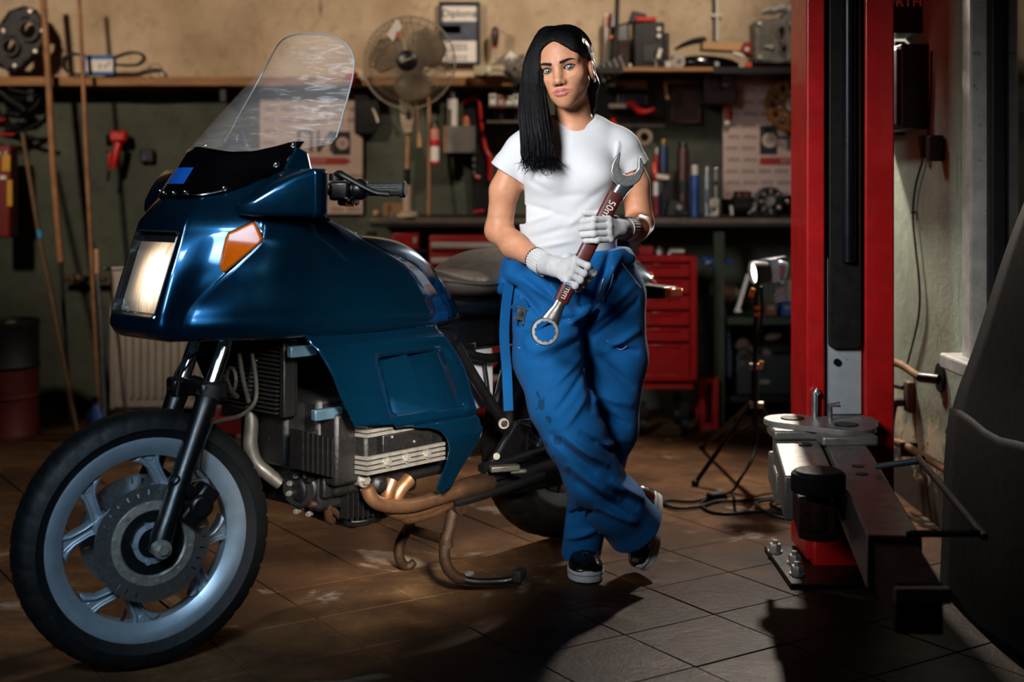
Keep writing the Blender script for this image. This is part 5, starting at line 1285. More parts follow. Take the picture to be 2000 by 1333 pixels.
# ---- gloves: palm, five bent fingers, ribbed cuff
def finger(P, pts, r): return chain(P, [tuple(p) for p in pts], [r, r*.98, r*.93, r*.8][:len(pts)], .006)
def F(*q): return [W(*p) for p in q]
RG = dict(palm=[(1062, 516, 3.93), (1085, 522, 3.86), (1112, 533, 3.80)],
 fingers=[F((1123, 508, 3.790), (1148, 520, 3.776), (1160, 534, 3.800), (1152, 540, 3.835)), F((1121, 523, 3.782), (1141, 535, 3.772), (1150, 545, 3.800), (1138, 548, 3.838)),
          F((1116, 537, 3.784), (1134, 548, 3.776), (1141, 556, 3.803), (1126, 558, 3.838)), F((1108, 549, 3.792), (1124, 559, 3.784), (1131, 565, 3.808), (1116, 566, 3.838))],
 thumb=F((1085, 508, 3.87), (1110, 502, 3.86), (1135, 506, 3.868)))
LG = dict(palm=[(1222, 447, 3.93), (1207, 447, 3.875), (1193, 446, 3.835)],
 fingers=[F((1188, 429, 3.822), (1160, 429, 3.800), (1139, 433, 3.818), (1146, 435, 3.855)), F((1189, 442, 3.818), (1158, 443, 3.795), (1135, 446, 3.815), (1144, 448, 3.855)),
          F((1189, 455, 3.820), (1160, 457, 3.797), (1138, 459, 3.816), (1147, 461, 3.855)), F((1192, 467, 3.826), (1166, 469, 3.803), (1145, 470, 3.820), (1152, 472, 3.855))],
 thumb=F((1200, 430, 3.87), (1170, 417, 3.875), (1143, 416, 3.872)))
def glove_sdf(G, r):
    pm = [W(*p) for p in G['palm']]; kn = [f_[0] for f_ in G['fingers']]
    def f(P):
        d = rcone(P, pm[0], pm[1], .031, .029)
        for k in kn: d = smin(d, rcone(P, pm[1], k, .021, r+.0015), .012)
        for i in range(3): d = smin(d, rcone(P, kn[i], kn[i+1], r, r), .006)
        for q in G['fingers']: d = np.minimum(d, finger(P, q, r)) if False else smin(d, finger(P, q, r), .0025)
        d = smin(d, finger(P, G['thumb'], r*1.12), .008)
        return d
    return f
def bbox(G, m=.03):
    p = [W(*q) for q in G['palm']]+[q for f_ in G['fingers'] for q in f_]+G['thumb']
    return [min(q[i] for q in p)-m for i in range(3)], [max(q[i] for q in p)+m for i in range(3)]
M_BDOT = mat('blue_rubber_dots', '#1f5fa8', .6, 0, .2, 300)
for G, elb, nm in ((RG, RA[3], 'right'), (LG, LA[3], 'left')):
    f = glove_sdf(G, .0098); lo, hi = bbox(G)
    w0 = W(*G['palm'][0]); cd_ = (Vector(elb)-w0).normalized()
    gl = sdf_obj('glove', f, lo, hi, .0021, M_KNIT, girl)
    rg = []; u, v_, _ = frame(cd_)
    for h in [i/24 for i in range(25)]:
        p = w0+cd_*(-.012+.058*h); rr = .0325-.0005*h+.0012*math.cos(0)
        rg.append([p+(u*math.cos(k*2*PI/72)+v_*math.sin(k*2*PI/72))*(rr+.0011*(1 if k % 3 else -1)) for k in range(72)])
    rg += [[p0+(w0+cd_*.046-p0)*.12-cd_*.002 for p0 in rg[-1]]]
    MB().loft(rg, True, False).build('cuff', M_KNIT, gl, ang=60)
    hm_c = w0+cd_*.046
    MB().tube([hm_c+(u*math.cos(k*2*PI/24)+v_*math.sin(k*2*PI/24))*.0325 for k in range(25)], .0028, 8).build('cuff_hem', mat('maroon_hem', '#2a1416', .8) if nm == 'right' else M_KNIT, gl)
    if nm == 'left':
        for o_ in (.0, .006): MB().tube([w0-cd_*(.014+o_)+(u*math.cos(k*2*PI/24)+v_*math.sin(k*2*PI/24))*.033 for k in range(25)], .0018, 6).build('cuff_band', M_KNIT, gl)
    else:
        c = W(1096, 552, 3.838)
        dm_ = MB()
        for i in range(8):
            for j in range(4):
                q = W(1082+i*4.6+j*1.5, 546+j*4.5+i*1.2, 1.0)-Vector((0, 0, CAM_H)); t = 3.7
                for _ in range(50):
                    p = Vector((0, 0, CAM_H))+q*t; dd = float(f(A([list(p)]))[0]); t += max(dd*.8, .0005)
                    if dd < .0006: break
                if dd < .001: dm_.ball(p, .0021, 6, 4)
        ob = dm_.build('grip_dots', M_BDOT, gl); ob['kind'] = 'stuff'
# ---- shoes
M_SHOE = mat('black_shiny_leather', '#0a0a0b', .2, 0, .2, 30, .05, coat=.5)
M_SOLE = mat('white_rubber_sole', '#c3c6c8', .55, 0, .06, 30)
M_LACE = mat('black_lace', '#0e0e0f', .6)
def shoe(org, fwd, up, name):
    """foot frame: x forward from the heel, z up from the floor under the sole"""
    fwd = Vector(fwd).normalized(); up = Vector(up); up = (up-fwd*up.dot(fwd)).normalized(); sd = up.cross(fwd)
    T = lambda x, y, z: Vector(org)+fwd*x+sd*y+up*z
    HWd = lambda x: lerp1(x, [0, .015, .05, .12, .18, .22, .245, .256], [.020, .036, .042, .046, .056, .054, .040, .012])
    def out(z, k): n = 28; return [T(.128+(.128+k)*math.cos(2*PI*i/n), math.copysign(1, math.sin(2*PI*i/n))*(HWd(.128+.128*math.cos(2*PI*i/n))*abs(math.sin(2*PI*i/n))**.25+k), z) for i in range(n)]
    s = MB().loft([out(.0, -.004), out(.004, 0), out(.033, .001), out(.037, -.001)]).build('shoe', M_SOLE, girl, ang=40)
    MB().loft([out(.022, .0015), out(.0255, .0015)], True, True).build('sole_groove', mat('pale_grey_groove', '#8f9294', .6), s)
    HT = lambda x: lerp1(x, [0, .02, .06, .10, .14, .19, .235, .252], [.083, .098, .100, .096, .08, .064, .055, .042])
    rings = []
    for x in [.002, .01, .03, .06, .09, .12, .15, .18, .21, .235, .247, .252]:
        h = HT(x); hwid = max(.004, HWd(x)-.003); r = []
        for k in range(20):
            a = PI*k/19; r.append(T(x, math.cos(a)*hwid*(1 if abs(math.cos(a)) > .9 else .97), (.035+math.sin(a)**.8*(h-.035))))
        rings.append(r)
    MB().loft(rings, True, True).build('upper', M_SHOE, s, ang=70)
    lc = MB()
    for k in range(5):
        x = .105+.016*k; h = HT(x)+.002
        for q in (-1, 1): lc.tube([T(x, -q*.018, h-.008), T(x+.004, 0, h), T(x+.012, q*.018, h-.012)], .0022, 6, 3)
    lc.tube([T(.10, .004, .092), T(.12, .03, .085), T(.15, .044, .055), T(.165, .047, .035)], .0018, 6, 4).build('laces', M_LACE, s)
    MB().loft([[T(x, y, z) for x, y, z in ((.085, -.016, HT(.085)+.001), (.085, .016, HT(.085)+.001), (.185, .013, HT(.185)-.002), (.185, -.013, HT(.185)-.002))], [T(x, y, z) for x, y, z in ((.085, -.014, HT(.085)+.005), (.085, .014, HT(.085)+.005), (.183, .011, HT(.183)+.002), (.183, -.011, HT(.183)+.002))]]).build('tongue', M_SHOE, s, .002)
    return s
hf = W(1136, 1078, 4.22); shoe((hf.x-.003, 4.288, .001), (.012, -.25, 0), (0, 0, 1), 'shoe')
toe = Vector((.392, 4.13, .004)); fw = Vector((-.045, -.14, -.175)).normalized(); upv = Vector((-.80, -.42, .30))
shoe(toe-fw*.25+Vector((.020, 0, .014)), fw, upv, 'shoe')
# lower legs inside the trousers down to the shoes
MB().tube([W(1200, 985, 4.08), W(1238, 1030, 4.12), W(1252, 1055, 4.14)], [.045, .038, .034], 14, 3).build('sock', mat('black_sock', '#101012', .9), girl)
MB().tube([W(1140, 1040, 4.19), (hf.x+.003, 4.22, .06)], [.04, .034], 14).build('sock', MATS['black_sock'], girl)
# ================================================================ left part of the workshop
M_WOOD = mat('bare_wood', '#8a6038', .7, 0, .35, 6, .2, stretch=(1, 8, 8))
M_POLE = mat('brown_pole_wood', '#8c6240', .7, 0, .35, 10, .2, wear='#4c3220', wear_amt=.4)
M_OLDW = mat('oily_old_wood', '#5a4126', .7, 0, .4, 8, .2)
M_DARK = mat('greasy_black_metal', '#0e0d0d', .5, .3, .4, 30, .3)
M_WHITEP = mat('off_white_plastic', '#c9c2b4', .45, 0, .1, 12)
M_CARDB = mat('brown_cardboard', '#8e6a44', .85, 0, .15, 12)
M_REDP = mat('red_plastic', '#b3120f', .4, 0, .15, 14)
M_BLUEP = mat('blue_plastic', '#123f80', .4, 0, .2, 14)
M_PAPER = mat('white_paper', '#d5cfc6', .8, 0, .06, 10)
M_CABLE = mat('black_cable', '#050506', .6, 0, .2, 30, spec=.2)
def T(name, label, cat, p, group=None): return thing(name, label, cat, p, group)
def TX(s, size, m, par, p, ry=0., sx=1.): return text('lettering', s, size, m, par, p, (PI/2, ry, 0), .0006, sx)
# shelf board along the left wall
q0, q1 = W(-60, 159, 7.0), W(1000, 159, 7.0)
sh = T('wall_shelf', 'long narrow wooden shelf board along the left back wall', 'shelf', (q0.x, 7.1, q0.z))
MB().box(((q0.x+q1.x)/2, 7.09, q0.z), (q1.x-q0.x, .2, .046)).build('shelf_board', M_WOOD, sh, .004)
for x in (-2.5, -1.5, -.5): MB().box((x, 7.12, q0.z-.06), (.03, .16, .08)).build('shelf_bracket', M_DARK, sh)
zs = q0.z+.023
# casting with two bores
c = W(38, 80, 6.98); gc = T('timing_cover', 'greasy black engine casting with two round bores on left shelf', 'engine part', (c.x, 7.0, zs))
body_ = [W(a, b_, 6.98) for a, b_ in ((2, 50), (22, 22), (52, 12), (68, 18), (84, 45), (86, 90), (78, 104), (60, 118), (44, 134), (24, 142), (6, 134), (-14, 120), (-22, 80), (-10, 58))]
o2 = [(p.x, p.z) for p in body_]
def circ(px, py, rx, ry): cc = W(px, py, 6.98); return [(cc.x+rx*math.cos(2*PI*k/24), cc.z+ry*math.sin(2*PI*k/24)) for k in range(24)]
panel(o2, lambda x, z: Vector((x, 6.95, z)), .02, [circ(57, 60, .037, .052), circ(22, 92, .028, .045)]).build('casting', M_DARK, gc, solid=.07)
for px, py, r in ((57, 60, .05), (22, 92, .042)):
    cc = W(px, py, 6.94); MB().ring(cc, (0, -1, 0), [(r*.8, 0), (r*1.15, 0), (r*1.15, .02), (r*.8, .02)], 28).build('bore_rim', M_DARK, gc)
pieces('casting_bolt', M_ALU, gc, MB().bolt((0, 0, 0), (0, 0, 1), .012, .012), [(W(a, b_, 6.95), (0, -1, 0)) for a, b_ in ((60, 22), (80, 60), (70, 100), (30, 128), (8, 60))])
# wooden poles leaning on the shelf edge
def pole(name, label, cat, pts, r, m, tip=None):
    p = [W(*q) for q in pts]; t = T(name, label, cat, p[-1]); MB().tube(p, r, 12, 3).build('shaft', m, t)
    if tip: MB().tube([W(*q) for q in tip[0]], tip[1], 12).build(tip[2], tip[3], t)
    return t
pole('wooden_pole', 'rough brown wooden pole standing left of the belts, below the black casting', 'pole', [(84, -10, 6.93), (95, 160, 6.9), (104, 330, 6.85), (119, 512, 6.8)], .0165, M_POLE, ([(119, 508, 6.8), (122, 560, 6.78), (138, 840, 6.7)], .01, 'ferrule', M_DARK))
pole('wooden_pole', 'thin straight brown pole passing in front of the blue belt sleeve', 'pole', [(154, -10, 6.9), (163, 170, 6.86), (171, 350, 6.82), (181, 545, 6.78), (196, 830, 6.7)], .0105, M_POLE)
pole('broom_handle', 'dark brown handle leaning to the right with a blue band near its middle', 'pole', [(44, 260, 6.8), (78, 470, 6.7), (105, 600, 6.62), (150, 845, 6.4)], .011, M_OLDW, ([(76, 450, 6.705), (79, 466, 6.70)], .0135, 'blue_band', mat('blue_tape', '#1b7fb0', .5)))
pole('metal_tube', 'grey metal tube with a pale top standing beside the radiator', 'tube', [(190, 535, 6.5), (197, 640, 6.46), (203, 800, 6.42), (206, 852, 6.40)], .0085, mat('dull_zinc_tube', '#6e7680', .4, .7), ([(189, 487, 6.51), (190, 535, 6.5)], .0125, 'pale_sleeve', mat('pale_wood_sleeve', '#b08f70', .6)))
# drive belts in a sleeve
c = W(196, 128, 6.98); bt = T('drive_belts', 'black drive belts in a blue and white card sleeve on left shelf', 'drive belt', (c.x, 6.98, zs))
y_ = 6.98
MB().box((c.x, y_, c.z), (.15, .05, .102)).build('card_sleeve', mat('blue_card', '#0f4f8f', .6), bt, .004)
MB().box((c.x+.004, y_-.0265, c.z-.003), (.138, .004, .062)).build('white_label', M_PAPER, bt)
TX('3 \u2261', .036, M_DARK, bt, (c.x+.02, y_-.030, c.z-.008)); TX('P', .034, M_BLUEP, bt, (c.x+.054, y_-.030, c.z+.004))
def beltloop(pts, hw_):
    P = catmull([W(a, b_, y_) for a, b_ in pts], 6); r = []
    for i, p in enumerate(P):
        t = (P[min(i+1, len(P)-1)]-P[max(i-1, 0)]).normalized(); n = t.cross(Vector((0, 1, 0))).normalized()
        r.append([p+n*.006+Vector((0, hw_, 0)), p+n*.006-Vector((0, hw_, 0)), p-n*.006-Vector((0, hw_, 0)), p-n*.006+Vector((0, hw_, 0))])
    return MB().loft(r)
beltloop([(165, 108), (140, 106), (126, 116), (127, 134), (145, 145), (165, 145)], .022).build('belt_loop', M_CABLE, bt, ang=50)
beltloop([(225, 112), (250, 104), (272, 104), (282, 114), (270, 126), (245, 128), (225, 126)], .018).build('belt_loop', M_CABLE, bt, ang=50)
c = W(304, 136, 7.0); rg = T('ring_clip', 'small shiny ring lying on the left shelf beside the belts', 'ring', (c.x, 7.0, zs))
MB().ring((c.x, 7.0, zs+.03), (.2, -1, .15), [(.036, 0), (.04, .002), (.036, .006), (.033, .003)], 32).build('ring', M_CHROME, rg)
MB().box((c.x+.036, 6.99, zs+.014), (.014, .012, .014)).build('clip_screw', M_CHROME, rg)
# sagging wire
MB_ = MB().tube([W(a, b_, 7.18) for a, b_ in ((150, 178), (200, 190), (270, 198), (340, 198), (420, 190), (500, 178), (560, 172))], .005, 8, 4).build('electric_wire', M_CABLE)
tag(MB_, 'thin black wire sagging under the left wall shelf', 'wire')
# red air gun
c = W(232, 290, 7.12); ag = T('air_gun', 'red air tool hanging on the dark green wall with a chrome nozzle', 'air tool', (c.x, 7.14, c.z))
MB().box(W(231, 267, 7.12), (.098, .06, .062), RY(-.05)).build('tool_body', M_REDP, ag, .016)
MB().box(W(213, 275, 7.1), (.02, .05, .06), RY(-.05)).build('rear_cap', M_DARK, ag, .006)
MB().tube([W(232, 280, 7.1), W(226, 305, 7.09), W(221, 328, 7.09)], [.021, .019, .017], 14, 2).build('handle', M_REDP, ag)
MB().tube([W(214, 300, 7.06), W(213, 318, 7.06), W(212, 332, 7.06)], .009, 10).build('bright_strip', mat('orange_red_trigger', '#e0442a', .35), ag)
MB().tube([W(213, 334, 7.08), W(212, 345, 7.08), W(210, 354, 7.08)], [.009, .007, .008], 10).build('hose_nipple', M_CHROME, ag)
MB().cyl(W(212, 297, 7.08), W(208, 296, 7.07), .007).build('trigger', M_CHROME, ag)
MB().cyl(W(232, 258, 7.22), W(232, 258, 7.08), .006).build('wall_hook', M_DARK, ag)
c = W(286, 305, 7.16); bx = T('wall_switch', 'small dark switch box with a blue dot on the green wall', 'switch', (c.x, 7.2, c.z))
MB().box((c.x, 7.18, c.z), (.075, .04, .07)).build('switch_case', M_DARK, bx, .008); MB().cyl((c.x-.01, 7.162, c.z-.01), (c.x-.01, 7.154, c.z-.01), .009).build('blue_button', M_BLUEP, bx)
# black hoses and straps on a hook
c = W(45, 200, 7.05); hs = T('hose_bundle', 'tangle of black hoses and straps hanging under the casting at far left', 'hose', (c.x, 7.1, c.z))
hb_ = [([(5, 168), (30, 178), (62, 184), (78, 192), (66, 210), (50, 222)], .012), ([(0, 180), (25, 200), (48, 215), (40, 225), (10, 220)], .022), ([(0, 262), (30, 262), (55, 252), (80, 238)], .011), ([(-10, 200), (10, 240), (40, 262), (70, 272), (92, 272)], .010), ([(-6, 178), (14, 190), (34, 196), (54, 190)], .024), ([(-10, 238), (20, 246), (44, 250)], .02)]
for pts, r in hb_: MB().tube([W(a, b_, 7.06+.02*math.sin(a)) for a, b_ in pts], r, 10, 4).build('hose', M_CABLE, hs)
MB().tube([W(-8, 236, 7.02), (W(10, 233, 7.02))], .006, 8).build('red_strip', M_REDP, hs); MB().tube([W(-8, 262, 7.0), W(28, 263, 7.0)], .006, 8).build('red_strip', M_REDP, hs)
MB().cyl(W(20, 172, 7.19), W(20, 172, 7.02), .008).build('hook', M_DARK, hs)
# red tool case at the frame's left edge
c = W(8, 375, 6.9); rc_ = T('red_case', 'dark red case with yellow strips standing at the left edge', 'case', (c.x, 6.95, W(0, 465, 6.9).z))
MB().box((c.x-.02, 6.95, c.z), (.11, .12, .47)).build('case_body', mat('dark_red_case', '#6d1210', .5, 0, .2, 10), rc_, .012)
for a, b_, c_, d_ in ((4, 20, 303, 335), (14, 24, 352, 403)): MB().box(W((a+c_*0+b_)/2, (c_+d_)/2, 6.885), ((b_-a)*S(6.89), .006, (d_-c_)*S(6.89))).build('yellow_strip', mat('yellow_strip', '#b98a1c', .5), rc_)
MB().box(W(6, 347, 6.885), (.03, .006, .02)).build('white_label', M_PAPER, rc_); MB().tube([W(-6, 288, 6.93), W(2, 282, 6.93), W(14, 288, 6.93)], .006, 8, 3).build('carry_handle', M_DARK, rc_)
for px in (0, 12): MB().box(W(px, 300, 6.885), (.014, .01, .02)).build('latch', M_ALU, rc_)
# oil drum
cy = 6.45; c = W(-12, 700, cy); dz0, dz1 = W(0, 842, cy).z, W(0, 626, cy).z
dr = T('oil_drum', 'oil drum at far left, black above and dark red below', 'drum', (c.x, cy, 0)); r = 86*S(cy)
prof = [(r, h) for h in (0,)]; hh = dz1-0.0
MB().lathe((c.x, cy, 0), (0, 0, 1), [(0, .01), (r-.01, .01), (r, 0), (r, .02), (r-.004, .03), (r-.004, .18), (r+.004, .19), (r-.004, .2), (r-.004, .32)], 48).build('lower_shell', mat('rusty_dark_red_drum', '#571310', .5, .2, .35, 9, .2, wear='#2a1510', wear_amt=.5), dr)
MB().lathe((c.x, cy, 0), (0, 0, 1), [(r-.004, .32), (r+.004, .335), (r-.004, .35), (r-.004, dz1-.03), (r, dz1-.02), (r, dz1), (r-.012, dz1), (r-.014, dz1-.014), (0, dz1-.014)], 48).build('upper_shell', M_DARK, dr)
MB().cyl((c.x+.1, cy-.05, dz1-.014), (c.x+.1, cy-.05, dz1+.002), .025).build('bung', M_ALU, dr)
# panel radiator leaning on the wall
Y = 6.6; a, b_ = W(212, 800, Y), W(470, 530, Y); rd_ = T('panel_radiator', 'old off-white ribbed panel radiator standing behind the motorcycle', 'radiator', ((a.x+b_.x)/2, Y+.05, a.z))
M_RAD = mat('yellowed_white_radiator', '#a39c90', .5, 0, .14, 8, wear='#6a5a48', wear_amt=.35)
MB().box(((a.x+b_.x)/2, Y+.045, (a.z+b_.z)/2), (b_.x-a.x, .05, b_.z-a.z)).build('radiator_panel', M_RAD, rd_, .012)
n = 15; x0_, x1_ = a.x+.05, b_.x-.04
for k in range(n):
    x = x0_+(x1_-x0_)*(k+.5)/n
    MB().box((x, Y+.016, (a.z+b_.z)/2), ((x1_-x0_)/n*.55, .016, b_.z-a.z-.10)).build('radiator_rib', M_RAD, rd_, .005)
MB().box((a.x+.012, Y+.05, (a.z+b_.z)/2), (.02, .07, b_.z-a.z+.012)).build('side_cover', M_RAD, rd_, .006)
for x in (a.x+.12, b_.x-.12): MB().box((x, Y+.05, a.z/2), (.04, .06, a.z)).build('foot', M_DARK, rd_)
p0, p1 = W(206, 515, Y), W(260, 515, Y)
ch = T('chrome_bar', 'short chrome bar lying across the top of the old radiator', 'bar', (p0.x, Y+.05, b_.z))
MB().cyl((p0.x, Y+.02, b_.z+.011), (p1.x+.1, Y+.05, b_.z+.011), .010).build('rod', M_CHROME, ch); MB().cyl((p0.x-.012, Y+.018, b_.z+.011), (p0.x, Y+.02, b_.z+.011), .013).build('rod_end', M_CHROME, ch)
wp_ = T('rusty_pipe', 'short rusty pipe running along the dark wall left of the radiator', 'pipe', W(165, 545, 7.1))
MB().tube([W(120, 545, 7.12), W(208, 546, 7.12)], .016, 12).build('pipe', M_RUST, wp_); MB().ring(W(150, 545, 7.12), (1, 0, 0), [(.016, -.02), (.026, -.02), (.026, .02), (.016, .02)], 20).cyl(W(150, 545, 7.12), W(150, 545, 7.22), .01).build('pipe_collar', mat('brassy_collar', '#8a6a4a', .5, .4), wp_)
# blue bottle by the wheel
c = W(186, 806, 6.3); bb_ = T('spray_bottle', 'small blue bottle on the floor behind the front wheel', 'bottle', (c.x, 6.3, 0)); z1 = W(0, 788, 6.3).z
MB().lathe((c.x, 6.3, 0), (0, 0, 1), [(0, 0), (.036, 0), (.038, .01), (.038, z1-.05), (.014, z1-.01), (.014, z1)], 24).build('bottle_body', M_BLUEP, bb_); MB().cyl((c.x, 6.3, z1), (c.x, 6.3, z1+.03), .016).build('cap', M_PLAST, bb_)
# red trolley jack behind the wheel
Y = 5.9; c = W(468, 870, Y); jk = T('trolley_jack', 'red trolley jack on the floor behind the front wheel', 'jack', (c.x, Y, 0))
for dy in (0, .24):
    MB().hexa([Vector(v) for v in ((W(395, 0, Y).x, Y+dy, .10), (W(560, 0, Y).x, Y+dy, .10), (W(560, 0, Y).x, Y+dy+.02, .10), (W(395, 0, Y).x, Y+dy+.02, .10), (W(395, 0, Y).x, Y+dy, .17), (W(560, 0, Y).x, Y+dy, .19), (W(560, 0, Y).x, Y+dy+.02, .19), (W(395, 0, Y).x, Y+dy+.02, .17))]).build('side_plate', M_REDP, jk, .006)
MB().hexa([Vector(v) for v in ((W(405, 0, Y).x, Y+.05, .22), (W(560, 0, Y).x, Y+.05, .22), (W(560, 0, Y).x, Y+.2, .22), (W(405, 0, Y).x, Y+.2, .22), (W(405, 0, Y).x, Y+.05, .28), (W(560, 0, Y).x, Y+.05, .31), (W(560, 0, Y).x, Y+.2, .31), (W(405, 0, Y).x, Y+.2, .28))]).build('lift_arm', M_REDP, jk, .008)
MB().box((W(480, 0, Y).x, Y+.13, .17), (.25, .12, .1)).build('hydraulic_block', M_DARK, jk, .01)
for x in (W(410, 0, Y).x, W(550, 0, Y).x):
    for dy in (-.03, .29): MB().cyl((x, Y+dy-.015, .06), (x, Y+dy+.015, .06), .06, n=24).build('wheel', M_DARK, jk, .004)
MB().tube([Vector((W(550, 0, Y).x, Y+.13, .22)), Vector((W(600, 0, Y).x, Y+.15, .55))], .014, 10).build('jack_handle', M_DARK, jk)
# ---- posters with rows of small print, a block of big letters and a red band
M_POST = mat('printed_pinkish_paper', '#b49c90', .8, 0, .06, 6); M_INK = mat('poster_ink', '#3a3236', .8); M_INKB = mat('poster_black', '#1d1a1d', .8); M_RBAND = mat('poster_red', '#8e1c1a', .7)
def poster(x0, x1, y0, y1, Y, label, rows, cols, blk, band, big, bx, clear):
    a, b_ = W(x0, y1, Y), W(x1, y0, Y); t = T('poster', label, 'poster', ((a.x+b_.x)/2, Y, a.z))
    MB().box(((a.x+b_.x)/2, Y, (a.z+b_.z)/2), (b_.x-a.x, .003, b_.z-a.z)).build('paper_sheet', M_POST, t)
    k = S(Y)
    for r in range(rows):
        py = y0+14+(y1-y0-22)*r/(rows-1)
        if blk[2]-10 < py < band[3]+8: xs_ = [i for i in range(cols) if x0+(i+1.1)*(x1-x0)/cols < clear]
        else: xs_ = range(cols)
        for i in xs_:
            px = x0+(i+.5+.12*(r % 2))*(x1-x0)/cols
            if px < x1-10: TX(('OPOX', 'OMOX')[i % 2], 10.5*k, M_INK, t, W(px, py, Y)+Vector((0, -.003, 0)), 0, .82)
    def rect(x0_, x1_, y0_, y1_, m_, n_, d=.0025): p, q = W(x0_, y1_, Y), W(x1_, y0_, Y); MB().box(((p.x+q.x)/2, Y-d, (p.z+q.z)/2), (q.x-p.x, .0016, q.z-p.z)).build(n_, m_, t)
    bx0, bx1, by0, by1 = blk
    rect(bx0, bx1, by0, by1, M_INKB, 'black_block')
    cc = W((bx0+bx1)/2+2, (by0+by1)/2, Y-.0045); h = (by1-by0)*k
    MB().ring(cc, (0, -1, 0), [(h*.14, 0), (h*.26, 0), (h*.26, .001), (h*.14, .001)], 28).build('printed_gear', M_POST, t)
    MB().cyl(cc, cc+Vector((0, -.001, 0)), h*.14).build('printed_hub', mat('poster_grey', '#8a7c76', .8), t)
    TX(big, h*1.25, M_INKB, t, W(bx, (by0+by1)/2, Y)+Vector((0, -.0035, 0)), 0, .9)
    p, q = W(band[0], band[3], Y), W(band[1], band[2], Y); mz = (p.z+q.z)/2
    MB().prism([Vector((p.x, Y-.003, p.z)), Vector((q.x-.03, Y-.003, p.z)), Vector((q.x, Y-.003, mz)), Vector((q.x-.03, Y-.003, q.z)), Vector((p.x, Y-.003, q.z))], (0, -.001, 0)).build('red_band', M_RBAND, t)
    TX('EPOXY', 10*k, M_POST, t, W(band[0]+(band[1]-band[0])*.42, (band[2]+band[3])/2, Y)+Vector((0, -.0045, 0)), 0, 1.6)
    return t
poster(508, 708, 178, 418, 7.17, 'faded pink poster with rows of black print, partly behind the windscreen', 11, 6, (650, 684, 257, 303), (560, 686, 308, 322), 'ПИ', 615, 570)
poster(1412, 1640, 142, 388, 7.1, 'faded pink poster of black print behind the rusty disc at right', 11, 7, (1484, 1518, 246, 302), (1484, 1640, 308, 322), 'НОТ', 1570, 1484)
# ================================================================ workbench and what stands on it
BY, BZ = 6.6, W(0, 430, 6.6).z
bench = T('workbench', 'long dark workbench against the back wall with a worn metal edge', 'workbench', (.35, 6.9, 0))
xl, xr = W(722, 0, BY).x, RIGHT-.02
MB().box(((xl+xr)/2, 6.9, BZ-.01), (xr-xl, .6, .05)).build('worktop', mat('oily_black_worktop', '#15120f', .5, 0, .4, 8, .2), bench, .004)
M_EDGE = mat('worn_metal_edge', '#6f665a', .4, .6, .4, 6, .2, wear='#1d1814', wear_amt=.55)
MB().box(((xl+xr)/2, BY-.004, BZ-.004), (xr-xl, .012, .026)).build('edge_strip', M_EDGE, bench, .002)
M_GREENF = mat('dark_green_frame', '#1d2f1a', .5, .1, .25, 10)
for px in (724, 1010, 1240, 1405):
    x = W(px, 0, 6.65).x; MB().box((x, 6.68, BZ/2-.03), (.05, .05, BZ-.06)).build('leg', M_GREENF if px > 1300 else M_DARK, bench)
MB().box((xr-.03, 6.66, BZ/2-.03), (.05, .05, BZ-.06)).build('leg', M_GREENF, bench)
sz = W(0, 626, 6.7).z
MB().box(((W(1418, 0, 6.7).x+xr)/2, 6.9, sz), (xr-W(1418, 0, 6.7).x, .5, .035)).build('under_shelf', M_GREENF, bench, .003)
MB().box(((W(1390, 0, 6.7).x+xr)/2, 6.95, .12), (xr-W(1390, 0, 6.7).x, .4, .03)).build('bottom_shelf', M_DARK, bench, .003)
bz = BZ+.015
# red chest with chrome strips hung under the bench top, behind the motorcycle
Y = 6.56; a, b_ = W(838, 815, Y), W(1010, 460, Y)
tc = T('tool_chest', 'red tool chest with pale drawer strips under the bench behind the motorcycle', 'tool chest', ((a.x+b_.x)/2, Y+.2, a.z))
M_CHR = mat('dark_red_chest', '#8d0f0e', .4, .1, .2, 10)
MB().box(((a.x+b_.x)/2, Y+.2, (a.z+b_.z)/2), (b_.x-a.x, .36, b_.z-a.z)).build('case', M_CHR, tc, .006)
for y0, y1 in ((464, 492), (494, 522), (524, 556), (558, 600), (602, 650), (654, 720), (724, 810)):
    p, q = W(840, y1, Y), W(1008, y0, Y); d = MB().box(((p.x+q.x)/2, Y+.012, (p.z+q.z)/2), (q.x-p.x-.01, .03, q.z-p.z-.008)).build('drawer', M_CHR, tc, .004)
    mz = W(0, y0+15, Y).z; MB().box(((p.x+q.x)/2, Y-.008, mz), (q.x-p.x-.012, .014, .028)).build('drawer_strip', mat('pale_aluminium_strip', '#b5b0a8', .45, .5, .12, 8), d, .003)
p = W(792, 472, 6.6); rb = T('red_box', 'small red box under the bench end behind the fuel tank', 'box', (p.x, 6.7, p.z-.04))
MB().box((p.x, 6.7, p.z), (.13, .15, .08)).build('box_body', M_CHR, rb, .006); MB().box((p.x+.045, 6.62, p.z+.005), (.02, .01, .03)).build('latch', M_ALU, rb); MB().box((p.x, 6.7, p.z-.045), (.2, .2, .012)).build('ledge', M_DARK, rb)
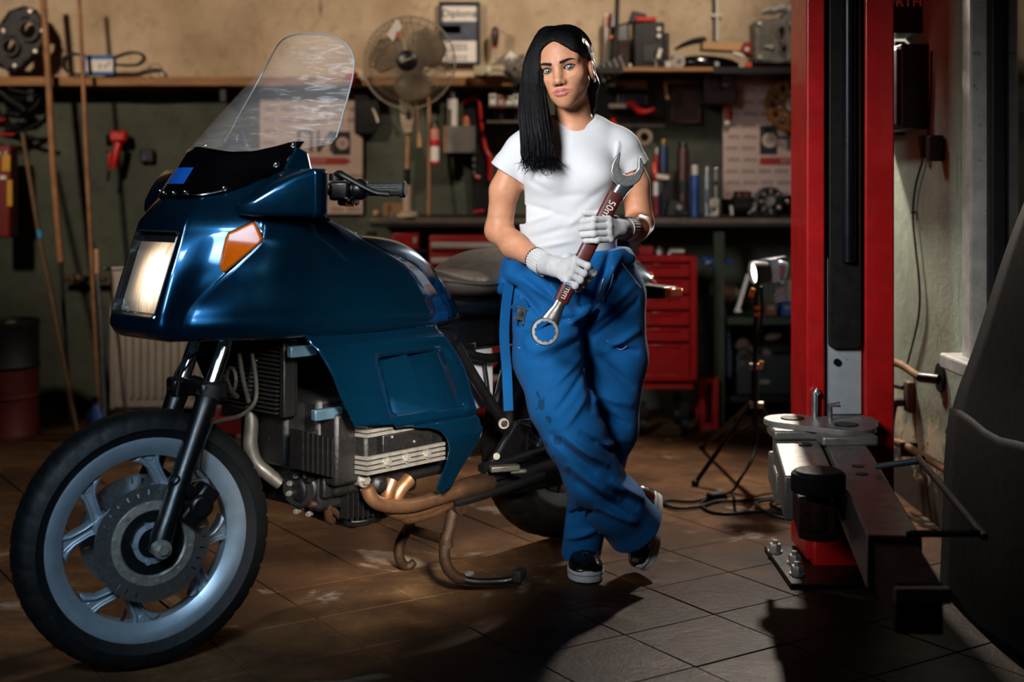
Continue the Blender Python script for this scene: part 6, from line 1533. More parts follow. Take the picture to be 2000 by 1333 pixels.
# pedestal fan on the bench
Y = 6.5; fc_ = W(799, 122, Y); fan = T('pedestal_fan', 'beige pedestal fan with a dark hub standing on the bench end', 'fan', (fc_.x, 6.75, bz))
M_FANP = mat('aged_white_fan_plastic', '#b8a88f', .5, 0, .1, 10); M_WIRE = mat('fan_grille_wire', '#8f8473', .4, .5)
R_ = 90*S(Y); fn = Vector((-.05, -1, .02)).normalized(); u_, v_, _ = frame(fn)
gm = MB()
def gp(a, r, h): return fc_+fn*h+(u_*math.cos(a)+v_*math.sin(a))*r
for k in range(90):
    a0 = 2*PI*k/90
    gm.tube([gp(a0, .05, .075), gp(a0+.12, R_*.5, .068), gp(a0+.2, R_*.82, .045), gp(a0+.25, R_, .0)], .0017, 4, 2, False)
g_ = gm.build('front_grille', M_WIRE, fan); g_['kind'] = 'stuff'
gm = MB()
for k in range(60):
    a0 = 2*PI*k/60
    gm.tube([gp(a0, .05, -.095), gp(a0-.12, R_*.5, -.09), gp(a0-.2, R_*.82, -.055), gp(a0-.25, R_, .0)], .0017, 4, 2, False)
g_ = gm.build('rear_grille', M_WIRE, fan); g_['kind'] = 'stuff'
MB().ring(fc_, fn, [(R_-.003, -.007), (R_+.004, -.007), (R_+.004, .007), (R_-.003, .007)], 64).build('grille_rim', M_WIRE, fan)
MB().ring(fc_+fn*.04, fn, [(R_*.84, -.002), (R_*.85, 0), (R_*.84, .002), (R_*.83, 0)], 64).build('grille_hoop', M_WIRE, fan)
MB().lathe(fc_+fn*.06, fn, [(0, .034), (.03, .032), (.048, .022), (.053, 0), (.05, -.01)], 36).build('hub_badge', M_PLAST, fan)
MB().box(fc_+fn*.095+Vector((0, 0, .002)), (.055, .002, .005), RY(-.35)).build('badge_strip', M_FANP, fan)
def blade(k):
    rows = []
    for i in range(8):
        r = .035+(R_*.86-.035)*i/7; w0 = .5+.42*math.sin(PI*min(1, i/7*.9+.1)); row = []
        for j in range(7):
            a = 2*PI*k/3+.5+(j/6-.5)*2*w0*(.9 if i < 6 else .75)+.25*i/7; row.append(gp(a, r, -.02+.055*(j/6-.5)))
        rows.append(row)
    return MB().grid(rows)
M_BLADE = mat('smoky_fan_blade', '#7d6c56', .4, 0, .1, 10)
for k in range(3): blade(k).build('blade', M_BLADE, fan, solid=.003)
MB().lathe(fc_-fn*.09, -fn, [(0, .12), (.035, .115), (.055, .09), (.06, .02), (.06, 0)], 28).build('motor_housing', M_FANP, fan)
# paper tag stuck in the grille
cc = gp(0, 0, .052); cq = W(770, 63, Y-.075)
MB().loft([[cq+Vector((x*.11, yy, z*.15)) for x, z in ((-.30, -.05), (.1, .42), (.34, .18), (-.06, -.30))] for yy in (0, .002)]).build('paper_tag', M_PAPER, fan)
MB().box(cq+Vector((.018, -.002, -.012)), (.022, .002, .03), RY(.3)).build('orange_mark', mat('faded_orange_print', '#b0603a', .7), fan)
MB().loft([[W(a, b_, 6.62)+Vector((0, y0, 0)) for a, b_, y0 in ((781, 190, -.03), (813, 190, -.03), (813, 190, .05), (781, 190, .05))], [W(a, b_, 6.62)+Vector((0, y0, 0)) for a, b_, y0 in ((783, 235, -.035), (811, 235, -.035), (811, 235, .05), (783, 235, .05))], [W(a, b_, 6.62)+Vector((0, y0, 0)) for a, b_, y0 in ((789, 262, -.02), (805, 262, -.02), (805, 262, .03), (789, 262, .03))]]).build('control_housing', M_FANP, fan, .008)
for k in range(3): MB().box(W(797, 212+9*k, 6.58), (.016, .012, .012)).build('push_button', M_PLAST, fan)
MB().box(W(797, 170, 6.62), (.05, .05, .12)).build('neck_bracket', M_FANP, fan, .006)
MB().cyl(W(797, 258, 6.63), W(796, 330, 6.63), .0125).build('upper_pole', mat('tan_pole', '#a5815e', .45, .2), fan)
MB().cyl(W(795, 330, 6.63), W(795, 362, 6.63), .016).build('pole_collar', M_DARK, fan)
MB().cyl(W(796, 362, 6.63), Vector((W(796, 0, 6.63).x, 6.63, bz)), .0235).build('lower_pole', M_FANP, fan)
MB().lathe((W(796, 0, 6.63).x, 6.63, bz), (0, 0, 1), [(0, .03), (.03, .028), (.055, .012), (.06, .004), (.06, 0), (0, 0)], 32).build('base', M_FANP, fan)
# framed certificate
Y = 7.17; a, b_ = W(857, 128, Y), W(938, 4, Y); k = S(Y)
dp = T('framed_certificate', 'framed diploma hanging on the beige wall right of the fan', 'picture frame', ((a.x+b_.x)/2, Y, a.z))
M_NAVY = mat('navy_frame', '#141c2a', .4, 0, .2, 12)
fw_ = .017; X0, X1, Z0, Z1 = a.x, b_.x, a.z, b_.z
for c0, d0 in ((((X0+X1)/2, Y-.012, Z0+fw_/2), (X1-X0, .022, fw_)), (((X0+X1)/2, Y-.012, Z1-fw_/2), (X1-X0, .022, fw_)), ((X0+fw_/2, Y-.012, (Z0+Z1)/2), (fw_, .022, Z1-Z0-2*fw_)), ((X1-fw_/2, Y-.012, (Z0+Z1)/2), (fw_, .022, Z1-Z0-2*fw_))): MB().box(c0, d0).build('frame_side', M_NAVY, dp, .003)
MB().box(((X0+X1)/2, Y-.004, (Z0+Z1)/2), (X1-X0-.02, .004, Z1-Z0-.02)).build('paper', M_PAPER, dp)
def prt(y0, y1, m_, n_, x0=862, x1=933): p, q = W(x0, y1, Y), W(x1, y0, Y); MB().box(((p.x+q.x)/2, Y-.0075, (p.z+q.z)/2), (q.x-p.x, .002, q.z-p.z)).build(n_, m_, dp)
prt(42, 80, mat('certificate_picture', '#3b4250', .6, 0, .5, 30), 'printed_picture')
prt(50, 66, mat('brown_print', '#6d4b33', .7, 0, .4, 30), 'printed_brown', 862, 900)
TX('Diploma', .058, M_INKB, dp, W(897, 27, Y)+Vector((0, -.008, 0)), 0, .92)
for i, y_ in enumerate((87, 92, 97, 110, 116)): TX('mmnmunm mun', .013, M_INK, dp, W(897, y_, Y)+Vector((0, -.008, 0)))
# screwdriver on the wall
c = W(967, 75, 7.1); sd = T('screwdriver', 'long screwdriver with a dark red handle hanging on the beige wall', 'screwdriver', (c.x, 7.15, c.z))
MB().tube([W(967, 53, 7.1), W(967, 58, 7.1), W(967, 70, 7.1), W(967, 88, 7.1), W(967, 95, 7.1)], [.010, .018, .021, .016, .008], 14, 3).build('handle', mat('dark_red_black_grip', '#2a0f0e', .4), sd)
MB().ring(W(967, 93, 7.1), (0, 0, 1), [(.007, -.006), (.014, -.006), (.013, .006), (.007, .006)], 18).build('collar', M_REDP, sd)
MB().cyl(W(967, 95, 7.1), W(967, 226, 7.08), .004).build('shaft', mat('grey_shaft', '#8c8a86', .4, .7), sd); MB().cyl(W(967, 56, 7.2), W(967, 56, 7.08), .005).build('nail', M_DARK, sd)
# things on the shelf near the middle
z0 = zs
c = W(955, 164, 6.92); bx = T('beige_box', 'long beige carton on the shelf left of the woman', 'box', (c.x, 6.95, zs)); MB().box((c.x, 6.95, zs+.025), (.155, .12, .05)).build('carton', M_CARDB if False else mat('beige_carton', '#b3a486', .8, 0, .1, 10), bx, .003); MB().box((c.x, 6.888, zs+.03), (.02, .003, .03)).build('tape', M_PAPER, bx)
bd = T('wire_bundle', 'grey bundle of wire and plastic heaped on the shelf behind the woman', 'bundle', (W(1010, 130, 6.95).x, 6.98, zs)); rr = random.Random(5)
M_GREYW = mat('grey_wire', '#6e675c', .6, 0, .3, 20)
for k in range(16):
    x0 = rr.uniform(965, 1030); MB().tube([W(x0, 150, 6.95), W(x0+rr.uniform(-10, 25), 132-rr.uniform(0, 14), 6.93), W(x0+rr.uniform(10, 45), 118-rr.uniform(0, 12), 6.95), W(x0+rr.uniform(20, 60), 140, 6.97)], .008, 8, 4).build('wire_loop', M_GREYW, bd)
cq = W(994, 112, 6.93); MB().loft([[cq+Vector((x*.04, yy, z*.04)) for x, z in ((-1, -.8), (.2, .9), (1, .1), (.5, -.8))] for yy in (0, .02)]).build('paper_scrap', M_PAPER, bd)
MB().tube([W(940, 150, 6.9), W(965, 138, 6.9), W(990, 143, 6.9), W(1008, 160, 6.9)], .011, 10, 4).build('black_cable', M_CABLE, bd)
# narrow rack behind the woman's shoulder
c = W(985, 238, 7.0); rk = T('wall_rack', 'small dark wall rack with bottles behind the right shoulder of the woman', 'rack', (c.x, 7.1, W(0, 242, 7.0).z))
zb = W(0, 238, 7.0).z
MB().box((c.x, 7.08, zb), (.18, .2, .012)).build('rack_shelf', M_EDGE, rk); MB().box((c.x, 7.17, zb+.13), (.2, .02, .30)).build('rack_back', M_DARK, rk)
zt2 = W(0, 205, 7.0).z
MB().box((c.x+.02, 7.08, zt2-.006), (.2, .2, .012)).build('rack_shelf', M_EDGE, rk)
for i, (px, h, m_, nm) in enumerate(((962, 22, M_PAPER, 'white'), (978, 20, mat('pinkish_label', '#b58a80', .6), 'pink'), (994, 17, M_PAPER, 'white'), (1008, 21, M_WHITEP, 'cream'))):
    t = T('small_box', 'small %s box on the upper level of the wall rack, %s from the left' % (nm, ('first', 'second', 'third', 'fourth')[i]), 'box', (W(px, 0, 7.0).x, 7.04, zt2), 'little boxes on the wall rack')
    MB().box((W(px, 0, 7.0).x, 7.04, zt2+h*S(7)/2), (.034, .05, h*S(7))).build('box_body', m_, t, .002); MB().box((W(px, 0, 7.0).x, 7.014, zt2+h*S(7)*.7), (.022, .002, .012)).build('print', M_INKB, t)
for i, px in enumerate((978, 1008)):
    t = T('grease_bottle', 'black bottle with red cap on the lower rack level, %s one' % ('left', 'right')[i], 'bottle', (W(px, 0, 7.0).x, 7.04, zb+.006), 'bottles on the wall rack')
    x = W(px, 0, 7.0).x; MB().lathe((x, 7.04, zb+.006), (0, 0, 1), [(0, 0), (.018, 0), (.019, .03), (.008, .045), (.007, .06)], 18).build('bottle_body', M_PLAST, t); MB().cyl((x, 7.04, zb+.06), (x, 7.04, zb+.082), .01).build('cap', M_REDP, t)
# long wooden pole, extinguisher-like can, grey box, cans
pole('wooden_pole', 'upright thin wooden pole standing on the bench behind the red and white can', 'pole', [(838, 190, 7.08), (838, 300, 7.05), (837, 432, 6.98)], .0085, M_POLE)
c = W(849, 278, 7.02); fx_ = T('spray_can', 'red and white striped can hanging on the wooden pole above the bench', 'can', (c.x, 7.03, W(0, 320, 7.02).z))
zA, zB = W(0, 320, 7.02).z, W(0, 236, 7.02).z; hA = zB-zA
for f0, f1, m_, n_ in ((0, .06, M_REDP, 'red_foot'), (.06, .40, M_PAPER, 'white_band'), (.40, .56, M_REDP, 'red_band'), (.56, .82, mat('can_print', '#b9766a', .5, 0, .3, 60), 'printed_band')): MB().cyl((c.x, 7.03, zA+hA*f0), (c.x, 7.03, zA+hA*f1), .0235, n=28).build(n_, m_, fx_)
MB().lathe((c.x, 7.03, zA+hA*.82), (0, 0, 1), [(.0235, 0), (.018, .012), (.018, .04), (0, .042)], 24).build('cap', M_PLAST, fx_); MB().box((c.x, 7.06, zA+hA*.5), (.02, .05, .02)).build('hanger', M_DARK, fx_)
p, q = W(872, 298, 7.0), W(925, 246, 7.0); gb = T('grey_bin', 'open grey bin with a wooden side mounted on the green wall', 'bin', ((p.x+q.x)/2, 7.1, p.z))
cx_, w_, h_ = (p.x+q.x)/2, q.x-p.x, q.z-p.z
M_GBIN = mat('grey_bin_sheet', '#6f6a64', .55, .1, .12, 8)
MB().box((cx_, 7.0, p.z+h_/2), (w_, .012, h_)).build('front_sheet', M_GBIN, gb); MB().box((p.x-.008, 7.09, p.z+h_/2), (.014, .2, h_)).build('wooden_side', M_WOOD, gb); MB().box((q.x, 7.09, p.z+h_/2), (.012, .2, h_)).build('side_sheet', M_GBIN, gb)
MB().box((cx_, 7.09, p.z+.006), (w_, .2, .012)).build('bottom_sheet', M_GBIN, gb); MB().box((cx_, 7.19, p.z+h_*.6), (w_, .012, h_*1.2)).build('back_sheet', M_DARK, gb)
zb2 = p.z+.012
x = W(884, 0, 7.06).x; wc = T('spray_can', 'tall white spray can with a black cap standing in the grey bin', 'can', (x, 7.06, zb2)); z2 = W(0, 194, 7.06).z
MB().cyl((x, 7.06, zb2), (x, 7.06, z2), .026, n=28).build('can_body', M_PAPER, wc); MB().lathe((x, 7.06, z2), (0, 0, 1), [(.026, 0), (.022, .012), (.022, .045), (0, .047)], 24).build('cap', M_PLAST, wc)
MB().box((x-.012, 7.032, zb2+.17), (.012, .004, .09)).build('print', M_INKB, wc)
x = W(910, 0, 7.06).x; oc = T('glue_bottle', 'small bottle with an orange lid in the grey bin', 'bottle', (x, 7.06, zb2)); z2 = W(0, 240, 7.06).z
MB().cyl((x, 7.06, zb2), (x, 7.06, z2), .02).build('bottle_body', mat('pale_orange_label', '#a8765a', .5), oc); MB().lathe((x, 7.06, z2), (0, 0, 1), [(.02, 0), (.018, .02), (.01, .035), (0, .037)], 20).build('lid', mat('orange_lid', '#b4572c', .4), oc)
# black tool board with a red edge
bb = T('tool_board', 'tall black tool case with a red edge hanging on the green wall', 'tool case', (W(930, 0, 7.1).x, 7.15, W(0, 425, 7.1).z))
P_ = [W(*q, 7.12) for q in ((903, 196), (935, 193), (944, 270), (956, 310), (958, 415), (925, 425), (918, 300), (905, 215))]
MB().prism(P_, (0, .06, 0)).build('case_body', M_PLAST, bb, .006)
MB().tube([W(903, 200, 7.09), W(933, 194, 7.09), W(940, 240, 7.09), W(948, 290, 7.09), W(957, 310, 7.09), W(956, 352, 7.09)], [.009, .011, .009, .012, .016, .01], 10, 3).build('red_edge', M_REDP, bb)
MB().tube([W(928, 345, 7.09), W(937, 348, 7.09)], .012, 8).build('red_clasp', M_REDP, bb); MB().tube([W(925, 415, 7.09), W(945, 412, 7.09)], .008, 8).build('red_foot', M_REDP, bb)
for k in range(5): MB().box(W(926, 285+13*k, 7.1), (.012, .02, .018)).build('socket_clip', M_GREYW, bb)
# strap and dark bag left of the pole
sp2 = T('paint_brush', 'worn brush with a pale handle hanging from a cord beside the fan pole', 'brush', W(820, 275, 7.12)); MB().tube([W(814, 192, 7.15), W(816, 225, 7.14), W(818, 262, 7.13)], .004, 8, 2).build('cord', M_POLE, sp2); MB().tube([W(818, 258, 7.13), W(819, 272, 7.12), W(820, 288, 7.12)], [.006, .012, .015], 12).build('bristles', mat('tan_bristle', '#a07c50', .8), sp2); MB().cyl(W(814, 192, 7.2), W(814, 192, 7.13), .005).build('nail', M_DARK, sp2)
hg = T('hanging_bag', 'dark cloth bag with a chrome clip hanging below the shelf left of the fan', 'bag', W(718, 250, 7.12)); MB().loft([[W(a, b_, 7.1+d) for a, b_, d in ((692, y_, 0), (692+w0, y_, 0), (692+w0, y_, .07), (692, y_, .07))] for y_, w0 in ((178, 40), (205, 48), (240, 52), (262, 40))]).build('bag_body', mat('black_cloth', '#0f0e0d', .9), hg, .01)
MB().tube([W(728, 212, 7.06), W(735, 226, 7.05), W(739, 238, 7.05)], [.004, .006, .012], 10, 2).build('chrome_clip', M_ALU, hg); MB().tube([W(708, 178, 7.13), W(712, 168, 7.13), W(718, 178, 7.13)], .006, 8, 2).build('bag_strap', M_CABLE, hg)
rs_ = T('red_rag', 'crumpled red and cream cloth lying on the shelf left of the fan', 'rag', (W(700, 0, 6.95).x, 6.97, zs)); rr = random.Random(9)
for i, (px, py, m_) in enumerate(((690, 146, M_REDP), (698, 140, mat('cream_cloth', '#c4ac8c', .9)), (706, 148, MATS.get('cream_cloth')), (688, 152, M_REDP))): MB().ball(W(px, py, 6.95), (.048, .035, .015), 12, 8, RY(.7*i-.4)).build('cloth_fold', m_ or M_REDP, rs_)
# small stuff on the bench, left
p, q = W(748, 424, 6.62), W(786, 398, 6.62); cb_ = T('carton', 'open brown carton on the left end of the bench', 'box', ((p.x+q.x)/2, 6.68, bz)); hC = W(0, 397, 6.62).z-bz
MB().box(((p.x+q.x)/2, 6.68, bz+hC/2), (q.x-p.x, .12, hC)).build('carton_body', M_CARDB, cb_, .003); MB().box(((p.x+q.x)/2-.02, 6.61, bz+hC*.55), (.004, .004, hC*.8)).build('carton_seam', M_OLDW, cb_)
for i, (px, rr_, m_) in enumerate(((735, 7, mat('tan_ball', '#b98f68', .5)), (812, 6, M_ALU))):
    t = T('bearing_ball', ('round tan knob lying at the very end of the bench', 'shiny steel ball on the bench beside the fan pole')[i], 'ball', (W(px, 0, 6.62).x, 6.62, bz)); r = rr_*S(6.62); MB().ball((W(px, 0, 6.62).x, 6.62, bz+r), r, 16, 12).build('ball', m_, t); MB().ring((W(px, 0, 6.62).x, 6.62, bz+.003), (0, 0, 1), [(r*.5, -.003), (r*.8, -.003), (r*.7, .003), (r*.5, .003)], 16).build('seat_ring', M_DARK, t)
for i, px in enumerate((766, 775, 784, 793, 802)):
    x = W(px, 0, 6.605).x; t = T('socket', 'chrome socket in the row on the bench, %s from the left' % ('first', 'second', 'third', 'fourth', 'fifth')[i], 'socket', (x, 6.605, bz), 'row of chrome sockets on the bench'); h_ = (.022, .026, .02, .028, .022)[i]
    MB().ring((x, 6.605, bz), (0, 0, 1), [(.005, 0), (.0098, 0), (.0098, h_), (.006, h_)], 18).build('socket_body', M_ALU, t)
# ================================================================ right part of the back wall
Y = 6.75; a, b_ = W(1200, 138, Y), W(1400, 128, Y)
s2 = T('loaded_shelf', 'dark shelf with a worn wooden front edge crowded with tools at right', 'shelf', ((a.x+RIGHT)/2, 6.95, a.z))
ZS = W(0, 131, Y).z; xa, xb = W(1170, 0, Y).x, RIGHT-.02
MB().box(((xa+xb)/2, 6.97, ZS-.015), (xb-xa, .44, .03)).build('shelf_board', M_DARK, s2)
p, q = W(1216, 0, Y), W(1392, 0, Y)
MB().box(((p.x+q.x)/2, 6.742, ZS-.012), (q.x-p.x, .016, .022)).build('wooden_edge', M_WOOD, s2, .002)
for px in (1188, 1400, 1540): x = W(px, 0, 7.1).x; MB().box((x, 7.0, ZS-.06), (.03, .36, .06)).build('shelf_bracket', M_DARK, s2)
def onS(px, y=6.88): return W(px, 0, y).x
zS = ZS
def zpx(py, y=6.88): return W(0, py, y).z
# tall black battery charger with red cell on top
x0, x1 = onS(1237), onS(1297); t = T('battery_charger', 'tall black boxy charger with round dials and a red top on right shelf', 'charger', ((x0+x1)/2, 6.95, zS)); yf = 6.86
MB().box(((x0+x1)/2, 6.95, (zS+zpx(44))/2), (x1-x0, .18, zpx(44)-zS)).build('charger_body', M_PLAST, t, .008)
MB().box(((x0+x1)/2+.02, yf-.003, zpx(105)), (x1-x0-.05, .012, .09)).build('front_panel', mat('dark_grey_panel', '#1b1d20', .45), t, .004)
for py in (58, 71): MB().cyl((onS(1286), yf, zpx(py)), (onS(1286), yf-.012, zpx(py)), .011).build('dial', M_WHITEP, t)
MB().cyl((onS(1286), yf-.005, zpx(104)), (onS(1286), yf-.02, zpx(104)), .026, n=28).build('large_knob', M_PLAST, t); MB().box((onS(1286), yf-.024, zpx(106)), (.018, .008, .05), RY(.25)).build('knob_pointer', M_WHITEP, t)
MB().box(((onS(1240)+onS(1282))/2, 6.92, zpx(38)), (onS(1282)-onS(1240), .1, .026)).build('red_top', M_REDP, t, .008)
MB().hexa([(onS(1228), 6.9, zpx(44)), (onS(1262), 6.9, zpx(44)), (onS(1262), 7.0, zpx(44)), (onS(1228), 7.0, zpx(44)), (onS(1236), 6.9, zpx(20)), (onS(1264), 6.9, zpx(26)), (onS(1264), 7.0, zpx(26)), (onS(1236), 7.0, zpx(20))]).build('black_handle', M_PLAST, t, .006)
MB().box((onS(1302), 6.95, zpx(95)), (.03, .12, zpx(72)-zS)).build('side_block', M_PLAST, t, .006)
x0, x1 = onS(1190), onS(1232); t = T('tool_case', 'black grilled tool with an orange spot left of the tall charger on right shelf', 'power tool', ((x0+x1)/2, 6.98, zS))
MB().hexa([(x0, 6.9, zS), (x1, 6.9, zS), (x1, 7.06, zS), (x0, 7.06, zS), (x0+.01, 6.92, zpx(50)), (x1-.004, 6.92, zpx(40)), (x1-.004, 7.05, zpx(40)), (x0+.01, 7.05, zpx(50))]).build('case_body', M_PLAST, t, .012)
for k in range(6): MB().box((onS(1218), 6.897, zpx(78+7*k)), (.06, .008, .007)).build('grille_bar', mat('rusty_brown_bar', '#4a2c1c', .6), t)
MB().box((onS(1194), 6.9, zpx(72)), (.026, .02, .016)).build('orange_spot', mat('orange_plastic', '#c4701a', .4), t, .004)
t = T('steel_bar', 'long black steel bar standing upright on the right shelf beside the tall charger', 'bar', (onS(1203), 6.86, zS)); MB().tube([(onS(1200), 6.86, zS), (onS(1204), 6.88, zpx(50)), (onS(1208), 6.92, zpx(-30))], .0125, 12).build('bar', M_DARK, t); MB().cyl((onS(1200), 6.86, zS), (onS(1200), 6.86, zS+.012), .024).build('bar_foot', M_DARK, t)
x = onS(1192, 7.05); t = T('paper_packet', 'white and orange paper packet standing behind the steel bar', 'packet', (x, 7.08, zS)); MB().box((x-.0, 7.08, (zS+zpx(26, 7.05))/2), (.055, .05, zpx(26, 7.05)-zS)).build('packet_body', M_PAPER, t, .004); MB().box((x-.012, 7.053, zpx(42, 7.05)), (.018, .004, .06)).build('orange_print', mat('orange_print', '#b8512a', .6), t)
# heap of grey-black cases beside the woman's head, hanging under the shelf
t = T('black_housing', 'slanted black ribbed housing hanging beside the head of the woman', 'machine part', W(1190, 150, 6.9)); Rr = RY(-.42)
c = W(1192, 138, 6.9); MB().box(c, (.17, .2, .09), Rr).build('housing_body', M_DARK, t, .01)
for k in range(5): MB().box(c+Rr @ Vector((-.06+.03*k, -.102, .0)), (.012, .012, .086), Rr).build('housing_rib', M_GREYW, t, .002)
MB().box(c+Rr @ Vector((.09, -.1, -.03)), (.018, .02, .04), Rr).build('lug', M_ALU, t, .004)
MB().box(c+Vector((0, .12, .02)), (.06, .2, .04)).build('hanger', M_DARK, t)
# small items on the shelf
x = onS(1305, 6.8); t = T('filter_cup', 'small white cup on the right shelf beside the charger', 'cup', (x, 6.8, zS)); MB().lathe((x, 6.8, zS), (0, 0, 1), [(0, 0), (.017, 0), (.022, .032), (.019, .032), (.015, .006), (0, .006)], 24).build('cup_body', M_WHITEP, t)
x = onS(1281, 6.78); t = T('steel_bolt', 'short upright bolt on the front edge of the right shelf', 'bolt', (x, 6.78, zS)); MB().cyl((x, 6.78, zS), (x, 6.78, zS+.03), .006).bolt((x, 6.78, zS+.03), (0, 0, 1), .011, .008).build('bolt_shank', M_ALU, t)
c = W(1326, 119, 6.8); t = T('bearing', 'grey ball bearing standing on edge on the right shelf', 'bearing', (c.x, 6.8, zS)); r = .031; cz = zS+r
MB().ring((c.x, 6.8, cz), (-.25, -1, 0), [(.022, -.012), (.031, -.012), (.031, .012), (.022, .012)], 32).build('outer_race', M_ALU, t); MB().ring((c.x, 6.8, cz), (-.25, -1, 0), [(.010, -.012), (.017, -.012), (.017, .012), (.010, .012)], 28).build('inner_race', M_ALU, t)
pieces('bearing_ball', M_CHROME, t, MB().ball((0, 0, 0), .0045, 8, 6), [((c.x+.0195*math.cos(k), 6.797, cz+.0195*math.sin(k)), (0, 0, 1)) for k in [PI*2*i/9 for i in range(9)]])
x = onS(1318, 6.9); t = T('valve_part', 'knobbly brass and steel fitting behind the bearing on right shelf', 'fitting', (x, 6.92, zS)); MB().lathe((x, 6.92, zS), (0, 0, 1), [(0, 0), (.024, 0), (.024, .02), (.014, .026), (.014, .05), (.02, .056), (.02, .07), (0, .075)], 20).build('fitting_body', M_STEEL, t); MB().cyl((x, 6.92, zS+.04), (x+.03, 6.89, zS+.045), .009).build('side_branch', mat('brass', '#9a7434', .4, .8), t)
# saw lying on the shelf: wooden body with red end, dark bow behind
t = T('wooden_block', 'long pale wooden block with a red end lying across the right shelf', 'wood block', (onS(1420, 6.85), 6.86, zS+.075))
A_, B_ = W(1372, 88, 6.82), W(1448, 90, 6.82)
MB().hexa([A_+Vector((0, 0, -.022)), B_+Vector((0, 0, -.026)), B_+Vector((0, .12, -.026)), A_+Vector((0, .12, -.022)), A_+Vector((.005, 0, .018)), B_+Vector((.02, 0, .018)), B_+Vector((.02, .12, .018)), A_+Vector((.005, .12, .018))]).build('block', mat('pale_wood', '#b58a58', .6, 0, .2, 8), t, .004)
MB().hexa([B_+Vector((-.012, -.003, -.028)), W(1471, 105, 6.82)+Vector((0, 0, -.01)), W(1471, 105, 6.82)+Vector((0, .12, -.01)), B_+Vector((-.012, .12, -.028)), B_+Vector((.012, -.003, .02)), W(1469, 82, 6.82), W(1469, 82, 6.82)+Vector((0, .12, 0)), B_+Vector((.012, .12, .02))]).build('red_end', mat('deep_red_paint', '#7d1513', .5), t, .004)
MB().cyl(W(1459, 96, 6.815), W(1459, 96, 6.81), .011).build('white_spot', M_WHITEP, t)
MB().tube([W(1318, 97, 6.9), W(1335, 88, 6.88), W(1355, 81, 6.87), W(1376, 78, 6.86), (A_+Vector((0, .05, .015)))], [.006, .012, .016, .018, .018], 10, 4).build('dark_bow', M_PLAST, t)
c = W(1365, 107, 6.86); t2 = T('black_lamp', 'black rounded machine cover with a white nozzle under the wooden block', 'machine cover', (c.x, 6.88, zS))
m_ = MB().loft(smooth_rings([(-.16, .05, .0, .03), (-.1, .07, .0, .06), (0, .07, .0, .07), (.1, .055, .0, .055), (.15, .035, .0, .03)], 3)); m_.v = [(v[0]+onS(1385, 6.88), v[1]+6.9, v[2]+zS) for v in m_.v]; m_.build('cover', M_GLOSSB, t2, ang=60)
MB().tube([W(1432, 104, 6.83), W(1445, 108, 6.82), W(1452, 112, 6.82)], [.010, .014, .012], 14, 2).build('white_nozzle', M_WHITEP, t2); MB().box((W(1462, 118, 6.81).x, 6.81, zS+.014), (.03, .03, .026)).build('orange_plug', mat('orange_red_plastic', '#d0481a', .4), t2, .005)
MB().cyl((onS(1398, 6.84), 6.80, zS+.02), (onS(1398, 6.84), 6.84, zS+.02), .012).build('small_knob', M_STEEL, t2)
# cylinder head
Y = 6.85; x0, x1 = onS(1474, Y), onS(1600, Y); t = T('cylinder_head', 'big grey aluminium cylinder head with oval ports on the right shelf', 'engine part', ((x0+x1)/2, 6.95, zS))
M_CAST = mat('dull_cast_aluminium', '#6e6a63', .55, .5, .35, 26, .5, wear='#25221e', wear_amt=.5)
ow = [W(*q, Y) for q in ((1474, 122), (1474, 42), (1484, 38), (1492, 44), (1512, 36), (1530, 36), (1534, 24), (1600, 20), (1600, 122))]
cz2 = lambda px, py, rx, ry: [(W(px, py, Y).x+rx*math.cos(2*PI*k/20), W(px, py, Y).z+ry*math.sin(2*PI*k/20)) for k in range(20)]
panel([(p.x, max(p.z, zS)) for p in ow], lambda x_, z_: Vector((x_, Y, z_)), .03, [cz2(1526, 66, .019, .034), cz2(1531, 97, .014, .022), cz2(1556, 60, .014, .024)]).build('head_casting', M_CAST, t, solid=.16)
for px, py, r in ((1526, 66, 1.), (1531, 97, .68), (1556, 60, .72)):
    cc = W(px, py, Y-.003); MB().loft([[cc+Vector((math.cos(k_*PI/12)*.019*r*f, y_, math.sin(k_*PI/12)*.036*r*f)) for k_ in range(24)] for f, y_ in ((1.0, .0), (1.35, 0), (1.35, -.012), (1.0, -.012))], True, False).build('port_flange', M_CAST, t)
for k in range(4): MB().box(W(1486+7*k, 66, Y-.005), (.008, .02, .15)).build('cast_rib', M_CAST, t, .002)
pieces('stud', M_ALU, t, MB().cyl((0, 0, 0), (0, 0, .02), .011, n=12), [(W(a_, b2, Y), (0, -1, 0)) for a_, b2 in ((1482, 46), (1505, 92), (1483, 112), (1548, 112), (1545, 46), (1560, 88))])
MB().box(W(1503, 91, Y-.012), (.05, .012, .012)).build('cast_bar', M_WOOD if False else M_ALU, t, .003)
tf = T('foil_bag', 'crumpled bright foil bag lying on top of the cylinder head', 'bag', W(1560, 22, 6.9)); rr = random.Random(4)
mfo = mat('bright_foil', '#c9cac8', .3, .4, .1, 20, .5)
for k in range(7): MB().ball(W(1500+14*k, 22-1.6*k+rr.uniform(-3, 3), 6.9), (.04, .05, .018+.003*k), 14, 8, RY(rr.uniform(-.5, .5))).build('foil_fold', mfo, tf)
# poster clip, conduit on the wall
t = T('wall_conduit', 'thin pale conduit running up the beige wall above the wooden block', 'conduit', W(1400, 80, 7.17)); MB().cyl(W(1401, -20, 7.17), W(1401, 80, 7.17), .010).build('conduit', M_WHITEP, t); MB().cyl(W(1394, -20, 7.18), W(1396, 80, 7.18), .009).build('dark_conduit', M_DARK, t); MB().box(W(1399, 30, 7.18), (.05, .03, .012)).build('conduit_clip', M_ALU, t)
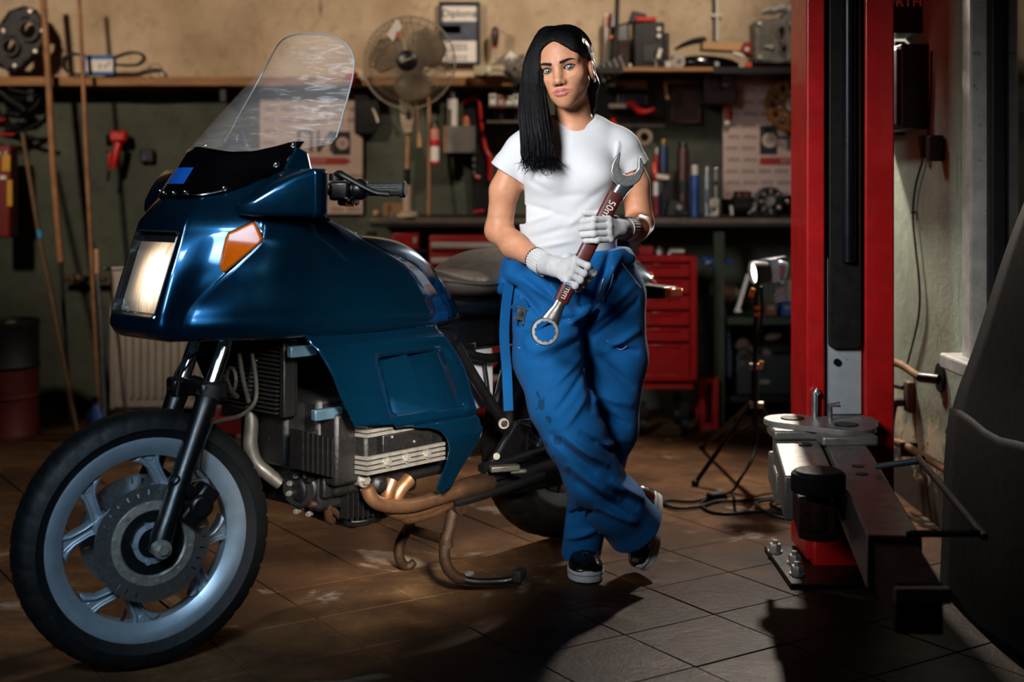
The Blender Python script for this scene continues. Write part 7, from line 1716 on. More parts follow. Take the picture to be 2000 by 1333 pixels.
# below the shelf
c = W(1406, 165, 6.95); t = T('loudspeaker', 'black box loudspeaker hanging under the right shelf', 'loudspeaker', (c.x, 7.0, W(0, 205, 6.95).z)); MB().box((c.x, 7.02, W(0, 167, 6.95).z), (.17, .14, .19)).build('cabinet', M_PLAST, t, .006); MB().ring((c.x-.01, 6.948, c.z), (0, -1, 0), [(.036, 0), (.05, .002), (.05, .008), (.04, .008)], 32).build('cone_ring', mat('dark_rubber_ring', '#1d1b1a', .5), t); MB().lathe((c.x-.01, 6.95, c.z), (0, 1, 0), [(.036, 0), (.012, .02), (0, .016)], 24).build('cone', M_PLAST, t)
c = W(1548, 205, 6.98); t = T('clutch_disc', 'rusty brown round disc with many holes hanging in front of the right poster', 'disc', (c.x, 7.0, c.z)); M_RD = mat('orange_rust', '#6e4215', .7, .2, .4, 24, .5, wear='#2c1a0a', wear_amt=.4)
r = 55*S(6.98); hol = [[(math.cos(a0)*r*.68+math.cos(k*PI/6)*r*.09, math.sin(a0)*r*.68+math.sin(k*PI/6)*r*.12) for k in range(12)] for a0 in [PI*2*i/12 for i in range(12)]]
oc_ = [(r*math.cos(2*PI*k/96)*(1 if k % 4 < 2 else .97), r*math.sin(2*PI*k/96)*(1 if k % 4 < 2 else .97)) for k in range(96)]
panel(oc_, lambda a_, b2: Vector((c.x+a_, 6.98, c.z+b2)), .02, hol).build('rusty_plate', M_RD, t, solid=.014)
MB().ring((c.x, 6.975, c.z), (0, -1, 0), [(r*.12, 0), (r*.3, 0), (r*.26, .02), (r*.12, .02)], 32).build('splined_hub', M_STEEL, t); pieces('rivet', M_ALU, t, MB().ball((0, 0, 0), .009, 8, 6), [((c.x+r*.46*math.cos(k), 6.974, c.z+r*.46*math.sin(k)), (0, 0, 1)) for k in [PI*2*i/8+.2 for i in range(8)]])
MB().cyl((c.x, 7.15, c.z), (c.x, 6.96, c.z), .008).build('nail', M_DARK, t)
t = T('red_marker', 'small red tube with a pale end hanging at the left edge of the right poster', 'tube', W(1421, 215, 7.06)); MB().cyl(W(1421, 200, 7.06), W(1421, 232, 7.06), .014).build('red_body', M_REDP, t); MB().ball(W(1420, 241, 7.06), .016, 12, 8).build('pale_end', M_WHITEP, t); MB().tube([W(1421, 200, 7.06), W(1422, 192, 7.1), W(1422, 190, 7.2)], .004, 6, 2).build('hook', M_DARK, t)
c = W(1340, 205, 7.12); t = T('dark_picture', 'dark brown framed picture hanging under the right shelf', 'picture', (c.x, 7.17, W(0, 242, 7.12).z)); w2, h2 = 52*S(7.12), 66*S(7.12)
MB().box((c.x, 7.15, c.z), (w2, .02, h2)).build('picture_board', mat('dark_brown_board', '#241a15', .5, 0, .3, 12), t)
for sx in (-1, 1): MB().box((c.x+sx*w2/2, 7.14, c.z), (.012, .03, h2+.012)).build('frame_side', M_OLDW, t)
for sz_ in (-1, 1): MB().box((c.x, 7.14, c.z+sz_*h2/2), (w2, .03, .012)).build('frame_side', M_OLDW, t)
MB().box((c.x+.02, 7.138, c.z-.01), (.05, .006, .10)).build('dark_figure', M_PLAST, t)
t = T('wooden_stick', 'short pale wooden stick hanging slightly tilted under the shelf edge', 'stick', W(1301, 178, 6.9)); MB().tube([W(1299, 160, 6.9), W(1304, 194, 6.9)], .010, 8).build('stick', M_WOOD, t); MB().tube([W(1299, 160, 6.9), W(1298, 150, 6.92), W(1298, 140, 6.95)], .003, 6).build('string', M_CABLE, t)
# red clamp rack beside the shoulder
t = T('rail_of_pliers', 'red plastic tool rail with a white scale beside the shoulder of the woman', 'tool rail', W(1240, 210, 7.0))
MB().tube([W(1222, 202, 7.0), W(1238, 205, 7.0), W(1248, 216, 7.0), W(1262, 218, 7.0), W(1279, 212, 7.0)], [.014, .02, .02, .015, .012], 12, 4).build('red_rail', M_REDP, t); MB().box(W(1206, 207, 7.0), (.09, .02, .022)).build('white_scale', M_WHITEP, t, .003); MB().box(W(1222, 212, 7.08), (.15, .16, .02)).build('rail_back', M_DARK, t)
for i in range(7):
    x = 1208+9*i; u = T('driver_bit', 'slim blue or grey driver standing in the tool rail, %s from the left' % ('first', 'second', 'third', 'fourth', 'fifth', 'sixth', 'seventh')[i], 'driver', W(x, 200, 7.03), 'drivers in the red rail'); MB().cyl(W(x, 203, 7.03), W(x, 190, 7.03), .007, n=12).build('handle', M_BLUEP if i % 3 else M_GREYW, u); MB().cyl(W(x, 190, 7.03), W(x, 184, 7.03), .003, n=8).build('tip', M_ALU, u)
t = T('tan_box', 'low tan carton above the red rail, under the shelf', 'box', W(1225, 168, 7.05)); MB().box(W(1225, 166, 7.06), (.19, .14, .045)).build('carton', mat('tan_carton', '#7a5c34', .8, 0, .15, 12), t, .004); MB().box(W(1225, 176, 7.06), (.22, .2, .01)).build('ledge', M_DARK, t)
c = W(1258, 268, 7.0); t = T('tape_roll', 'grey ring of tape hanging above the left arm of the woman', 'roll', (c.x, 7.02, c.z)); MB().ring((c.x, 7.0, c.z), (0, -1, 0), [(.026, -.02), (.042, -.02), (.042, .02), (.026, .02)], 36).build('tape', mat('grey_tape', '#776c62', .6), t); MB().ring((c.x, 7.0, c.z), (0, -1, 0), [(.023, -.021), (.027, -.021), (.027, .021), (.023, .021)], 36).build('core', M_CARDB, t); MB().cyl((c.x, 7.2, c.z+.02), (c.x, 6.97, c.z+.02), .006).build('peg', M_DARK, t)
c = W(1200, 238, 7.0); t = T('red_tool', 'red tool handle showing beside the shoulder of the woman, under the rail', 'tool', c); MB().tube([W(1196, 232, 7.0), W(1200, 244, 7.0), W(1206, 256, 7.0)], [.014, .012, .010], 10, 2).build('handle', M_REDP, t); MB().tube([W(1196, 232, 7.0), W(1190, 218, 7.03), W(1188, 210, 7.1)], .006, 8).build('shank', M_DARK, t)
# dark pegboard behind all this
t = T('pegboard', 'nearly black pegboard on the wall behind the red rail', 'panel', W(1265, 300, 7.18)); p, q = W(1160, 250, 7.18), W(1300, 140, 7.18); MB().box(((p.x+q.x)/2, 7.19, (p.z+q.z)/2), (q.x-p.x, .016, q.z-p.z)).build('panel_sheet', M_DARK, t); MB().box(((p.x+q.x)/2, 7.178, p.z+.012), (q.x-p.x, .012, .02)).build('panel_rail', M_GREYW, t)
# ---- things standing on the right half of the bench
def bcan(name, label, cat, px, r_px, top, m_, capm, y=6.72, caph=.03, grp=None, extra=None):
    x = W(px, 0, y).x; t = T(name, label, cat, (x, y, bz), grp); r = r_px*S(y); z1 = W(0, top, y).z
    MB().lathe((x, y, bz), (0, 0, 1), [(0, 0), (r, 0), (r, z1-bz-caph-.02), (r*.8, z1-bz-caph), (0, z1-bz-caph)], 28).build('can_body', m_, t)
    MB().lathe((x, y, z1-caph), (0, 0, 1), [(r*.72, 0), (r*.72, caph*.8), (r*.6, caph), (0, caph)], 24).build('cap', capm, t)
    MB().ring((x, y, bz+(z1-bz)*.35), (0, 0, 1), [(r*.98, -.02), (r*1.015, -.02), (r*1.015, .05), (r*.98, .05)], 28).build('label_band', extra or M_PAPER, t); return t
bcan('spray_can', 'blue spray can with a round white cap on the right bench', 'can', 1357, 9, 322, M_BLUEP, M_WHITEP, caph=.05, extra=mat('blue_label', '#0d3a78', .4))
bcan('metal_bottle', 'grey metal bottle next to the blue spray can on the bench', 'bottle', 1381, 8, 326, mat('brushed_grey', '#7f8286', .4, .6), M_ALU, 6.78, extra=mat('grey_band', '#5b5f66', .5))
bcan('oil_bottle', 'dark bottle with a red body standing by the poster edge behind the arm', 'bottle', 1334, 12, 278, mat('dark_red_bottle', '#3a1412', .4), M_PLAST, 7.0, extra=mat('black_label', '#15161a', .6))
bcan('blue_canister', 'tall dark blue canister with a pale stripe left of the red bottle', 'canister', 1296, 10, 272, mat('dark_blue_can', '#142a44', .4, .2), mat('brass_cap', '#7a6230', .4, .6), 7.0, extra=mat('pale_stripe', '#5a5f66', .5))
bcan('paint_tin', 'slim red and silver tin behind the forearm of the woman', 'tin', 1283, 7, 290, M_CHR, M_ALU, 7.05)
c = W(1300, 352, 6.9); t = T('red_clamp', 'orange red clamp with a pale jaw lying above the bench behind the elbow', 'clamp', (c.x, 6.9, bz)); MB().tube([W(1278, 320, 6.92), W(1279, 338, 6.9), W(1286, 348, 6.9), W(1306, 346, 6.9)], [.012, .016, .016, .014], 10, 3).build('clamp_arm', mat('orange_red_clamp', '#b83214', .4), t); MB().box(W(1294, 346, 6.87), (.065, .02, .022), RY(.15)).build('pale_jaw', M_WHITEP, t, .003); MB().box(Vector((c.x+.01, 6.92, (bz+W(0, 352, 6.9).z)/2)), (.05, .05, W(0, 352, 6.9).z-bz)).build('clamp_stand', M_DARK, t)
x = W(1398, 0, 6.7).x; t = T('chrome_pipe', 'upright chrome pipe on the bench left of the right poster', 'pipe', (x, 6.7, bz)); MB().cyl((x, 6.7, bz), (x, 6.7, W(0, 332, 6.7).z), .009).build('pipe', M_CHROME, t); MB().ball((x, 6.7, W(0, 330, 6.7).z), .013, 14, 10).build('rounded_top', M_CHROME, t); MB().cyl((x, 6.7, W(0, 362, 6.7).z), (x, 6.7, W(0, 354, 6.7).z), .012).build('black_ring', M_PLAST, t)
c = W(1394, 402, 6.66); t = T('aluminium_bracket', 'pale metal block with a round hole standing on the bench edge', 'bracket', (c.x, 6.67, bz)); hz_ = W(0, 388, 6.66).z
panel([(c.x-.024, bz), (c.x+.024, bz), (c.x+.026, hz_), (c.x+.008, hz_+.004), (c.x-.02, hz_-.004)], lambda a_, b2: Vector((a_, 6.65, b2)), .012, [[(c.x+.003+.009*math.cos(k*PI/8), bz+.034+.009*math.sin(k*PI/8)) for k in range(16)]]).build('block', mat('pale_alloy', '#b5ac9c', .45, .4), t, solid=.03)
MB().cyl((c.x+.003, 6.66, bz+.034), (c.x+.003, 6.672, bz+.034), .009).build('bore', M_PLAST, t)
c = W(1450, 392, 6.75); t = T('starter_motor', 'black starter motor with two small terminals on the right bench', 'engine part', (c.x, 6.75, bz)); MB().cyl((W(1430, 0, 6.75).x, 6.75, bz+.05), (W(1470, 0, 6.75).x, 6.76, bz+.05), .05, n=28).box((c.x, 6.75, bz+.10), (.08, .07, .05)).build('motor_body', M_DARK, t, .006)
for px in (1444, 1458): MB().cyl((W(px, 0, 6.7).x, 6.70, bz+.105), (W(px, 0, 6.7).x, 6.712, bz+.105), .009).build('terminal', mat('copper', '#8a4a2c', .4, .8), t)
MB().tube([W(1428, 402, 6.68), W(1429, 412, 6.68), W(1430, 420, 6.68)], .008, 8).build('pale_lead', M_WHITEP, t); MB().tube([W(1462, 418, 6.68), W(1473, 408, 6.67), W(1475, 396, 6.68)], [.008, .012, .010], 10, 3).build('bright_lever', M_ALU, t)
c = W(1500, 385, 6.8); t = T('alternator', 'round grey alternator with a slotted face on the bench under the right poster', 'engine part', (c.x, 6.8, bz)); cc = Vector((c.x, 6.74, bz+.075)); MB().cyl(cc, cc+Vector((.01, .12, 0)), .072, n=36).build('stator_body', M_CAST, t, .006); MB().ring(cc, (0, -1, 0), [(.03, .0), (.066, .0), (.06, .016), (.034, .016)], 36).build('front_ring', M_DARK, t); MB().cyl(cc, cc+Vector((0, -.03, 0)), .018).build('pulley', M_STEEL, t)
for k in range(8): a_ = 2*PI*k/8; MB().box(cc+Vector((math.cos(a_)*.05, -.016, math.sin(a_)*.05)), (.022, .004, .007), RY(-a_)).build('slot_bar', M_ALU, t)
t = T('black_hose', 'thick black hose with shiny clips lying on the bench by the lift column', 'hose', W(1540, 412, 6.74)); MB().tube([W(1512, 415, 6.74), W(1528, 398, 6.74), W(1548, 392, 6.76), W(1600, 396, 6.78)], .03, 14, 4).build('hose', M_CABLE, t)
for px, py in ((1520, 406), (1536, 394)): MB().ring(W(px, py, 6.74), (.7, 0, .6), [(.03, -.006), (.034, -.006), (.034, .006), (.03, .006)], 24).build('hose_clip', M_CHROME, t)
t = T('iron_vice_part', 'low black iron lump on the bench between the pipe and the elbow', 'iron part', (W(1322, 0, 6.8).x, 6.82, bz)); MB().hexa([(W(1300, 0, 6.8).x, 6.76, bz), (W(1345, 0, 6.8).x, 6.76, bz), (W(1345, 0, 6.8).x, 6.9, bz), (W(1300, 0, 6.8).x, 6.9, bz), (W(1306, 0, 6.8).x, 6.78, bz+.09), (W(1338, 0, 6.8).x, 6.78, bz+.07), (W(1338, 0, 6.8).x, 6.88, bz+.07), (W(1306, 0, 6.8).x, 6.88, bz+.09)]).build('iron_body', M_DARK, t, .008); MB().cyl((W(1322, 0, 6.8).x, 6.75, bz+.045), (W(1322, 0, 6.8).x, 6.7, bz+.045), .014).build('spindle', M_STEEL, t)
# ---- red roller cabinet under the bench
Y = 6.38; x0, x1 = W(1235, 0, Y).x, W(1360, 0, Y).x; zb_, zt_ = .03, W(0, 500, Y).z
cab = T('roller_cabinet', 'bright red roller tool cabinet with recessed drawers behind the tail of the motorcycle', 'tool cabinet', ((x0+x1)/2, Y+.2, 0)); M_CAB = mat('glossy_red_cabinet', '#8a090c', .3, .1, .15, 8, coat=.3)
zc0 = W(0, 742, Y).z
MB().box(((x0+x1)/2, Y+.2, (zc0+zt_)/2), (x1-x0, .36, zt_-zc0)).box((x1-.016, Y+.0, (zc0+zt_)/2), (.032, .06, zt_-zc0)).box((x0+.016, Y, (zc0+zt_)/2), (.032, .06, zt_-zc0)).box(((x0+x1)/2, Y, zt_-.014), (x1-x0-.064, .06, .028)).box(((x0+x1)/2, Y, zc0+.014), (x1-x0-.064, .06, .028)).build('carcass', M_CAB, cab, .004)
ys = [512, 543, 575, 606, 637, 668, 734]
for i in range(6):
    za, zb3 = W(0, ys[i+1], Y).z, W(0, ys[i], Y).z; d = MB().box(((x0+x1)/2, Y+.0, (za+zb3)/2-.002), (x1-x0-.068, .044, zb3-za-.014)).build('drawer', M_CAB, cab, .003)
    MB().hexa([((x0+x1)/2-.06, Y-.03, zb3-.026), ((x0+x1)/2+.07, Y-.03, zb3-.026), ((x0+x1)/2+.07, Y-.02, zb3-.03), ((x0+x1)/2-.06, Y-.02, zb3-.03), ((x0+x1)/2-.06, Y-.034, zb3-.008), ((x0+x1)/2+.07, Y-.034, zb3-.008), ((x0+x1)/2+.07, Y-.02, zb3-.008), ((x0+x1)/2-.06, Y-.02, zb3-.008)]).build('drawer_pull', M_CAB, d, .002)
MB().box(((x0+x1)/2, Y+.2, zc0-.03), (x1-x0-.02, .34, .04)).build('cabinet_base', M_CHR, cab, .004)
for sx in (x0+.05, x1-.05):
    for sy in (Y+.06, Y+.34): MB().cyl((sx-.015, sy, .05), (sx+.015, sy, .05), .05, n=24).box((sx, sy, .11), (.04, .04, .09)).build('castor', M_DARK, cab)
for i, (px, py, r, lab) in enumerate(((1288, 493, 8, 'small bright pot standing on top of the red roller cabinet'), (1308, 496, 5, 'tiny grey knob on the red cabinet between the pot and the roll'), )):
    x = W(px, 0, Y+.1).x; t = T('metal_pot', lab, 'pot', (x, Y+.1, zt_)); rr_ = r*S(Y); MB().lathe((x, Y+.1, zt_), (0, 0, 1), [(0, 0), (rr_, 0), (rr_*1.05, rr_*1.2), (rr_*.7, rr_*1.6), (0, rr_*1.7)], 20).build('pot_body', M_ALU, t); MB().cyl((x, Y+.1, zt_+rr_*1.65), (x, Y+.1, zt_+rr_*2.0), rr_*.25).build('knob', M_STEEL, t)
x = W(1322, 0, Y+.1).x; t = T('bright_roll', 'short bright metal roll lying on top of the red roller cabinet', 'roll', (x, Y+.1, zt_)); MB().cyl((x-.034, Y+.1, zt_+.016), (x+.034, Y+.1, zt_+.016), .016).build('roll', M_ALU, t); MB().cyl((x+.034, Y+.1, zt_+.016), (x+.036, Y+.1, zt_+.016), .006).build('core', M_PLAST, t)
x = W(1262, 0, Y+.1).x; t = T('red_tray', 'small dark red tray on top of the roller cabinet by the tail cowl', 'tray', (x, Y+.15, zt_)); MB().box((x, Y+.15, zt_+.02), (.07, .12, .04)).build('tray_body', M_CHR, t, .004); MB().box((x, Y+.15, zt_+.042), (.055, .1, .004)).build('tray_inset', M_DARK, t)
# ---- under the bench
uz = sz+.018
t = T('blue_jerrycan', 'dull blue plastic jerrycan with a curved handle under the bench', 'canister', W(1402, 640, 6.75)); M_JERRY = mat('dusty_blue_plastic', '#31455a', .5, 0, .15, 8)
t.location = (W(1402, 0, 6.75).x, 6.8, .135); SPACE[t.name] = Vector(t.location)
MB().loft([[Vector((W(px, 0, 6.75).x, yy, W(0, py, 6.75).z)) for px, yy in ((a_, 6.72), (b2, 6.72), (b2, 6.9), (a_, 6.9))] for a_, b2, py in ((1384, 1430, 740), (1384, 1430, 690), (1380, 1424, 640), (1374, 1416, 600), (1376, 1400, 584))]).build('can_body', M_JERRY, t, .02)
MB().tube([W(1400, 590, 6.71), W(1412, 605, 6.70), W(1414, 622, 6.70), W(1406, 640, 6.71)], .012, 10, 4).build('curved_handle', mat('paler_blue_plastic', '#5a7288', .45), t); MB().cyl(W(1380, 584, 6.78), W(1379, 574, 6.78), .022).build('screw_cap', M_PLAST, t)
for k in range(4): MB().box(W(1410, 655+12*k, 6.715), (.08, .01, .012)).build('can_rib', M_JERRY, t, .003)
t = T('white_canister', 'pale round canister lying on the shelf behind the blue jerrycan', 'canister', (W(1408, 0, 6.95).x, 6.95, uz)); zq = W(0, 570, 6.9).z; MB().tube([Vector((W(1390, 0, 6.9).x, 6.95, zq)), Vector((W(1432, 0, 6.9).x, 6.93, zq-.01)), Vector((W(1444, 0, 6.9).x, 6.93, zq-.015))], [.05, .05, .02], 20, 2).build('canister_body', M_WHITEP, t); MB().cyl((W(1440, 0, 6.9).x, 6.93, zq-.014), (W(1450, 0, 6.9).x, 6.93, zq-.016), .015).build('red_cap', M_REDP, t); MB().box((W(1412, 0, 6.9).x, 6.96, (uz+zq)/2-.02), (.12, .1, zq-uz-.04)).build('box_under', M_DARK, t)
t = T('white_lath', 'slanted white lath leaning beside the work light under the bench', 'lath', W(1450, 605, 6.6)); MB().loft([[W(px, py, 6.62)+Vector((0, yy, 0)) for px, py, yy in ((a_, b2, 0), (a_+7, b2+1, 0), (a_+7, b2+1, .012), (a_, b2, .012))] for a_, b2 in ((1437, 606), (1458, 536))]).build('lath', M_PAPER, t); MB().box(W(1441, 607, 6.62), (.03, .03, .012)).build('lath_foot', M_WHITEP, t)
for i, (px, py, w3, h3, m_, lab, nm) in enumerate(((1503, 605, 21, 30, mat('brown_box', '#5a3824', .7), 'small brown box on the green under-shelf right of the work light pole', 'box'), (1534, 605, 20, 32, mat('blue_box', '#143c78', .6), 'blue box on the green under-shelf next to the lift column', 'box'), (1544, 568, 16, 44, mat('pale_box', '#8a8078', .7), 'tall pale carton behind the blue box on the green under-shelf', 'box'))):
    y = 6.8+.1*(i == 2); x = W(px, 0, y).x; t = T(nm, lab, 'box', (x, y, uz)); h4 = W(0, py-h3/2, y).z-uz; MB().box((x, y, uz+h4/2), (w3*S(y), .1, h4)).build('box_body', m_, t, .003); MB().box((x, y-.052, uz+h4*.6), (w3*S(y)*.6, .003, h4*.25)).build('box_label', M_GREYW, t)
t = T('blue_clamps', 'blue plastic clamps hanging from the bench above the jerrycan', 'clamp', W(1395, 510, 6.7)); MB().tube([W(1372, 505, 6.7), W(1390, 512, 6.7), W(1412, 508, 6.7), W(1430, 514, 6.7)], [.012, .02, .014, .01], 10, 4).build('clamp_body', M_BLUEP, t); MB().tube([W(1378, 515, 6.69), W(1394, 511, 6.69)], .008, 8).build('clamp_jaw', M_ALU, t); MB().tube([W(1395, 508, 6.7), W(1395, 470, 6.75), W(1395, 445, 6.8)], .004, 6).build('cord', M_CABLE, t)
rr = random.Random(12)
t = T('rag_heap', 'heap of brownish rags and paper under the green shelf by the work light', 'rags', (W(1490, 0, 6.85).x, 6.85, .135)); 
MB().box((W(1490, 0, 6.9).x, 6.9, .235), (.3, .2, .2)).build('crate', mat('dark_green_crate', '#10201c', .5), t, .006); MB().box((W(1493, 0, 6.8).x, 6.797, .2), (.05, .004, .02)).build('crate_label', M_GREYW, t)
for k in range(14): MB().ball(W(1442+rr.uniform(0, 100), 655+rr.uniform(0, 82), 6.8)+Vector((0, rr.uniform(0, .1), 0)), (rr.uniform(.03, .05), .04, rr.uniform(.015, .03)), 10, 7, RY(rr.uniform(-1, 1))).build('rag', mat('rag_%d' % (k % 3), ('#4a3a30', '#5a4a44', '#322824')[k % 3], .9, 0, .3, 20), t)
t = T('red_crate', 'dark red frame of a crate low between the roller cabinet and the jerrycan', 'crate', (W(1378, 0, 6.6).x, 6.65, 0)); xc0, xc1 = W(1366, 0, 6.6).x, W(1402, 0, 6.6).x
for c0, d0 in (((xc1-.014, 6.6, .125), (.028, .02, .25)), ((xc0+.012, 6.6, .125), (.024, .02, .25)), (((xc0+xc1)/2, 6.6, .236), (xc1-xc0-.05, .02, .026)), (((xc0+xc1)/2, 6.6, .014), (xc1-xc0-.05, .02, .028)), (((xc0+xc1)/2, 6.72, .12), (xc1-xc0, .02, .23))): MB().box(c0, d0).build('crate_board', M_CHR, t)
t = T('cardboard_sheet', 'upright brown cardboard sheet leaning by the foot of the lift column', 'cardboard', (W(1578, 0, 6.3).x, 6.35, 0)); MB().hexa([(W(1559, 0, 6.3).x, 6.3, .02), (W(1640, 0, 6.3).x, 6.3, .02), (W(1640, 0, 6.3).x, 6.32, .02), (W(1559, 0, 6.3).x, 6.32, .02), (W(1559, 0, 6.3).x, 6.4, W(0, 645, 6.3).z), (W(1640, 0, 6.3).x, 6.4, W(0, 645, 6.3).z), (W(1640, 0, 6.3).x, 6.42, W(0, 645, 6.3).z), (W(1559, 0, 6.3).x, 6.42, W(0, 645, 6.3).z)]).build('sheet', M_CARDB, t); MB().box((W(1562, 0, 6.32).x, 6.35, .01), (.02, .06, .02)).build('fold', M_CARDB, t)
# ---- work light on a tripod, cable coiled on the floor
ht = W(1478, 790, 5.3); base_ = Vector((W(1478, 0, 5.3).x, 5.3, 0))
wl = T('work_light', 'black tripod work light with two round lit lamps facing left', 'work light', base_)
M_LAMP = mat('lit_halogen_face', '#ffffff', .3, 0, 0, 10, emit='#fff3e2', emit_s=14)
hub = W(1474, 790, 5.3); topp = W(1478, 545, 5.3)
MB().cyl(hub+Vector((0, 0, -.08)), topp, .011).cyl(hub+Vector((0, 0, .0)), W(1475, 720, 5.3), .016).build('mast', M_BLACKM, wl)
feet = [W(1358, 948, 5.35), W(1372, 876, 6.08), Vector((1.19, 5.35, .012))]
for f_ in feet:
    f_.z = .012; MB().tube([hub+Vector((0, 0, .02)), f_], .0095, 10).build('tripod_leg', M_BLACKM, wl); MB().ball(f_, .016, 12, 8).build('rubber_foot', M_RUBBER, wl)
    MB().tube([hub+Vector((0, 0, -.075)), (hub+Vector((0, 0, .02))).lerp(f_, .42)], .005, 8).build('leg_brace', M_BLACKM, wl)
MB().cyl(hub+Vector((-.02, -.01, .0)), hub+Vector((.03, -.02, 0)), .014).build('leg_collar', M_ALU, wl)
MB().box(W(1476, 716, 5.28), (.05, .03, .025)).build('mast_clamp', M_ALU, wl, .004); MB().cyl(W(1487, 712, 5.27), W(1487, 706, 5.27), .009).build('clamp_knob', mat('yellow_orange_knob', '#d08018', .4), wl)
for py in (602, 615): MB().box(W(1482, py, 5.28), (.034, .034, .012)).build('yellow_stripe', MATS['yellow_orange_knob'], wl, .003)
MB().tube([W(1478, 575, 5.3), W(1480, 548, 5.3), W(1490, 535, 5.3)], .012, 10, 2).build('lamp_bracket', M_BLACKM, wl)
MB().box(W(1469, 572, 5.27), (.018, .016, .036), RY(.3)).build('tilt_lever', MATS['yellow_orange_knob'], wl, .004)
def lamp(c, d, r, dep):
    d = Vector(d).normalized(); o = MB().lathe(c, d, [(r*.25, -dep), (r*.8, -dep*.8), (r, -dep*.3), (r*1.06, 0), (r*.98, .004), (r*.9, -.008)], 32).build('lamp_head', M_BLACKM, wl)
    MB().lathe(c, d, [(0, -.004), (r*.6, -.005), (r*.92, -.010)], 32).build('lit_face', M_LAMP, o)
    for k in range(5): MB().box(c-d*dep*(.9+.08*k), (.09, .06, .006), d.to_track_quat('X', 'Z').to_matrix() @ RY(PI/2)).build('heat_sink_fin', mat('bluish_grey_fin', '#8fa0ae', .35, .6), o)
    return o
lamp(W(1471, 533, 5.22), (-.95, -.20, -.1), .044, .075)
lamp(W(1494, 533, 5.3), (-.72, -.68, .0), .033, .07)
MB().box(W(1524, 528, 5.34), (.05, .07, .075), RY(.2)).build('rear_housing', MATS['bluish_grey_fin'], wl, .014)
MB().box(W(1510, 512, 5.36), (.11, .05, .035), RY(-.15)).build('switch_housing', M_BLACKM, wl, .008)
for k in range(4): MB().box(W(1523, 563+8*k, 5.33), (.046, .05, .009), RY(-.18)).build('cooling_fin', MATS['bluish_grey_fin'], wl, .002)
l = bpy.data.lights.new('work_lamp', 'SPOT'); l.energy = 7; l.color = (1, .93, .84); l.spot_size = math.radians(80); l.spot_blend = .5; l.shadow_soft_size = .03
o = bpy.data.objects.new('work_lamp', l); COL.objects.link(o); o.location = W(1455, 535, 5.16); aim(o, (-.1, 4.3, .85))
def fl_pt(px, py, h=.006): y = (CAM_H-h)*F_PX/(py-HORIZON); return Vector(((px-1000)*y/F_PX, y, h))
cb = T('power_cable', 'black power cable running down the tripod and coiled on the floor with an inline plug', 'cable', fl_pt(1420, 990))
cp_ = [W(1487, 560, 5.24), W(1488, 620, 5.25), W(1475, 700, 5.25), W(1474, 770, 5.24), W(1478, 830, 5.2), W(1472, 890, 5.1), W(1443, 940, 4.95), fl_pt(1432, 958, .02), fl_pt(1410, 968, .02)]
MB().tube(cp_, .006, 8, 6).build('cable_drop', M_CABLE, cb)
MB().box(fl_pt(1400, 970, .018), (.075, .04, .034), RZ(.5)).build('inline_plug', M_RUBBER, cb, .008)
MB().tube([fl_pt(*q) for q in ((1392, 974), (1370, 982), (1382, 998), (1420, 1004), (1500, 1000), (1560, 1010), (1600, 1008))], .006, 8, 8).build('cable_coil', M_CABLE, cb)
MB().tube([fl_pt(*q, .008) for q in ((1390, 972), (1350, 980), (1305, 978), (1296, 984), (1320, 993), (1365, 990), (1400, 980), (1450, 978), (1500, 974), (1545, 968), (1580, 976))], .006, 8, 8).build('cable_coil', M_CABLE, cb)
MB().tube([fl_pt(*q, .012) for q in ((1600, 1018), (1560, 1018), (1510, 1008), (1482, 992), (1480, 982), (1520, 976), (1570, 980), (1600, 990))], .006, 8, 8).build('cable_coil', M_CABLE, cb)
MB().tube([fl_pt(*q, .018) for q in ((1600, 1000), (1540, 998), (1505, 986), (1530, 972), (1600, 966))], .006, 8, 8).build('cable_coil', M_CABLE, cb)
# ================================================================ right wall
def RWp(px, py, off=0.): x = RIGHT-off; y = x*F_PX/(px-1000); return Vector((x, y, CAM_H+(HORIZON-py)*y/F_PX))
a, b_ = RWp(1735, 263), RWp(1815, 85); t = T('electric_cabinet', 'black electric box with a pale edge on the right wall beside the column', 'electric box', (RIGHT, (a.y+b_.y)/2, a.z)); yy0, yy1 = b_.y, a.y
MB().box((RIGHT-.05, (yy0+yy1)/2, (a.z+b_.z)/2), (.1, yy1-yy0, b_.z-a.z)).build('cabinet_body', M_PLAST, t, .006); MB().box((RIGHT-.106, (yy0+yy1)/2, (a.z+b_.z)/2), (.012, yy1-yy0-.03, b_.z-a.z-.03)).build('cabinet_door', M_BLACKM, t, .004)
e0 = W(1755, 270, 5.05)
ez0, ez1 = W(0, 264, 5.1).z, W(0, 80, 5.1).z; ex_ = 755*5.1/F_PX
MB().box((ex_, 5.12, (ez0+ez1)/2), (.006, .012, ez1-ez0)).build('pale_edge', mat('pale_trim', '#a09a8a', .5), t); MB().box((ex_+.02, 5.12, (ez0+ez1)/2), (.06, .02, ez1-ez0)).build('cabinet_side', M_PLAST, t)
t = T('sign_box', 'black box with pale letters high on the right wall beside the column', 'box', (RIGHT, 4.95, W(0, 78, 5.0).z)); zs0 = W(0, 76, 5.0).z; MB().box((RIGHT-.06, 5.0, zs0+.22), (.13, .22, .42)).build('box_body', M_PLAST, t, .006)
fx0 = W(1738, 0, 4.88).x; MB().box(((fx0+RIGHT-.1)/2, 4.885, zs0+.22), (RIGHT-.1-fx0, .012, .42)).build('front_plate', M_BLACKM, t); text('lettering', 'WURTH', .05, M_LET, t, (W(1752, 0, 4.87).x, 4.874, W(0, 4, 4.87).z), (PI/2, 0, 0))
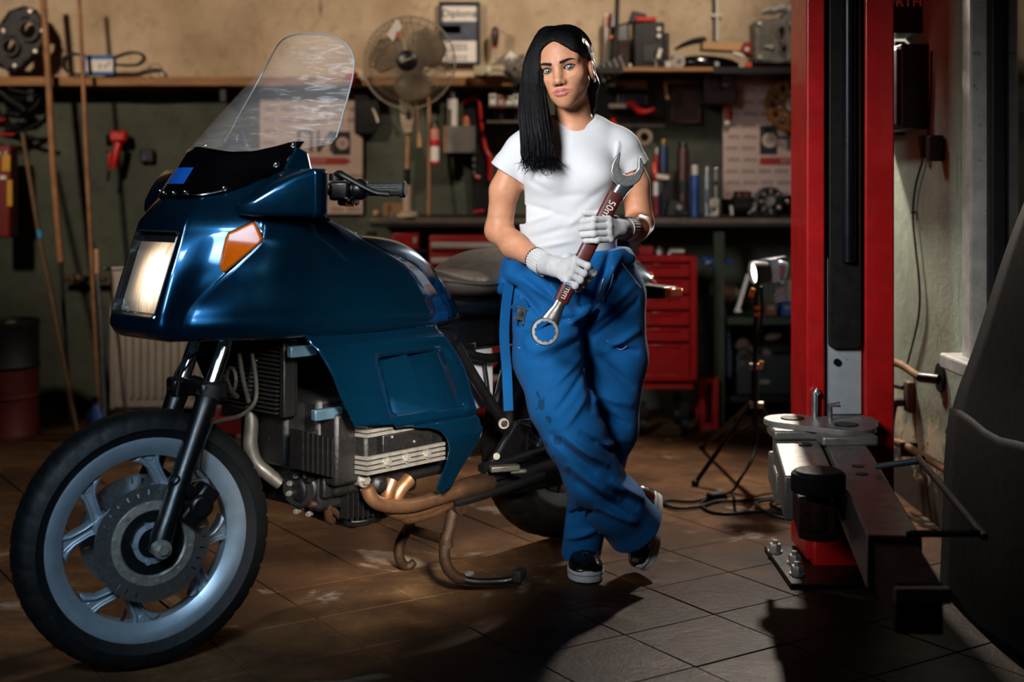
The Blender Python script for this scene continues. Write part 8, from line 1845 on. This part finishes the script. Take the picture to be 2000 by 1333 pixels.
t = T('wall_cable', 'dark cable with a small connector hanging down the green right wall', 'cable', RWp(1812, 300)); cb_ = [RWp(*q, .012) for q in ((1820, 100), (1818, 180), (1812, 270), (1803, 305), (1800, 320), (1788, 365), (1783, 420), (1788, 480), (1796, 560), (1794, 620), (1778, 690), (1772, 712))]
MB().tube(cb_, .004, 8, 5).build('cable', M_CABLE, t); MB().box(RWp(1803, 287, .02), (.03, .035, .08)).build('connector', M_RUSTP, t, .004); MB().box(RWp(1826, 290, .03), (.05, .05, .09)).build('dark_holder', M_PLAST, t, .006); MB().box(RWp(1784, 415, .012), (.014, .022, .008)).build('cable_nail', M_DARK, t)
t = T('pipe_bracket', 'rusty pipe bracket with a dark round end on the green right wall', 'bracket', RWp(1790, 728)); MB().tube([W(1735, 707, 5.0), W(1758, 712, 4.88), W(1785, 730, 4.75), W(1798, 738, 4.7)], [.014, .014, .013, .016], 12, 3).build('rusty_pipe', mat('brown_pipe_rust', '#7a5432', .7, .2, .4, 30, .3), t); MB().tube([W(1798, 738, 4.7), W(1818, 740, 4.66), W(1833, 742, 4.64)], .017, 12).build('dark_sleeve', M_PLAST, t); MB().ring(RWp(1837, 738, .004), (1, 0, 0), [(.012, -.006), (.05, -.006), (.05, .006), (.012, .006)], 24).build('wall_flange', M_DARK, t)
t = T('socket_box', 'old narrow socket box with a black plug on the green right wall', 'socket', RWp(1768, 775)); c = RWp(1776, 775, .015); MB().box(c, (.03, .06, .115)).build('socket_body', mat('grimy_brown_socket', '#5a4432', .6, 0, .3, 30), t, .008); MB().tube([c+Vector((-.02, .0, -.02)), c+Vector((-.05, .01, -.025)), c+Vector((-.055, .02, -.06)), c+Vector((-.05, .05, -.16))], [.016, .018, .013, .005], 10, 4).build('plug', M_RUBBER, t); MB().tube([c+Vector((-.015, .02, .03)), c+Vector((-.05, .12, .03))], .01, 10).build('upper_plug', M_RUBBER, t)
t = T('lower_pipe', 'thick rusty pipe low on the peeling right wall', 'pipe', RWp(1790, 880)); MB().tube([W(1735, 862, 5.0), W(1762, 868, 4.9), W(1800, 890, 4.75), W(1850, 920, 4.5)], .014, 12, 3).build('pipe', MATS['brown_pipe_rust'], t); MB().box(W(1775, 878, 4.87), (.06, .02, .05)).build('pipe_clip', M_DARK, t)
# dark panels leaning under the window
t = T('bumper_panels', 'dark dusty curved car panels leaning against the right wall under the window', 'car panel', (1.36, 3.9, 0)); M_DUSTY = mat('dusty_black_panel', '#050607', .7, 0, .35, 7, .2, wear='#121110', wear_amt=.3, spec=.12, stretch=(6, 6, 1))
def sheet_(pts_l, pts_r, nm, bulge):
    rows = []
    A1 = catmull(pts_l, 6); B1 = catmull(pts_r, 6)
    for p, q in zip(A1, B1): rows.append([p.lerp(q, j/10)+Vector((-bulge*math.sin(PI*j/10), 0, .01*math.sin(j*1.3))) for j in range(11)])
    return MB().grid(rows).build(nm, M_DUSTY, t, solid=.012)
sheet_([Vector(v) for v in ((1.385, 3.55, 1.25), (1.38, 3.66, 1.14), (1.38, 3.81, .99), (1.38, 4.06, .70), (1.37, 4.17, .56), (1.34, 4.2, .42))], [Vector(v) for v in ((1.40, 3.0, 1.25), (1.40, 3.0, 1.1), (1.40, 3.0, .95), (1.40, 3.0, .72), (1.38, 3.0, .56), (1.36, 3.0, .42))], 'upper_panel', .012)
sheet_([Vector(v) for v in ((1.35, 4.19, .50), (1.32, 4.14, .37), (1.28, 4.04, .16), (1.26, 4.0, .0))], [Vector(v) for v in ((1.37, 3.0, .52), (1.35, 3.0, .37), (1.31, 3.0, .16), (1.29, 3.0, .0))], 'lower_panel', .03)
